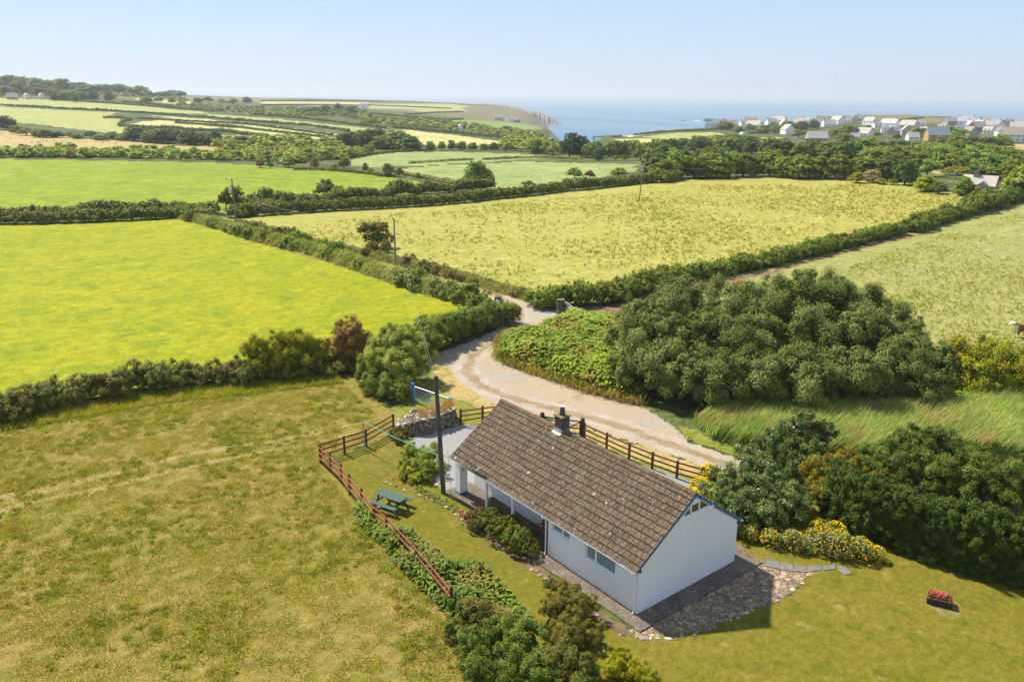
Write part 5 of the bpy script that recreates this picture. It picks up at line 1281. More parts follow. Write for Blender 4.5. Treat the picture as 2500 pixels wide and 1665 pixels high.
def fronds(P, L, W, rng, up=.55):
    """bracken fronds: arching three-piece blades with a narrow tip"""
    n = len(P); a = rng.random(n) * 2 * math.pi; l = (L * rng.uniform(.6, 1.25, n))[:, None]; w = (W * rng.uniform(.7, 1.25, n))[:, None] / 2
    d = np.stack([np.cos(a), np.sin(a), 0 * a], 1); s = np.stack([-np.sin(a), np.cos(a), rng.normal(0, .25, n)], 1); z = np.array([0, 0, 1.0])
    e = rng.uniform(.6, 1.3, n)[:, None] * up
    p1 = P + d * l * .35 + z * l * e * .55; p2 = p1 + d * l * .38 + z * l * e * .10; p3 = p2 + d * l * .33 - z * l * .18
    V = np.stack([P - s * w * .3, P + s * w * .3, p1 + s * w, p1 - s * w, p2 + s * w * .7, p2 - s * w * .7, p3], 1).reshape(-1, 3); b = np.arange(n)[:, None] * 7
    return V, [b + [0, 1, 2, 3], b + [3, 2, 4, 5], b + [5, 4, 6]]
def bracken(P, L, W, mat, seed, label):
    rng = np.random.default_rng(seed); V, Q = fronds(P, L, W, rng); k = np.clip(.5 + (vnoise(P[:, 0] + 9, P[:, 1], 1.2) - .5) + rng.normal(0, .2, len(P)), 0, 1)
    return stuff_mesh('bracken', V, Q, mat, np.r_[k, k, k], label, 'bracken')
V, Q = mound('earth_bank', BR, 1.25, 2.2, .45, GRASS['bank'], 101)
P = on_faces(V, Q, 15000, rng); P = P[P[:, 2] > .35]; P[:, 2] += rng.uniform(0, .35, len(P))
bracken(P, .62, .26, G_['brackenlit'], 102, 'light green bracken covering the bank between drive and willows')
E_ = resample(BR[3:12], .05); E_ = E_[rng.integers(0, len(E_), 9000)] + rng.normal(size=(9000, 3)) * [.35, .35, 0]; E_[:, 2] = np.abs(rng.normal(0, .25, 9000))
grass_stuff('dry_grass', E_, .38, .06, G_['straw'], 103, 'straw coloured dry grass along the foot of the bracken bank', lean=(.3, -.3, .7))
# bracken through the fence
BP = Gs([(868, 1246), (884, 1246), (912, 1288), (950, 1312), (965, 1300), (1005, 1312), (1045, 1345), (1090, 1385), (1170, 1390), (1230, 1450), (1290, 1520), (1200, 1560), (1100, 1500), (1050, 1450), (985, 1390), (940, 1330), (885, 1282)])
q = sample_poly(BP, 15000, rng); P = np.c_[q, np.abs(rng.normal(.10, .18, len(q)))]
P[:, 2] *= .5 + vnoise(P[:, 0], P[:, 1], 1.3)
bracken(P, .36, .12, G_['bracken'], 104, 'dark green bracken growing through the lower end of the red fence')
# tall grass and weeds behind the garden
RP = Gs([(1690, 1035), (1780, 1008), (1900, 990), (2050, 1005), (2250, 1000), (2420, 985), (2560, 985), (2560, 1130), (2400, 1110), (2250, 1095), (2140, 1120), (1990, 1110), (1880, 1085), (1800, 1092), (1735, 1072)])
q = sample_poly(RP, 42000, rng); P = np.c_[q, 0 * q[:, 0]]
grass_stuff('tall_grass', P, 1.35, .055, G_['reed'], 105, 'tall pinkish seeding grass behind the garden shrubs', 'tall grass', lean=(.6, -.45, .75), spread=.28)
RW = Gs([(2240, 985), (2330, 965), (2560, 950), (2560, 1070), (2440, 1060), (2330, 1020)])
q = sample_poly(RW, 9000, rng); P = np.c_[q, rng.uniform(0, .7, len(q))]
bracken(P, .55, .26, G_['weed'], 106, 'bright green nettles and weeds below the yellow green hawthorn')
q = sample_poly(Gs([(1740, 1050), (1790, 1068), (1845, 1108), (1850, 1080), (1800, 1045)]), 4000, rng)
grass_stuff('grass', np.c_[q, 0 * q[:, 0]], .55, .05, G_['weed'], 107, 'bright green rough grass edging the end of the drive', lean=(.4, -.3, .8))
# dock and thistle stalks in the meadow and the cattle pasture
def weeds(poly, n, h, seed, label, size, thr):
    rng = np.random.default_rng(seed); q = sample_poly(Gs(poly), n * 3, rng)
    v = vnoise(q[:, 0], q[:, 1], 16.0) * .35 + vnoise(q[:, 0] + 50, q[:, 1], 5.0) * .3 + rng.random(len(q)) * .35
    q = q[v > thr + rng.normal(0, .05, len(v))][:n]; P = np.c_[q, zt(q[:, 0], q[:, 1])]
    m = 4; PP = np.repeat(P, m, 0) + rng.normal(size=(len(P) * m, 3)) * [size, size, 0]
    return grass_stuff('weeds', PP, h, size * .7, G_['dock'], seed + 1, label, 'weeds', lean=(.2, .05, 1.0), spread=.5)
weeds([(700, 560), (900, 530), (1250, 495), (1650, 450), (2100, 450), (2400, 488), (2190, 560), (1880, 630), (1560, 695), (1300, 715), (1000, 640)], 5500, .36, 110, 'brown dock and thistle stalks scattered over the weedy meadow', .16, .52)
weeds([(1950, 700), (2100, 640), (2300, 570), (2500, 520), (2650, 560), (2650, 900), (2350, 870), (2150, 760)], 3000, .30, 112, 'weed tufts scattered over the cattle pasture', .12, .52)
TRK = [Gs(p[3]) for p in REG if p[1] == 'path']
def off_track(q): return ~(inpoly(TRK[0], q[:, 0], q[:, 1]) | inpoly(TRK[1], q[:, 0], q[:, 1])) | (rng.random(len(q)) < .35)
# tufts of longer grass in the foreground pasture
q = sample_poly(Gs([(-150, 1075), (300, 975), (820, 920), (960, 1050), (780, 1130), (900, 1290), (1100, 1500), (1250, 1690), (-200, 1690)]), 240000, rng)
v = vnoise(q[:, 0], q[:, 1], 2.6) * .25 + vnoise(q[:, 0] + 31, q[:, 1], .6) * .75
q = q[v > .46 + rng.normal(0, .10, len(v))]; q = q[off_track(q)]; P = np.c_[q, 0 * q[:, 0]]
grass_stuff('grass', P, .10, .030, G_['tuft'], 114, 'uneven tufts of longer grass in the foreground pasture', lean=(.5, -.1, .6), spread=.6)
q = sample_poly(Gs([(-200, 1040), (200, 988), (400, 956), (560, 938), (700, 928), (820, 915), (840, 935), (600, 965), (400, 985), (200, 1020), (-200, 1090)]), 15000, rng)
grass_stuff('grass', np.c_[q, 0 * q[:, 0]], .32, .04, G_['tuft'], 115, 'rough uncut grass along the foot of the long bramble hedge', lean=(.4, -.2, .8), spread=.4)
q = sample_poly(Gs([(-150, 1085), (300, 985), (820, 930), (950, 1040), (770, 1130), (880, 1290), (1080, 1500), (1230, 1690), (-200, 1690)]), 2600, rng)
q = q[vnoise(q[:, 0], q[:, 1], 3.2) > .42]; q = q[off_track(q)]; k = np.repeat(np.arange(len(q)), 34); c = q[k] + rng.normal(size=(len(k), 2)) * (.07 + .16 * rng.random(len(q)))[k][:, None]
grass_stuff('tussocks', np.c_[c, 0 * c[:, 0]], .17, .032, G_['tussock'], 117, 'darker green tussocks of grass dotted over the foreground pasture', lean=(.4, -.1, .8), spread=.6)
# dead grass on the stone wall
k = rng.integers(14, 38, 2600); a = np.clip(rng.normal(.55, .2, 2600), .1, .95); q = fr[k] * (1 - a)[:, None] + bk[k] * a[:, None] + rng.normal(size=(2600, 2)) * .08
grass_stuff('dead_grass', np.c_[q, hts[k] * 1.06], .13, .025, G_['dead'], 116, 'orange dead grass growing on top of the stone wall', lean=(.3, -.2, .8), spread=.6)

# ------------------------------------------------------------------ small garden things
rg = np.random.default_rng(120)
def edging(path, n, s, label, group, kinds=(0, 1, 2)):
    P = resample(Gs(path), .05); ks = np.linspace(0, len(P) - 1, n).astype(int)
    for k in ks:
        o = mobj('edging_stone', rocks[int(rg.choice([i for i in range(6) if i % 3 in kinds]))]); p = P[k]
        z = s * rg.uniform(.55, 1.5); o.location = (p[0] + rg.normal() * .06, p[1] + rg.normal() * .06, .01); o.scale = (z * 1.3, z, z * .55); o.rotation_euler = (0, 0, rg.random() * 6)
        tag(o, label, 'stone', group)
edging([(1512, 1548), (1560, 1556), (1630, 1560), (1712, 1540), (1800, 1507), (1880, 1474), (1935, 1440), (1960, 1418)], 46, .10, 'rough stone in the rim between the crazy paving and the lawn', 'stones rimming the crazy paving', (0, 0, 1, 2))
edging([(925, 1170), (965, 1188), (1020, 1205), (1060, 1225), (1110, 1250), (1150, 1290)], 24, .10, 'small stone edging the flower strip above the lawn', 'stones edging the flower strip')
edging([(1300, 1390), (1340, 1415), (1420, 1475), (1470, 1512)], 16, .11, 'pale stone lying along the bare bed below the front windows', 'stones along the bare bed', (0, 1))
edging([(1050, 1160), (1070, 1170), (1085, 1150), (1062, 1182), (1078, 1188), (1090, 1172)], 14, .17, 'round boulder piled between the bushy shrub and the porch pole', 'boulders beside the porch pole', (0, 1))
P = Gs([(1100, 1250), (1150, 1290), (1190, 1310)])
M['poppy'] = plain('poppy petals', (.55, .035, .015), .6, .15, 20)
M['stalk'] = plain('flower stalk', (.07, .12, .03), .7)
for k, (px, py, lb) in enumerate([(960, 1184, 'red poppy at the far end of the flower strip'), (1028, 1212, 'red poppy in the middle of the flower strip'), (1107, 1248, 'red flower next to the hanging rope')]):
    p = G(px, py); t = thing('poppy', lb, 'flower', p, 0, 'red flowers in the strip')
    MB().tube([(0, 0, 0), (.01, 0, .2), (0, .01, .38)], .008, 5).build('stem', M['stalk'], t)
    V, Q, T = blobs(np.array([[0, 0, .41], [.04, .02, .40], [-.03, .03, .40], [0, -.04, .40]]), [.05, .045, .045, .045], [.5] * 4)
    mobj('petals', np_mesh('petals', V, Q, M['poppy'], T), t)
q = sample_poly(Gs([(1115, 1245), (1140, 1260), (1150, 1285), (1125, 1268)]), 90, rg); cs = np.c_[q, rg.uniform(.08, .22, len(q))]
V, Q, T = blobs(cs, rg.uniform(.025, .05, len(q)), rg.random(len(q)))
stuff_mesh('bedding_flowers', V, Q, petal_mat(), T, 'pink and white bedding flowers at the end of the flower strip', 'flowers')
q = sample_poly(Gs([(985, 1172), (1060, 1205), (1120, 1235), (1150, 1275), (1110, 1250), (1040, 1215)]), 420, rg)
P = np.c_[q, rg.uniform(0, .1, len(q))]; bracken(P, .18, .07, G_['yard'], 121, 'low green leaves in the flower strip').name = 'bedding_plants'
# ------------------------------------------------------------------ trees: a few kinds, each copied into place
TL = dict(
    dark=leafmat('dark tree leaf', (0.037, 0.065, 0.018), (0.106, 0.144, 0.040), None, .6, .22, .2),
    mid=leafmat('mid tree leaf', (.066, .092, .016), (.185, .21, .040), None, .6, .25, .14),
    light=leafmat('pale tree leaf', (0.094, 0.125, 0.027), (0.219, 0.250, 0.073), None, .6, .25, .18),
    olive=leafmat('olive tree leaf', (0.077, 0.100, 0.015), (0.194, 0.213, 0.037), None, .6, .25, .2),
    pine=leafmat('pine needle', (0.027, 0.050, 0.020), (0.075, 0.106, 0.040), None, .7, .1, .1),
    brown=leafmat('browning tree leaf', (0.094, 0.075, 0.025), (0.213, 0.169, 0.050), (0.088, 0.106, 0.025), .7, .2, .2),
    cream=leafmat('cream blossom', (.20, .17, .11), (.36, .31, .24), None, .7, .2, .1),
    gold=leafmat('golden leaf', (.115, .125, .012), (.255, .25, .022), None, .6, .25, .15),
    scrub=leafmat('scrub leaf', (0.121, 0.155, 0.034), (0.247, 0.270, 0.069), (0.218, 0.196, 0.063), .7, .2, 0.1, .05),
)
def lobes_round(rg):
    L = [(0, 0, .62, .30, .30, .30)]
    for k in range(7):
        a = k * 2 * math.pi / 7 + rg.uniform(-.3, .3); d = rg.uniform(.20, .30); L.append((d * math.cos(a), d * math.sin(a), rg.uniform(.36, .56), .22, .22, .21))
    for k in range(4):
        a = rg.uniform(0, 6.3); d = rg.uniform(.05, .2); L.append((d * math.cos(a), d * math.sin(a), rg.uniform(.68, .80), .19, .19, .18))
    for k in range(6):
        a = k * 1.05 + rg.uniform(-.3, .3); d = rg.uniform(.22, .34); L.append((d * math.cos(a), d * math.sin(a), rg.uniform(.14, .26), .19, .19, .17))
    return L
def lobes_wind(rg):
    L = []
    for k in range(11):
        h = rg.uniform(.16, .82); a = rg.uniform(0, 6.3); d = rg.uniform(.05, .34) * (1.15 - h * .6); r = rg.uniform(.15, .23)
        L.append((d * math.cos(a) + (h - .45) * .35, d * math.sin(a) - (h - .45) * .22, h, r * 1.15, r, r * .8))
    L.append((0, 0, .45, .30, .28, .28)); return L
def lobes_pine(rg):
    L = []
    for k in range(10):
        h = .28 + .068 * k; d = .20 * (1.25 - h); a = rg.uniform(0, 6.3); r = .20 * (1.25 - h * .75); L.append((d * math.cos(a), d * math.sin(a), h, r, r, r * .75))
    L.append((0, 0, .5, .22, .22, .32)); return L
def lobes_bush(rg):
    L = [(0, 0, .5, .34, .34, .42)]
    for k in range(6):
        a = k * 1.05 + rg.uniform(-.3, .3); d = rg.uniform(.2, .3); L.append((d * math.cos(a), d * math.sin(a), rg.uniform(.3, .55), .22, .22, .27))
    for k in range(3): a = rg.uniform(0, 6.3); L.append((.12 * math.cos(a), .12 * math.sin(a), .78, .16, .16, .18))
    return L
def lobes_flat(rg):
    L = []
    for k in range(8):
        a = rg.uniform(0, 6.3); d = rg.uniform(.08, .38); L.append((d * math.cos(a), d * math.sin(a), rg.uniform(.68, .86), .18, .18, .09))
    return L
SHAPE = dict(round=lobes_round, wind=lobes_wind, pine=lobes_pine, bush=lobes_bush, flat=lobes_flat)
_P = {}
def trunk_mb(L, seed):
    B = MB(); rg = random.Random(seed); L = np.asarray(L)
    B.tube([(0, 0, -.08), (0, 0, .12), (.01, .0, .34), (.0, .02, .5)], [.045, .035, .026, .016], 8)
    for k in range(5):
        l = L[rg.randrange(len(L))]; B.tube([(0, 0, .18 + .05 * k), (l[0] * .5, l[1] * .5, .25 + l[2] * .3), (l[0], l[1], l[2])], [.02, .014, .006], 6)
    return B
def proto(shape, mat, var=0):
    k = (shape, mat, var)
    if k not in _P:
        rg = random.Random(hash_(shape) + var); L = SHAPE[shape](rg); rng = np.random.default_rng(hash_(shape) + var * 7)
        V, Q, T = clumps(L, .062, rng, asp=.6, subs=15 if shape != 'flat' else 12, cov=1.15, rs=.34, rnd=.5)
        tb = trunk_mb(L, var); tv = np.array(tb.v); n = len(V)
        quads = np.array([[n + i for i in f] for f in tb.f if len(f) == 4])
        me = np_mesh('tree', np.concatenate([V, tv]), [np.concatenate([Q[0], quads]), Q[1]], [TL[mat], M['bark']], np.r_[T[:len(Q[0])], np.full(len(quads), .5), T[len(Q[0]):]],
                     midx=np.r_[np.zeros(len(Q[0]), int), np.ones(len(quads), int), np.zeros(len(Q[1]), int)])
        cr = np_mesh('crown', V, Q, TL[mat], T)
        _P[k] = (me, cr, tb)
    return _P[k]
def hash_(s): return sum(ord(c) * (i + 3) for i, c in enumerate(s))
RT = random.Random(77)
def plant(px, py, hpx, wpx, shape, mat, label, group=None, cat='tree', name=None, parts=False, var=None, lift=0.0):
    p = G(px, py); s = m_per_px(p); h, w = hpx * s, wpx * s
    me, cr, tb = proto(shape, mat, RT.randrange(3) if var is None else var)
    name = name or ('bush' if shape == 'bush' else 'pine_tree' if shape == 'pine' else 'tree')
    sc = (w / .95 * RT.uniform(.95, 1.05), w / .95 * RT.uniform(.95, 1.05), h / .98)
    rz = RT.uniform(0, 6.3) if shape != 'wind' else RT.uniform(-.3, .3) - .5
    if parts:
        t = thing(name, label, cat, p, rz, group); t.scale = sc
        mobj('crown', cr, t); k = ('trunk', id(cr))
        if k not in _P:
            o = tb.build('trunk', M['bark'], t); _P[k] = o.data
        else: mobj('trunk', _P[k], t)
        return t
    o = mobj(name, me); o.location = p; o.scale = sc; o.rotation_euler = (0, 0, rz)
    return tag(o, label, cat, group)

T_ = [  # single trees and bushes one can point to
    (552, 510, 46, 36, 'bush', 'brown', 'upright brown topped bush beside the transformer pole', 'bush', 1),
    (795, 480, 42, 52, 'bush', 'dark', 'dark bush sticking up from the shrubby hedge left of the clipped meadow hedge', 'bush', 1),
    (830, 484, 30, 44, 'bush', 'mid', 'smaller bush beside the dark one in the shrubby hedge', 'bush', 1),
    (1163, 450, 56, 62, 'round', 'mid', 'leafy tree, taller of the pair at the corner of the pale cereal field', 'tree', 1),
    (1190, 448, 34, 34, 'round', 'olive', 'small tree, shorter of the pair at the corner of the pale cereal field', 'tree', 1),
    (1136, 448, 18, 30, 'bush', 'brown', 'brown bush at the left foot of the tree pair by the cereal field', 'bush', 0),
    (636, 410, 20, 24, 'bush', 'brown', 'brown bush, leftmost on the top edge of the far bright field', 'bush', 0),
    (660, 411, 16, 18, 'bush', 'dark', 'small dark bush next to the leftmost brown one above the far bright field', 'bush', 0),
    (705, 409, 21, 36, 'bush', 'mid', 'wide flat bush above the far bright field', 'bush', 0),
    (768, 411, 28, 25, 'round', 'brown', 'small brownish thorn tree between two bushes above the far bright field', 'tree', 0),
    (815, 411, 10, 20, 'bush', 'brown', 'tiny brown bush between the thorn tree and the big brown bush', 'bush', 0),
    (840, 414, 30, 37, 'bush', 'brown', 'big rounded brown bush above the right end of the far bright field', 'bush', 0),
    (892, 421, 23, 18, 'bush', 'brown', 'narrow brown bush beyond the big rounded one, cereal field behind', 'bush', 0),
    (948, 431, 32, 34, 'bush', 'olive', 'olive bush at the near corner of the cereal field', 'bush', 0),
    (975, 432, 22, 22, 'bush', 'mid', 'smaller green bush touching the olive bush by the cereal field', 'bush', 0),
    (905, 423, 12, 20, 'bush', 'mid', 'low green bush at the foot of the narrow brown bush', 'bush', 0),
    (1020, 436, 12, 18, 'bush', 'dark', 'tiny dark bush on the straw coloured bank by the cereal field', 'bush', 0),
    (1403, 436, 26, 40, 'bush', 'olive', 'olive bush behind the clipped hedge right of the tiny gate', 'bush', 0),
    (1440, 436, 20, 26, 'bush', 'brown', 'brown bush behind the clipped hedge right of the tiny gate', 'bush', 0),
    (1510, 432, 22, 42, 'bush', 'brown', 'spreading brown thorn behind the clipped hedge near the cereal field', 'bush', 0),
    (1290, 455, 14, 34, 'bush', 'mid', 'low bush behind the end of the clipped hedge left of the tiny gate', 'bush', 0),
    (1390, 384, 58, 50, 'round', 'pine', 'tall dark pine, left one of the pair in front of the bay', 'tree', 1),
    (1418, 384, 52, 52, 'round', 'pine', 'dark pine, right one of the pair in front of the bay', 'tree', 1),
    (1524, 393, 15, 19, 'bush', 'mid', 'small round green bush alone on the dry strip beyond the cereal field', 'bush', 0),
    (1503, 392, 12, 13, 'bush', 'olive', 'tiny bush left of the small round one beyond the cereal field', 'bush', 0),
    (1461, 393, 30, 28, 'round', 'dark', 'dark round tree at the right end of the upper cereal field', 'tree', 0),
    (2128, 446, 32, 42, 'round', 'cream', 'cream flowered tree at the edge of the weedy meadow', 'tree', 1),
    (2090, 447, 26, 40, 'bush', 'gold', 'yellow green bush left of the cream flowered tree', 'bush', 0),
    (2150, 450, 14, 30, 'bush', 'gold', 'low yellow green bush right of the cream flowered tree', 'bush', 0),
    (2178, 452, 14, 26, 'bush', 'light', 'pale grey green bush at the meadow edge before the tall dark tree', 'bush', 0),
    (2208, 452, 62, 60, 'round', 'dark', 'tall dark tree between the cream flowered tree and the golden one', 'tree', 1),
    (2258, 468, 40, 60, 'round', 'gold', 'golden topped tree at the left of the grey farmhouse garden', 'tree', 1),
    (2352, 478, 46, 52, 'round', 'mid', 'grey green tree standing in front of the grey farmhouse', 'tree', 1),
    (2290, 474, 30, 40, 'bush', 'dark', 'dark bush between the golden topped tree and the farmhouse tree', 'bush', 0),
    (2490, 486, 84, 92, 'round', 'light', 'big round pale tree at the right edge beside the grey farmhouse', 'tree', 1),
    (2465, 490, 42, 44, 'round', 'dark', 'dark tree under the left side of the big round pale tree', 'tree', 0),
    (2262, 432, 44, 56, 'wind', 'light', 'windswept pale tree behind the golden topped tree', 'tree', 1),
    (2335, 428, 22, 70, 'bush', 'gold', 'low yellow green shrub behind the grey farmhouse roof', 'bush', 0),
    (2300, 410, 16, 60, 'bush', 'mid', 'low rounded bush behind the little tan clearing', 'bush', 0),
    (2300, 352, 20, 30, 'round', 'mid', 'small tree touching the left end of the half built timber house', 'tree', 0),
    (2440, 354, 26, 36, 'wind', 'light', 'windswept tree in front of the long white house at the lower right of the village', 'tree', 0),
    (1666, 309, 16, 24, 'flat', 'pine', 'dark flat topped tree on the skyline left of the white houses', 'tree', 0),
    (1692, 306, 13, 22, 'flat', 'pine', 'smaller flat topped tree behind the cream gabled house', 'tree', 0),
    (1727, 310, 20, 28, 'round', 'dark', 'round dark tree between the cream gable and the big white house', 'tree', 0),
    (20, 318, 34, 46, 'round', 'dark', 'round dark tree at the left edge above the tan sheep field', 'tree', 0),
    (240, 216, 14, 16, 'flat', 'dark', 'small flat topped tree on the hill skyline, left of the notch', 'tree', 0),
    (306, 222, 15, 18, 'flat', 'dark', 'flat topped tree above the biggest skyline wood on the left hill', 'tree', 0),
    (118, 212, 16, 12, 'round', 'dark', 'small tree poking above the wooded hill skyline at the left', 'tree', 0),
    (268, 248, 26, 28, 'round', 'mid', 'round green tree standing at the right of the hill farm trees', 'tree', 0),
]
for (px, py, hp, wp, sh, mt, lb, ct, pt_) in T_: plant(px, py, hp, wp, sh, mt, lb, None, ct, parts=bool(pt_))
shrub('thorn_bush', 'lone wind bent thorn bush beside the grey pole on the lane bank', 'bush', LB([(900, 562, 119, 1.15), (926, 560, 119, 1.15), (940, 582, 118.5, 1.15), (912, 585, 118, 1.3), (936, 603, 117.5, 1.0), (908, 602, 117.5, .85), (882, 562, 119, .65)]), .24, G_['haw'], 160, trunk=4, part='crown', subs=22)
def belt(path, n, h, w, shapes, mats, label, group, jy=3.0, jx=6.0):
    P = resample(np.asarray(path, float), 1.0); order = np.linspace(0, len(P) - 1, n)
    for i in order:
        p = P[int(i)]
        plant(p[0] + RT.uniform(-jx, jx), p[1] + RT.uniform(-jy, jy), RT.uniform(*h), RT.uniform(*w), RT.choice(shapes), RT.choice(mats), label, group)
DM, ML = ['dark', 'dark', 'mid'], ['mid', 'light', 'olive', 'mid']
belt([(1600, 434), (1660, 438), (1750, 434), (1850, 431), (1905, 431)], 11, (46, 66), (62, 88), ['round', 'round', 'wind'], ['mid', 'mid', 'olive', 'dark'], 'rounded tree in the wood behind the meadow fence, left of the short pole', 'trees behind the meadow fence')
belt([(1945, 434), (2000, 434), (2060, 436), (2110, 438), (2160, 440)], 8, (46, 62), (60, 84), ['round'], ['mid', 'dark', 'mid'], 'rounded tree in the dense row at the meadow fence, around the short pole', 'trees around the short pole')
belt([(1300, 375), (1340, 376), (1370, 377)], 5, (22, 36), (26, 40), ['round', 'bush'], ML, 'small tree left of the two dark pines', 'trees left of the pines')
belt([(1440, 384), (1500, 382), (1560, 384), (1620, 384)], 9, (34, 50), (36, 54), ['round', 'wind'], ['mid', 'dark', 'mid'], 'tree in the valley wood right of the two dark pines', 'valley trees right of the pines')
belt([(1560, 396), (1620, 404), (1680, 405), (1760, 404)], 8, (34, 48), (40, 60), ['round', 'wind'], ['mid', 'light', 'dark'], 'tree in the middle row of the valley wood', 'middle row of the valley wood')
belt([(1600, 378), (1700, 374), (1800, 372), (1860, 376), (1900, 380)], 11, (34, 46), (46, 66), ['round', 'wind'], ['dark', 'mid', 'dark'], 'tree in the far row of the valley wood below the white dome', 'far row of the valley wood')
belt([(1880, 390), (1960, 393), (2040, 396), (2110, 397)], 11, (40, 56), (52, 76), ['round'], ['dark', 'dark', 'mid'], 'dark tree in the close row below the barn roof', 'dark row below the barn')
belt([(2110, 408), (2180, 406), (2260, 408), (2330, 412)], 12, (38, 56), (58, 86), ['wind'], ['light', 'light', 'mid', 'olive'], 'pale windswept tree on the slope right of the dark row', 'windswept trees on the slope')
belt([(2260, 392), (2330, 396), (2400, 404), (2480, 410)], 11, (34, 54), (56, 84), ['wind'], ['light', 'mid', 'light'], 'windswept tree on the slope above the grey farmhouse', 'windswept trees above the farmhouse')
belt([(2380, 436), (2440, 440), (2490, 436), (2350, 420)], 8, (30, 48), (52, 76), ['wind', 'round'], ['mid', 'light', 'dark'], 'tree close behind the grey farmhouse', 'trees behind the farmhouse')
belt([(2330, 380), (2400, 384), (2470, 392), (2520, 396)], 8, (26, 36), (46, 64), ['wind'], ['mid', 'light'], 'tree along the top of the slope below the tan strip', 'trees below the tan strip')
belt([(2060, 358), (2110, 364), (2170, 366), (2230, 368)], 7, (22, 32), (44, 62), ['round', 'wind'], ['mid', 'dark', 'light'], 'garden tree below the white village houses', 'trees below the village')
belt([(1950, 338), (2030, 336), (2070, 334)], 4, (18, 28), (38, 54), ['round', 'wind'], ['mid', 'olive', 'light'], 'village tree left of the long grey barn roof', 'trees by the barn')
belt([(1880, 318), (1940, 322), (1980, 318)], 6, (16, 26), (26, 40), ['round'], ['mid', 'dark'], 'small tree among the left hand village houses', 'trees among the left houses')
belt([(1760, 318), (1800, 320), (1850, 324), (1890, 326)], 7, (14, 24), (26, 40), ['round', 'bush'], ['mid', 'olive'], 'tree beside the white dome field', 'trees beside the dome field')
belt([(2240, 336), (2265, 336), (2310, 334), (2340, 334)], 6, (18, 28), (34, 54), ['wind', 'round'], ['mid', 'olive', 'light'], 'tree in the clump above the half built timber house', 'clump above the timber house')
belt([(2330, 360), (2380, 362), (2410, 360), (2440, 362)], 6, (22, 34), (40, 60), ['round', 'wind'], ['mid', 'dark'], 'tree right of the half built timber house', 'trees right of the timber house')
belt([(2130, 332), (2150, 324), (2060, 316), (2190, 338)], 6, (9, 14), (20, 30), ['round'], ['mid', 'dark'], 'small garden tree between the village roofs', 'garden trees in the village')
belt([(1240, 352), (1280, 362), (1330, 366)], 7, (14, 24), (22, 36), ['round', 'bush'], ['mid', 'olive', 'light'], 'bush left of the pines at the end of the pale hay field', 'bushes at the hay field end')
belt([(1050, 370), (1110, 366), (1170, 366), (1230, 372)], 8, (16, 26), (22, 34), ['round', 'bush'], ['mid', 'dark', 'olive'], 'small tree between the pale hay field and the cereal field', 'trees above the cereal field')
belt([(840, 362), (870, 356), (900, 358), (930, 362), (975, 366), (1005, 368)], 11, (32, 48), (50, 80), ['round'], ['dark', 'dark', 'mid'], 'dark tree in the rounded wood left of the pale hay field', 'rounded wood by the hay field')
belt([(640, 395), (700, 392), (780, 388), (850, 384), (900, 374)], 12, (16, 28), (30, 48), ['bush', 'round'], ML, 'bushy tree in the scrub above the far bright field', 'scrub trees above the bright field')
belt([(335, 346), (380, 348), (430, 352), (480, 354), (520, 356)], 10, (26, 40), (40, 64), ['round'], ['dark', 'mid', 'dark'], 'tree in the dark wood between the tan field and the hay strips', 'wood above the tan field')
belt([(40, 328), (90, 334), (150, 338), (220, 340), (300, 344)], 11, (12, 22), (30, 46), ['bush', 'round'], ['dark', 'mid', 'olive'], 'tree in the hedge line along the top of the tan sheep field', 'trees along the tan field')
belt([(560, 362), (610, 360), (640, 358), (690, 360), (740, 366)], 9, (20, 32), (36, 52), ['round', 'bush'], ['mid', 'dark'], 'tree in the hollow right of the tan field', 'trees right of the tan field')
belt([(130, 245), (160, 246), (190, 247), (225, 248)], 6, (18, 26), (22, 32), ['round'], ['mid', 'dark'], 'tree in the row right of the white hill farm', 'trees right of the hill farm')
belt([(-40, 214), (20, 212), (60, 214), (110, 218), (160, 222), (210, 226)], 16, (16, 28), (34, 54), ['round'], DM, 'tree of the wooded hill skyline at the left', 'trees on the left skyline')
belt([(-40, 232), (30, 230), (90, 232), (140, 234)], 12, (18, 30), (34, 52), ['round'], ['mid', 'dark', 'mid'], 'tree on the wooded slope above the hill farm', 'trees above the hill farm')
belt([(240, 228), (265, 228), (290, 230), (330, 232), (350, 234)], 9, (14, 24), (30, 46), ['round', 'wind'], ['dark', 'mid'], 'tree in the wood on the middle of the left skyline', 'skyline wood in the middle')
belt([(345, 236), (370, 236), (400, 238), (440, 240)], 8, (12, 20), (26, 38), ['round', 'wind'], DM, 'tree at the right end of the left skyline', 'skyline trees at the right end')
belt([(360, 250), (500, 252), (560, 252), (600, 254)], 9, (8, 16), (20, 36), ['round', 'bush'], ['dark', 'mid'], 'far tree in the hedgerows below the skyline notch', 'far hedgerow trees')
belt([(730, 280), (760, 278), (790, 280), (820, 276), (840, 278), (860, 284)], 9, (12, 24), (28, 44), ['round'], ['dark', 'dark', 'mid'], 'tree in the two dark round woods of the far valley', 'dark round woods')
belt([(860, 290), (900, 294), (960, 296), (1050, 304), (1130, 312), (1200, 318), (1280, 328)], 22, (8, 16), (26, 44), ['bush', 'round'], ['dark', 'dark', 'mid'], 'tree of the dark valley side wood under the headland fields', 'valley side wood')

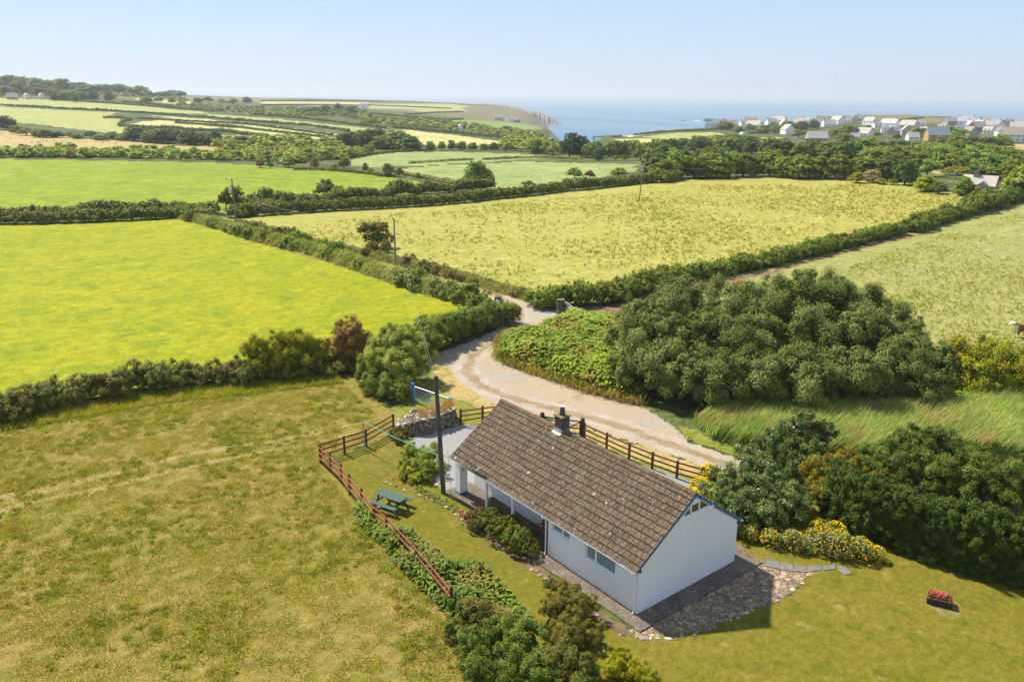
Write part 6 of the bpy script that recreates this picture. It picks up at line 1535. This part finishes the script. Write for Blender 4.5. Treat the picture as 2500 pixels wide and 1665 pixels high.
# scrub that nobody could count: low bushes over the valley sides and the hill
def scrub(name, polys, n, size, seed, label):
    rng = np.random.default_rng(seed); Vs, Qs, Ts = [], [], []; base = []
    for k in range(5):
        L = lobes_bush(random.Random(k)); base.append(clumps(L, .24, np.random.default_rng(k), subs=4, rs=.42, asp=.7, cov=.8))
    off = 0; V_, Q4, Q3, T4, T3 = [], [], [], [], []
    for poly, m in zip(polys, n):
        q = sample_poly(Gs(poly), m, rng)
        for c in q:
            V, Q, T = base[rng.integers(0, 5)]; s = rng.uniform(*size); a = rng.random() * 6.3
            R = np.array([[math.cos(a), -math.sin(a), 0], [math.sin(a), math.cos(a), 0], [0, 0, 1]])
            V_.append((V * [s, s, s * rng.uniform(.45, .7)]) @ R.T + [c[0], c[1], float(zt(*c)) - .1]); Q4.append(Q[0] + off); Q3.append(Q[1] + off)
            d = rng.normal() * .2; T4.append(T[:len(Q[0])] + d); T3.append(T[len(Q[0]):] + d); off += len(V)
    V = np.concatenate(V_); o0 = V.mean(0)
    o = mobj(name, np_mesh(name, V - o0, [np.concatenate(Q4), np.concatenate(Q3)], TL['scrub'], np.clip(np.concatenate(T4 + T3), 0, 1))); o.location = o0
    return tag(o, label, 'scrub', None, 'stuff')
scrub('scrub', [[(-60, 374), (200, 372), (420, 374), (640, 380), (760, 372), (900, 374), (860, 388), (700, 402), (600, 394), (300, 388), (-60, 386)]], [560], (3.0, 6.5), 130, 'green gorse and bramble scrub above the far bright field')
scrub('scrub', [[(520, 362), (640, 352), (760, 352), (840, 360), (820, 378), (640, 376)], [(420, 256), (520, 262), (700, 270), (860, 262), (900, 275), (860, 285), (700, 290), (560, 276), (420, 264)], [(880, 292), (1100, 304), (1300, 330), (1330, 345), (1250, 340), (1050, 316), (880, 302)]], [150, 330, 260], (4.5, 10), 131, 'scattered scrub over the far valley sides')
scrub('scrub', [[(0, 222), (250, 226), (440, 240), (430, 246), (300, 240), (200, 244), (0, 240)], [(1240, 345), (1330, 352), (1400, 370), (1300, 376), (1220, 366)], [(1700, 345), (1850, 345), (1900, 356), (1720, 360)]], [220, 110, 60], (4, 9), 132, 'bushes and bracken over the left hill and the valley floor')

# ------------------------------------------------------------------ far hedges
FH = [
    ([(-120, 256), (80, 262), (165, 267), (286, 273), (392, 280), (505, 288), (640, 299), (760, 309), (830, 318), (850, 322)], 2.17, 1.73, 'far dark hedge running down the whole left hillside below the pale top field'),
    ([(122, 244), (225, 251), (345, 259), (425, 265), (520, 273)], 2.48, 1.87, 'far hedge below the hill farm trees'),
    ([(300, 250), (400, 258), (500, 268), (520, 272)], 2.17, 1.73, 'second hedge just above the one below the hill farm trees'),
    ([(625, 281), (700, 287), (800, 297), (880, 307), (940, 314)], 2.17, 1.73, 'far hedge along the top of the long pale strip'),
    ([(960, 313), (1040, 320), (1130, 328), (1250, 341)], 2.48, 2.16, 'dark hedge along the top of the pale hay field'),
    ([(255, 289), (320, 292), (300, 300), (292, 308)], 1.98, 1.87, 'hedge hooking round the end of the green hill field'),
    ([(295, 311), (360, 312), (450, 318), (560, 324), (640, 336), (740, 347), (840, 352)], 2.48, 2.30, 'dark hedge below the lowest hay strip'),
    ([(330, 290), (430, 296), (560, 302), (625, 307), (740, 322), (810, 331)], 1.61, 1.30, 'thin hedge between the two upper hay strips'),
    ([(430, 302), (560, 309), (625, 318), (720, 329), (790, 336)], 1.61, 1.44, 'thin hedge between the two lower hay strips'),
    ([(500, 307), (575, 313)], 2.11, 1.73, 'short thick hedge in the middle of the hay strips'),
    ([(900, 258), (1000, 262), (1100, 266)], 2.48, 1.58, 'far hedge on the headland fields, upper one'),
    ([(990, 281), (1060, 276), (1130, 274)], 2.48, 1.58, 'far hedge on the headland fields, middle one'),
    ([(905, 279), (1000, 287), (1100, 294), (1130, 292)], 2.48, 1.87, 'far hedge on the headland fields, lowest one'),
    ([(640, 258), (760, 257), (900, 259)], 3.10, 1.58, 'hedge on the most distant left headland, lower one'),
    ([(640, 248), (800, 247), (930, 249)], 3.10, 1.44, 'hedge on the most distant left headland, upper one'),
    ([(1550, 331), (1620, 323), (1700, 320), (1790, 316)], 2.17, 1.87, 'dark hedge above the olive field right of the bay'),
    ([(1440, 336), (1500, 336), (1516, 334)], 1.86, 1.44, 'short hedge left of the olive field by the bay'),
    ([(1705, 342), (1740, 338), (1800, 333)], 2.17, 1.87, 'hedge pointing at the white dome from the left'),
    ([(1830, 327), (1875, 326)], 2.17, 1.87, 'hedge right of the white dome'),
    ([(2185, 297), (2250, 289), (2330, 287)], 2.48, 1.73, 'dark hedge on the brown headland behind the village'),
    ([(1000, 400), (1060, 396), (1110, 393), (1155, 391)], 1.49, 0.86, 'straw coloured bank between the two cereal fields, left part'),
    ([(1180, 391), (1260, 387), (1330, 386), (1420, 390)], 1.49, 0.86, 'straw coloured bank between the two cereal fields, right part'),
    ([(850, 386), (900, 379), (960, 372), (1040, 369)], 1.61, 1.15, 'low bank along the top of the upper cereal field'),
    ([(985, 427), (1040, 436), (1090, 446), (1115, 450)], 1.61, 1.01, 'straw coloured bank between the far bright field and the cereal field'),
    ([(720, 415), (800, 417), (880, 423), (960, 433)], 1.36, 0.86, 'ragged low hedge along the edge of the far bright field'),
    ([(2245, 464), (2300, 468)], 1.98, 1.87, 'short clipped hedge at the corner of the weedy meadow by the golden tree'),
    ([(2350, 478), (2400, 482), (2440, 488)], 2.48, 2.02, 'clipped garden hedge in front of the grey farmhouse'),
]
for k, (path, w, h, lb) in enumerate(FH):
    far = dist(G(*path[len(path) // 2])); lf = max(.5, far * .0016)
    hedge(lb, path, w, h, lf, G_['bankgrass'] if 'straw' in lb else TL['dark'] if far > 500 else G_['hedge'], 140 + k, jit=.25, subs=5, cov=.9, asp=.7, stepk=.62 if far < 400 else 1.0, name='earth_bank_hedge' if 'bank' in lb else 'hedge')
# post and wire fence along the trees
P = resample(Gs([(1735, 437), (1850, 436), (1960, 437), (2040, 440), (2095, 445)]), 3.2)
rail_fence('wire_fence', 'thin post and wire fence between the weedy meadow and the trees', [tuple(p[:2]) for p in P], 1.25, (.5, 1.0), M['greywood'], M['wire'], pr=.08, squarep=True, rail=(.02, .02), offs=.08)

# ------------------------------------------------------------------ the far headland with its cliffs
def headland():
    sil = [(1090, 257), (1130, 255.5), (1180, 254), (1230, 257), (1262, 263), (1280, 269), (1290, 271.5), (1305, 272), (1322, 277), (1340, 285), (1352, 292), (1362, 299), (1372, 303)]
    S = resample(np.array(sil), 1.2); rng = np.random.default_rng(9); V, n = [], 0
    prof = [(-150, 'b'), (-125, .02), (-95, .30), (-70, .58), (-45, .82), (-15, .97), (0, 1.0), (60, .97), (120, .6), (170, 'b')]
    for i, (px, py) in enumerate(S):
        d = pdir(px, py); h = math.hypot(d[0], d[1]); r0 = 2420; z1 = CAM[2] + d[2] / h * r0
        g = 30 * (vnoise(i * .5, 3.0, 1.0) - .5) + 26 * (vnoise(i * 1.6, 9.0, 1.0) - .5)
        for (dr, f) in prof:
            rr = r0 + dr + (g if dr < -20 else 0); z = -64 if f == 'b' else -62 + (z1 + 62) * f + (rng.normal() * 1.5 if dr < -20 else 0)
            V.append((CAM[0] + d[0] / h * rr, CAM[1] + d[1] / h * rr, z))
    m = len(prof); i = np.arange(len(S) * m).reshape(len(S), m); Q = np.stack([i[:-1, :-1], i[1:, :-1], i[1:, 1:], i[:-1, 1:]], -1).reshape(-1, 4)
    t = NT('cliff'); c = t.coord(); z = t.n('ShaderNodeSeparateXYZ', {'Vector': t.n('ShaderNodeNewGeometry').outputs['True Normal']}).outputs[2]
    rk = t.ramp(t.noise(t.coord(scale=(1, 1, .3)), .045, 5.0, .7), [(.3, (.12, .11, .11)), (.5, (.22, .20, .19)), (.7, (.42, .39, .36))])
    col = t.mix(t.step(t.math('ADD', z, t.math('MULTIPLY', t.noise(c, .02, 4.0), .3)), .95, 1.05), rk, t.mix(t.noise(c, .012, 4.0), (.30, .22, .11), (.20, .19, .08)))
    me = np_mesh('headland', np.array(V), Q, t.done(t.pbr(col, .95, .1))); tag(mobj('headland', me), kind='structure')
headland()

# ------------------------------------------------------------------ village
W_ = dict(white=plain('white house wall', (.90, .89, .87), .8, .06, .4), cream=plain('cream house wall', (.66, .56, .38), .8, .06, .4), grey=plain('grey house wall', (.40, .38, .36), .9, .15, .4), pink=plain('pink house wall', (.58, .42, .39), .8, .06, .4),
          stone=plain('brown stone wall', (.26, .21, .16), .9, .25, .8), timber=plain('bare timber sheathing', (.50, .30, .14), .8, .12, .8), blue=plain('blue house wall', (.20, .38, .55), .8, .08, .5))
R_ = dict(slate=plain('pale slate', (.44, .42, .42), .75, .15, .3), dslate=plain('dark slate', (.20, .205, .22), .7, .15, .3), brown=plain('brown roof tile', (.30, .235, .19), .8, .15, .3), lichen=plain('lichened slate', (.46, .42, .36), .85, .15, .3), blue=plain('blue grey membrane', (.20, .24, .29), .6, .1, .3))
M['fwin'] = plain('far window', (.03, .035, .04), .3, .1, 1.0); M['brick'] = plain('brick', (.28, .12, .07), .9, .2, 3)
def vhouse(px, py, wpx, wall, roof, label, rz=0.0, gable=False, storeys=1.0, depth=None, chim=1, wins=3, name='house', group='houses of the coastal village'):
    wpx *= 1.08; p = G(px, py); s = m_per_px(p); view = math.atan2(p[1] - CAM[1], p[0] - CAM[0]) - math.pi / 2
    L = wpx * s; D = depth or min(L * .8, 9.5)
    if gable: L, D = max(6.0, L * 1.2), L
    he = 2.7 * storeys + .2; hr = D * .5 * 1.0
    t = thing(name, label, 'house', p, view + rz + (math.pi / 2 if gable else 0), group)
    MB().prism([(-D / 2, -1.0), (D / 2, -1.0), (D / 2, he), (0, he + hr - .08), (-D / 2, he)], 0, -L / 2, L / 2).build('wall', W_[wall], t)
    rb = MB(); o = .35
    for sg in (-1, 1):
        rb.prism([(sg * (D / 2 + o), he - o), (0, he + hr), (0, he + hr + .18), (sg * (D / 2 + o), he - o + .18)], 0, -L / 2 - .25, L / 2 + .25)
    ro = rb.build('roof', R_[roof], t)
    for k in range(chim):
        x = (-1 if k == 0 else 1) * L * .42; MB().box(x - .45, -.35, he + hr - .6, x + .45, .35, he + hr + 1.1).build('chimney', M['brick'] if wall != 'grey' else W_['grey'], ro)
    face = -D / 2 - .03
    for st in range(int(math.ceil(storeys))):
        for k in range(wins):
            if gable: MB().box(-L / 2 - .03, (k - (wins - 1) / 2) * D * .8 / max(1, wins) - .5, .9 + 2.6 * st, -L / 2 - .004, (k - (wins - 1) / 2) * D * .8 / max(1, wins) + .5, 2.1 + 2.6 * st).build('window', M['fwin'], t)
            else:
                x = (k - (wins - 1) / 2) * L * .85 / wins; MB().box(x - .45, face, 1.0 + 2.6 * st, x + .45, -D / 2 - .004, 2.0 + 2.6 * st).build('window', M['fwin'], t)
    return t
VH = [
    (1653, 313, 16, 'blue', 'dslate', 'small blue grey house, leftmost of the village on the cliff edge', 0, 0, 1, 1),
    (1680, 313, 24, 'white', 'slate', 'white cottage with pale roof under the two flat topped trees', .2, 0, 1, 2),
    (1702, 309, 20, 'cream', 'lichen', 'cream gabled house left of the round dark tree', .3, 1, 1.6, 1),
    (1728, 314, 13, 'white', 'dslate', 'narrow white gable at the left of the big white house', 0, 1, 1.3, 0),
    (1752, 313, 29, 'white', 'dslate', 'big white house with dark slate roof behind the olive field', -.15, 0, 1.9, 2),
    (1783, 309, 28, 'grey', 'brown', 'low brown roofed house right of the big white one', .1, 0, 1, 1),
    (1832, 304, 28, 'grey', 'brown', 'dark brown roof on the skyline left of the blue gable', .1, 0, 1.2, 1),
    (1841, 311, 34, 'white', 'lichen', 'long grey roofed house in front of the dark brown roof', -.2, 0, 1, 1),
    (1862, 299, 17, 'blue', 'brown', 'house with a bright blue gable on the skyline', .1, 1, 1.5, 1),
    (1882, 306, 24, 'white', 'slate', 'grey house just right of the blue gable', .3, 0, 1.2, 1),
    (1902, 301, 30, 'white', 'lichen', 'pale roofed house on the skyline between blue gable and brown roof', -.2, 0, 1.3, 2),
    (1913, 311, 18, 'cream', 'slate', 'cream gable below the pale roofed skyline house', .2, 1, 1.4, 0),
    (1940, 297, 28, 'grey', 'brown', 'wide brown roof on the skyline at the start of the heath', .1, 0, 1.3, 1),
    (1950, 305, 24, 'white', 'lichen', 'lichened roof below the wide brown skyline roof', -.2, 0, 1, 1),
    (1922, 328, 32, 'white', 'lichen', 'white house with lichened roof standing alone beside the dome field', -.35, 0, 1.6, 1),
    (1993, 309, 22, 'white', 'slate', 'small white house left of the white hillside cottage', .3, 0, 1, 1),
    (2006, 298, 24, 'grey', 'brown', 'brown roof against the heath above the small white house', 0, 0, 1, 1),
    (2022, 309, 28, 'white', 'lichen', 'pale roofed cottage just left of the two storey white house', .15, 0, 1, 1),
    (2043, 304, 27, 'white', 'slate', 'two storey white house with slate roof beside the small dark wood', -.3, 0, 1.7, 1),
    (1993, 344, 44, 'grey', 'lichen', 'long low barn roof sticking out above the dark tree row', 0, 0, .8, 0),
    (2084, 300, 14, 'cream', 'dslate', 'tall cream gable below the heath', .1, 1, 1.9, 0),
    (2108, 296, 32, 'grey', 'dslate', 'long dark slate roof right of the tall cream gable', .05, 0, 1, 1),
    (2124, 305, 28, 'white', 'lichen', 'white gabled house in front of the long dark slate roof', -.25, 0, 1.4, 2),
    (2172, 312, 42, 'white', 'slate', 'long white terrace with pale slate roof', -.2, 0, 1.6, 2),
    (2160, 326, 17, 'white', 'dslate', 'steep white gable below the long white terrace', .1, 1, 1.7, 0),
    (2181, 328, 24, 'grey', 'slate', 'dark windowed slate roof right of the steep white gable', .5, 0, 1, 0),
    (2109, 332, 34, 'white', 'lichen', 'low grey roof among the trees below the white gabled house', -.2, 0, .8, 0),
    (2087, 340, 18, 'grey', 'slate', 'tiny grey roof half hidden in the trees below the village', 0, 0, .7, 0),
    (2217, 319, 34, 'cream', 'lichen', 'cream two storey house at the middle of the village', -.25, 0, 1.9, 2),
    (2211, 332, 26, 'pink', 'lichen', 'pink house below the cream two storey one', -.5, 0, 1.7, 1),
    (2227, 343, 24, 'white', 'slate', 'low white house right below the pink one', .2, 0, .9, 0),
    (2318, 306, 26, 'grey', 'slate', 'grey gabled house left of the tall white villa', .4, 0, 1.6, 1),
    (2356, 314, 34, 'white', 'slate', 'tall white villa with two brick chimneys, highest in the village', -.1, 0, 2.6, 2),
    (2379, 318, 34, 'white', 'slate', 'white house with pale roof stepping down right of the tall villa', -.15, 0, 1.6, 1),
    (2401, 309, 26, 'white', 'lichen', 'pale roof behind the brown stone house', .1, 0, 1.4, 1),
    (2384, 322, 40, 'stone', 'lichen', 'brown stone house with a broad lichened roof', .35, 0, 1.5, 1),
    (2367, 330, 28, 'grey', 'brown', 'low brown roof in front of the brown stone house', -.3, 0, .9, 0),
    (2423, 317, 30, 'white', 'lichen', 'terrace house with lichened roof right of the stone house', -.1, 0, 1.5, 2),
    (2450, 322, 38, 'white', 'brown', 'white house with a brown roof and dark side gable', .4, 0, 1.6, 1),
    (2486, 322, 36, 'white', 'lichen', 'white house at the right end of the upper village row', -.1, 0, 1.5, 1),
    (2476, 347, 56, 'white', 'brown', 'long white house with a brown roof at the lower right of the village', -.1, 0, 1.7, 0),
    (1815, 308, 16, 'white', 'slate', 'small white house behind the low brown roofed one', .2, 0, 1.2, 1),
    (1968, 302, 16, 'white', 'lichen', 'small white house right of the wide brown skyline roof', -.1, 0, 1.3, 1),
    (2066, 302, 16, 'white', 'slate', 'small white house between the two storey white house and the tall cream gable', .1, 0, 1.2, 1),
    (2140, 313, 18, 'white', 'lichen', 'little white cottage left of the long white terrace', .2, 0, 1.1, 1),
    (2245, 310, 20, 'white', 'lichen', 'white cottage right of the cream two storey house', .1, 0, 1.2, 1),
    (2195, 316, 14, 'white', 'dslate', 'narrow white gable between the long terrace and the cream house', .1, 1, 1.5, 0),
    (2255, 326, 18, 'white', 'lichen', 'white bungalow above the half built timber house', -.2, 0, 1, 1),
    (2298, 318, 16, 'cream', 'lichen', 'cream cottage in the trees left of the grey gabled house', .1, 0, 1.2, 1),
    (2338, 324, 18, 'white', 'slate', 'white cottage just below the tall white villa', .3, 0, 1.3, 1),
    (2412, 328, 20, 'white', 'lichen', 'white cottage between the brown stone house and the terrace house', -.2, 0, 1.2, 1),
    (2440, 332, 16, 'white', 'dslate', 'small white gable above the long white house at the lower right', .2, 1, 1.4, 0),
    (2462, 308, 22, 'grey', 'slate', 'grey roof on the skyline above the white house with the dark side gable', .2, 0, 1, 1),
]
for (px, py, w, wa, ro, lb, rz, gb_, st, ch_) in VH:
    vhouse(px, py, w, wa, ro, lb, rz * 2.4 + RT.uniform(-.35, .35), bool(gb_), st, chim=ch_, wins=1 if gb_ else (4 if w > 38 else 3 if w > 24 else 2))
th_ = vhouse(2285, 349, 46, 'timber', 'blue', 'half built timber house with a blue grey roof among trees', .35, False, 1.9, chim=0, wins=3, group=None)
vhouse(66, 243, 9, 'white', 'slate', 'white gabled hill farm house, left one of the two on the left hill', .3, True, 1.5, chim=0, wins=1, group=None)
vhouse(102, 243, 10, 'white', 'slate', 'white gabled hill farm house, right one of the two on the left hill', .3, True, 1.5, chim=0, wins=1, group=None)
vhouse(30, 243, 22, 'grey', 'slate', 'low grey shed left of the hill farm houses', .1, False, .8, chim=0, wins=1, group=None)
vhouse(1217, 294, 20, 'grey', 'lichen', 'grey barn of the farm on the headland across the bay', .1, False, 1.6, chim=0, wins=0, group=None)
vhouse(1247, 298, 14, 'white', 'slate', 'white farmhouse on the headland across the bay', .1, False, 1.8, chim=2, wins=2, group=None)
vhouse(1262, 299, 12, 'stone', 'brown', 'brown outbuilding right of the white headland farmhouse', -.3, False, 1.2, chim=0, wins=0, group=None)
vhouse(1124, 318, 8, 'white', 'slate', 'tiny white cottage in the dark valley side wood', .2, True, 1.2, chim=0, wins=0, group=None)
vhouse(888, 266, 16, 'white', 'slate', 'distant white farm on the far headland fields', .1, False, 1.2, chim=0, wins=1, group=None)
# the grey farmhouse at the right
p = G(2392, 474); fh = thing('farmhouse', 'grey rendered farmhouse with slate roof half hidden by trees at the right edge', 'farmhouse', p, math.atan2(p[1] - CAM[1], p[0] - CAM[0]) - math.pi / 2 - .12); fh.scale = (.8, .8, .8)
MB().prism([(-3, -1), (3, -1), (3, 2.6), (0, 4.9), (-3, 2.6)], 0, -4.4, 3.6).build('wall', W_['grey'], fh)
fr_b = MB()
for sg in (-1, 1): fr_b.prism([(sg * 3.4, 2.3), (0, 4.95), (0, 5.1), (sg * 3.4, 2.45)], 0, -4.6, 3.8)
fro = fr_b.build('roof', R_['lichen'], fh)
wing = MB().prism([(-1.0, -1), (2.6, -1), (2.6, 2.3), (.8, 3.7), (-1.0, 2.3)], 1, -4.6, -2.6).build('gable_wing', W_['grey'], fh)
wr = MB()
for sg in (-1, 1): wr.prism([(.8 + sg * 2.2, 1.98), (.8, 3.72), (.8, 3.86), (.8 + sg * 2.2, 2.12)], 1, -4.8, -.5)
wr.build('gable_roof', R_['slate'], wing)
for k in range(4): MB().box(-.15 + k * .5, -4.64, 1.0, .2 + k * .5, -4.604, 2.1).build('window', M['fwin'], fh)
MB().box(-2.2, -.8, 4.2, -1.1, .3, 6.2).build('chimney', W_['stone'], fro)

dm = G(1811, 333); s_ = m_per_px(dm)
me = bpy.data.meshes.new('garden_dome'); b = bmesh.new(); bmesh.ops.create_icosphere(b, subdivisions=2, radius=6.0 * s_); b.to_mesh(me); b.free(); me.materials.append(M['white'])
o = mobj('garden_dome', me); o.location = dm + [0, 0, 4.0 * s_]; tag(o, 'small faceted white dome in the field left of the village', 'dome')
def car(px, py, col, label, L=4.2, van=False, rz=0.0):
    p = G(px, py); t = thing('parked_van' if van else 'parked_car', label, 'van' if van else 'car', p, math.atan2(p[1] - CAM[1], p[0] - CAM[0]) - math.pi / 2 + rz, 'vehicles parked by the village')
    m = plain('car paint', col, .35, .03); h = L / 2
    MB().prism([(-h, .35), (h, .35), (h, .85), (h * .55, .95), (h * .3, 1.9 if van else 1.45), (-h * .8, 1.95 if van else 1.45), (-h, 1.0)], 1, -.85, .85).build('body', m, t)
    MB().prism([(h * .48, 1.0), (h * .28, 1.36), (-h * .7, 1.36), (-h * .85, 1.0)], 1, -.87, -.853).build('side_window', M['fwin'], t)
    for sx in (-.6, .6):
        for sy in (-1, 1): MB().tube([(sx * h, sy * .62, .34), (sx * h, sy * .88, .34)], .34, 10).build('wheel', M['dark'], t)
for a in [(1899, 343, (.45, .03, .02), 'red car parked left of the orange one below the lone white house'), (1920, 342, (.62, .28, .02), 'orange car parked between the red car and the white van', 4.4), (1945, 344, (.72, .73, .72), 'white van parked right of the orange car', 5.0, True), (2318, 352, (.74, .74, .74), 'white van parked right of the half built timber house', 5.2, True), (1886, 337, (.5, .5, .5), 'grey van parked left of the red car', 5.0, True)]: car(*a)
p = G(2334, 350); ex = thing('excavator', 'small red digger working right of the half built timber house', 'excavator', p, math.atan2(p[1] - CAM[1], p[0] - CAM[0]) - math.pi / 2)
rd = plain('digger red', (.50, .06, .02), .5, .05)
MB().box(-1.4, -1.1, .9, 1.4, 1.1, 2.0).build('body', rd, ex); MB().box(-.2, -1.0, 2.0, 1.1, .2, 3.2).build('cab', M['fwin'], ex)
for sy in (-1, 1): MB().box(-1.8, sy * 1.0 - .3, 0, 1.8, sy * 1.0 + .3, .9).build('track', M['dark'], ex, bevel=.2)
MB().bar((1.3, 0, 1.8), (3.6, 0, 4.2), .4, .5).build('boom', rd, ex); MB().bar((3.6, 0, 4.2), (5.4, 0, 1.6), .3, .4).build('arm', rd, ex); MB().box(5.0, -.5, .7, 5.9, .5, 1.6).build('bucket', M['dark'], ex)

# ------------------------------------------------------------------ animals
def animal(name, joints, edges, rads, mats, paint=None, sub=2):
    me = bpy.data.meshes.new(name); me.from_pydata(joints, edges, []); o = bpy.data.objects.new(name, me); COL.objects.link(o)
    sk = o.modifiers.new('s', 'SKIN')
    for i, r in enumerate(rads): me.skin_vertices[0].data[i].radius = r if isinstance(r, tuple) else (r, r)
    me.skin_vertices[0].data[0].use_root = True
    ss = o.modifiers.new('d', 'SUBSURF'); ss.levels = ss.render_levels = sub
    dg = bpy.context.evaluated_depsgraph_get(); m2 = bpy.data.meshes.new_from_object(o.evaluated_get(dg)); m2.name = name
    bpy.data.objects.remove(o)
    m2.materials.clear()
    for m in mats: m2.materials.append(m)
    m2.polygons.foreach_set('use_smooth', np.ones(len(m2.polygons), bool))
    if paint:
        for f in m2.polygons: f.material_index = paint(f.center)
    return m2
def cow_mesh(graze):
    hd = ([(.95, 0, 1.15), (1.30, 0, .85), (1.55, 0, .42), (1.78, 0, .22)] if graze else [(.95, 0, 1.25), (1.25, 0, 1.48), (1.48, 0, 1.55), (1.85, 0, 1.36)])
    J = [(-.35, 0, .98), (-.80, 0, 1.05), (.25, 0, .95), (.70, 0, 1.02)] + hd + [(-1.0, 0, 1.15), (-1.12, 0, .5)]
    E = [(0, 1), (0, 2), (2, 3), (3, 4), (4, 5), (5, 6), (6, 7), (1, 8), (8, 9)]
    R = [(.36, .40), (.33, .36), (.37, .42), (.33, .40), (.22, .27), (.16, .2), (.15, .17), (.095, .10), .06, .03]
    ear = 6
    for sy in (-1, 1):
        b = len(J); J += [(hd[2][0] - .1, sy * .32, hd[2][2] + .08)]; E += [(ear, b)]; R += [.045]
        b = len(J); J += [(.72, sy * .20, .62), (.74, sy * .20, .34), (.75, sy * .20, .04)]; E += [(3, b), (b, b + 1), (b + 1, b + 2)]; R += [.14, .075, .07]
        b = len(J); J += [(-.78, sy * .22, .66), (-.90, sy * .22, .38), (-.84, sy * .22, .04)]; E += [(1, b), (b, b + 1), (b + 1, b + 2)]; R += [.16, .08, .07]
    hx, hz = hd[1][0], hd[1][2]
    red, wht = plain('red brown hide', (.27, .075, .02), .7, .2, 3), plain('white hide', (.70, .64, .56), .7, .08, 3)
    def paint(c):
        if c.x > hx + .02: return 1
        if c.z < .30: return 1
        if abs(c.y) < .2 and c.z < .62 and c.x < .9: return 1
        if c.x > .85 and c.z < hz - .12: return 1
        return 0
    return animal('cow', J, E, R, [red, wht], paint)
pc = G(1812, 716); o = mobj('cow', cow_mesh(True)); o.location = pc; o.rotation_euler = (0, 0, math.atan2(R2[1], R2[0]) - .1); o.scale = (1.1, 1.1, 1.1)
tag(o, 'red brown cow with a white face grazing above the willow thicket', 'cow')
pc = G(2494, 822); o = mobj('cow', cow_mesh(False)); o.location = pc; o.rotation_euler = (0, 0, math.atan2(-R2[1], -R2[0]) + .25); o.scale = (.95, .95, .95)
tag(o, 'red brown cow with a white head standing at the right edge of the pasture', 'cow')
blk = plain('black hide', (.02, .02, .02), .7); far_cow = cow_mesh(True).copy(); far_cow.materials.clear(); far_cow.materials.append(blk); far_cow.polygons.foreach_set('material_index', np.zeros(len(far_cow.polygons), np.int32))
for k, (px, py) in enumerate([(570, 300), (577, 301), (582, 300), (604, 303)]):
    o = mobj('cow', far_cow); o.location = G(px, py); o.rotation_euler = (0, 0, k * 1.3); tag(o, 'tiny black cow grazing in the far hay strip', 'cow', 'black cattle in the hay strip')
shm = animal('sheep', [(-.3, 0, .55), (.25, 0, .55), (.5, 0, .66), (.68, 0, .55)] + [(x, y, z) for x in (-.3, .3) for y in (-.12, .12) for z in (.3, .03)], [(0, 1), (1, 2), (2, 3), (0, 4), (4, 5), (0, 6), (6, 7), (1, 8), (8, 9), (1, 10), (10, 11)], [.27, .26, .14, .09] + [.06, .04] * 4, [plain('fleece', (.62, .57, .47), .9, .08, 4)], None, 1)
for k, (px, py) in enumerate([(3, 328), (16, 338), (25, 340), (58, 333), (78, 350), (93, 350), (103, 345), (114, 347), (132, 346), (96, 352), (252, 350), (283, 352), (606, 370)]):
    o = mobj('sheep', shm); o.location = G(px, py); o.rotation_euler = (0, 0, k * 2.1); o.scale = (1.25,) * 3; tag(o, 'pale sheep scattered over the dry tan field', 'sheep', 'sheep in the tan field')

# ------------------------------------------------------------------ the air over the coast
hv = bpy.data.materials.new('haze'); hv.use_nodes = True; ht = hv.node_tree; ht.nodes.clear()
ho = ht.nodes.new('ShaderNodeOutputMaterial'); hp = ht.nodes.new('ShaderNodeVolumePrincipled')
hp.inputs['Color'].default_value = (.80, .88, .97, 1); hp.inputs['Density'].default_value = HAZE; hp.inputs['Anisotropy'].default_value = 0.2
ht.links.new(hp.outputs[0], ho.inputs['Volume'])
hz = MB().box(-43000, -43000, -95, 43000, 43000, 95).build('haze', hv)
hz.location = (CAM[0], CAM[1], 0); tag(hz, kind='stuff')
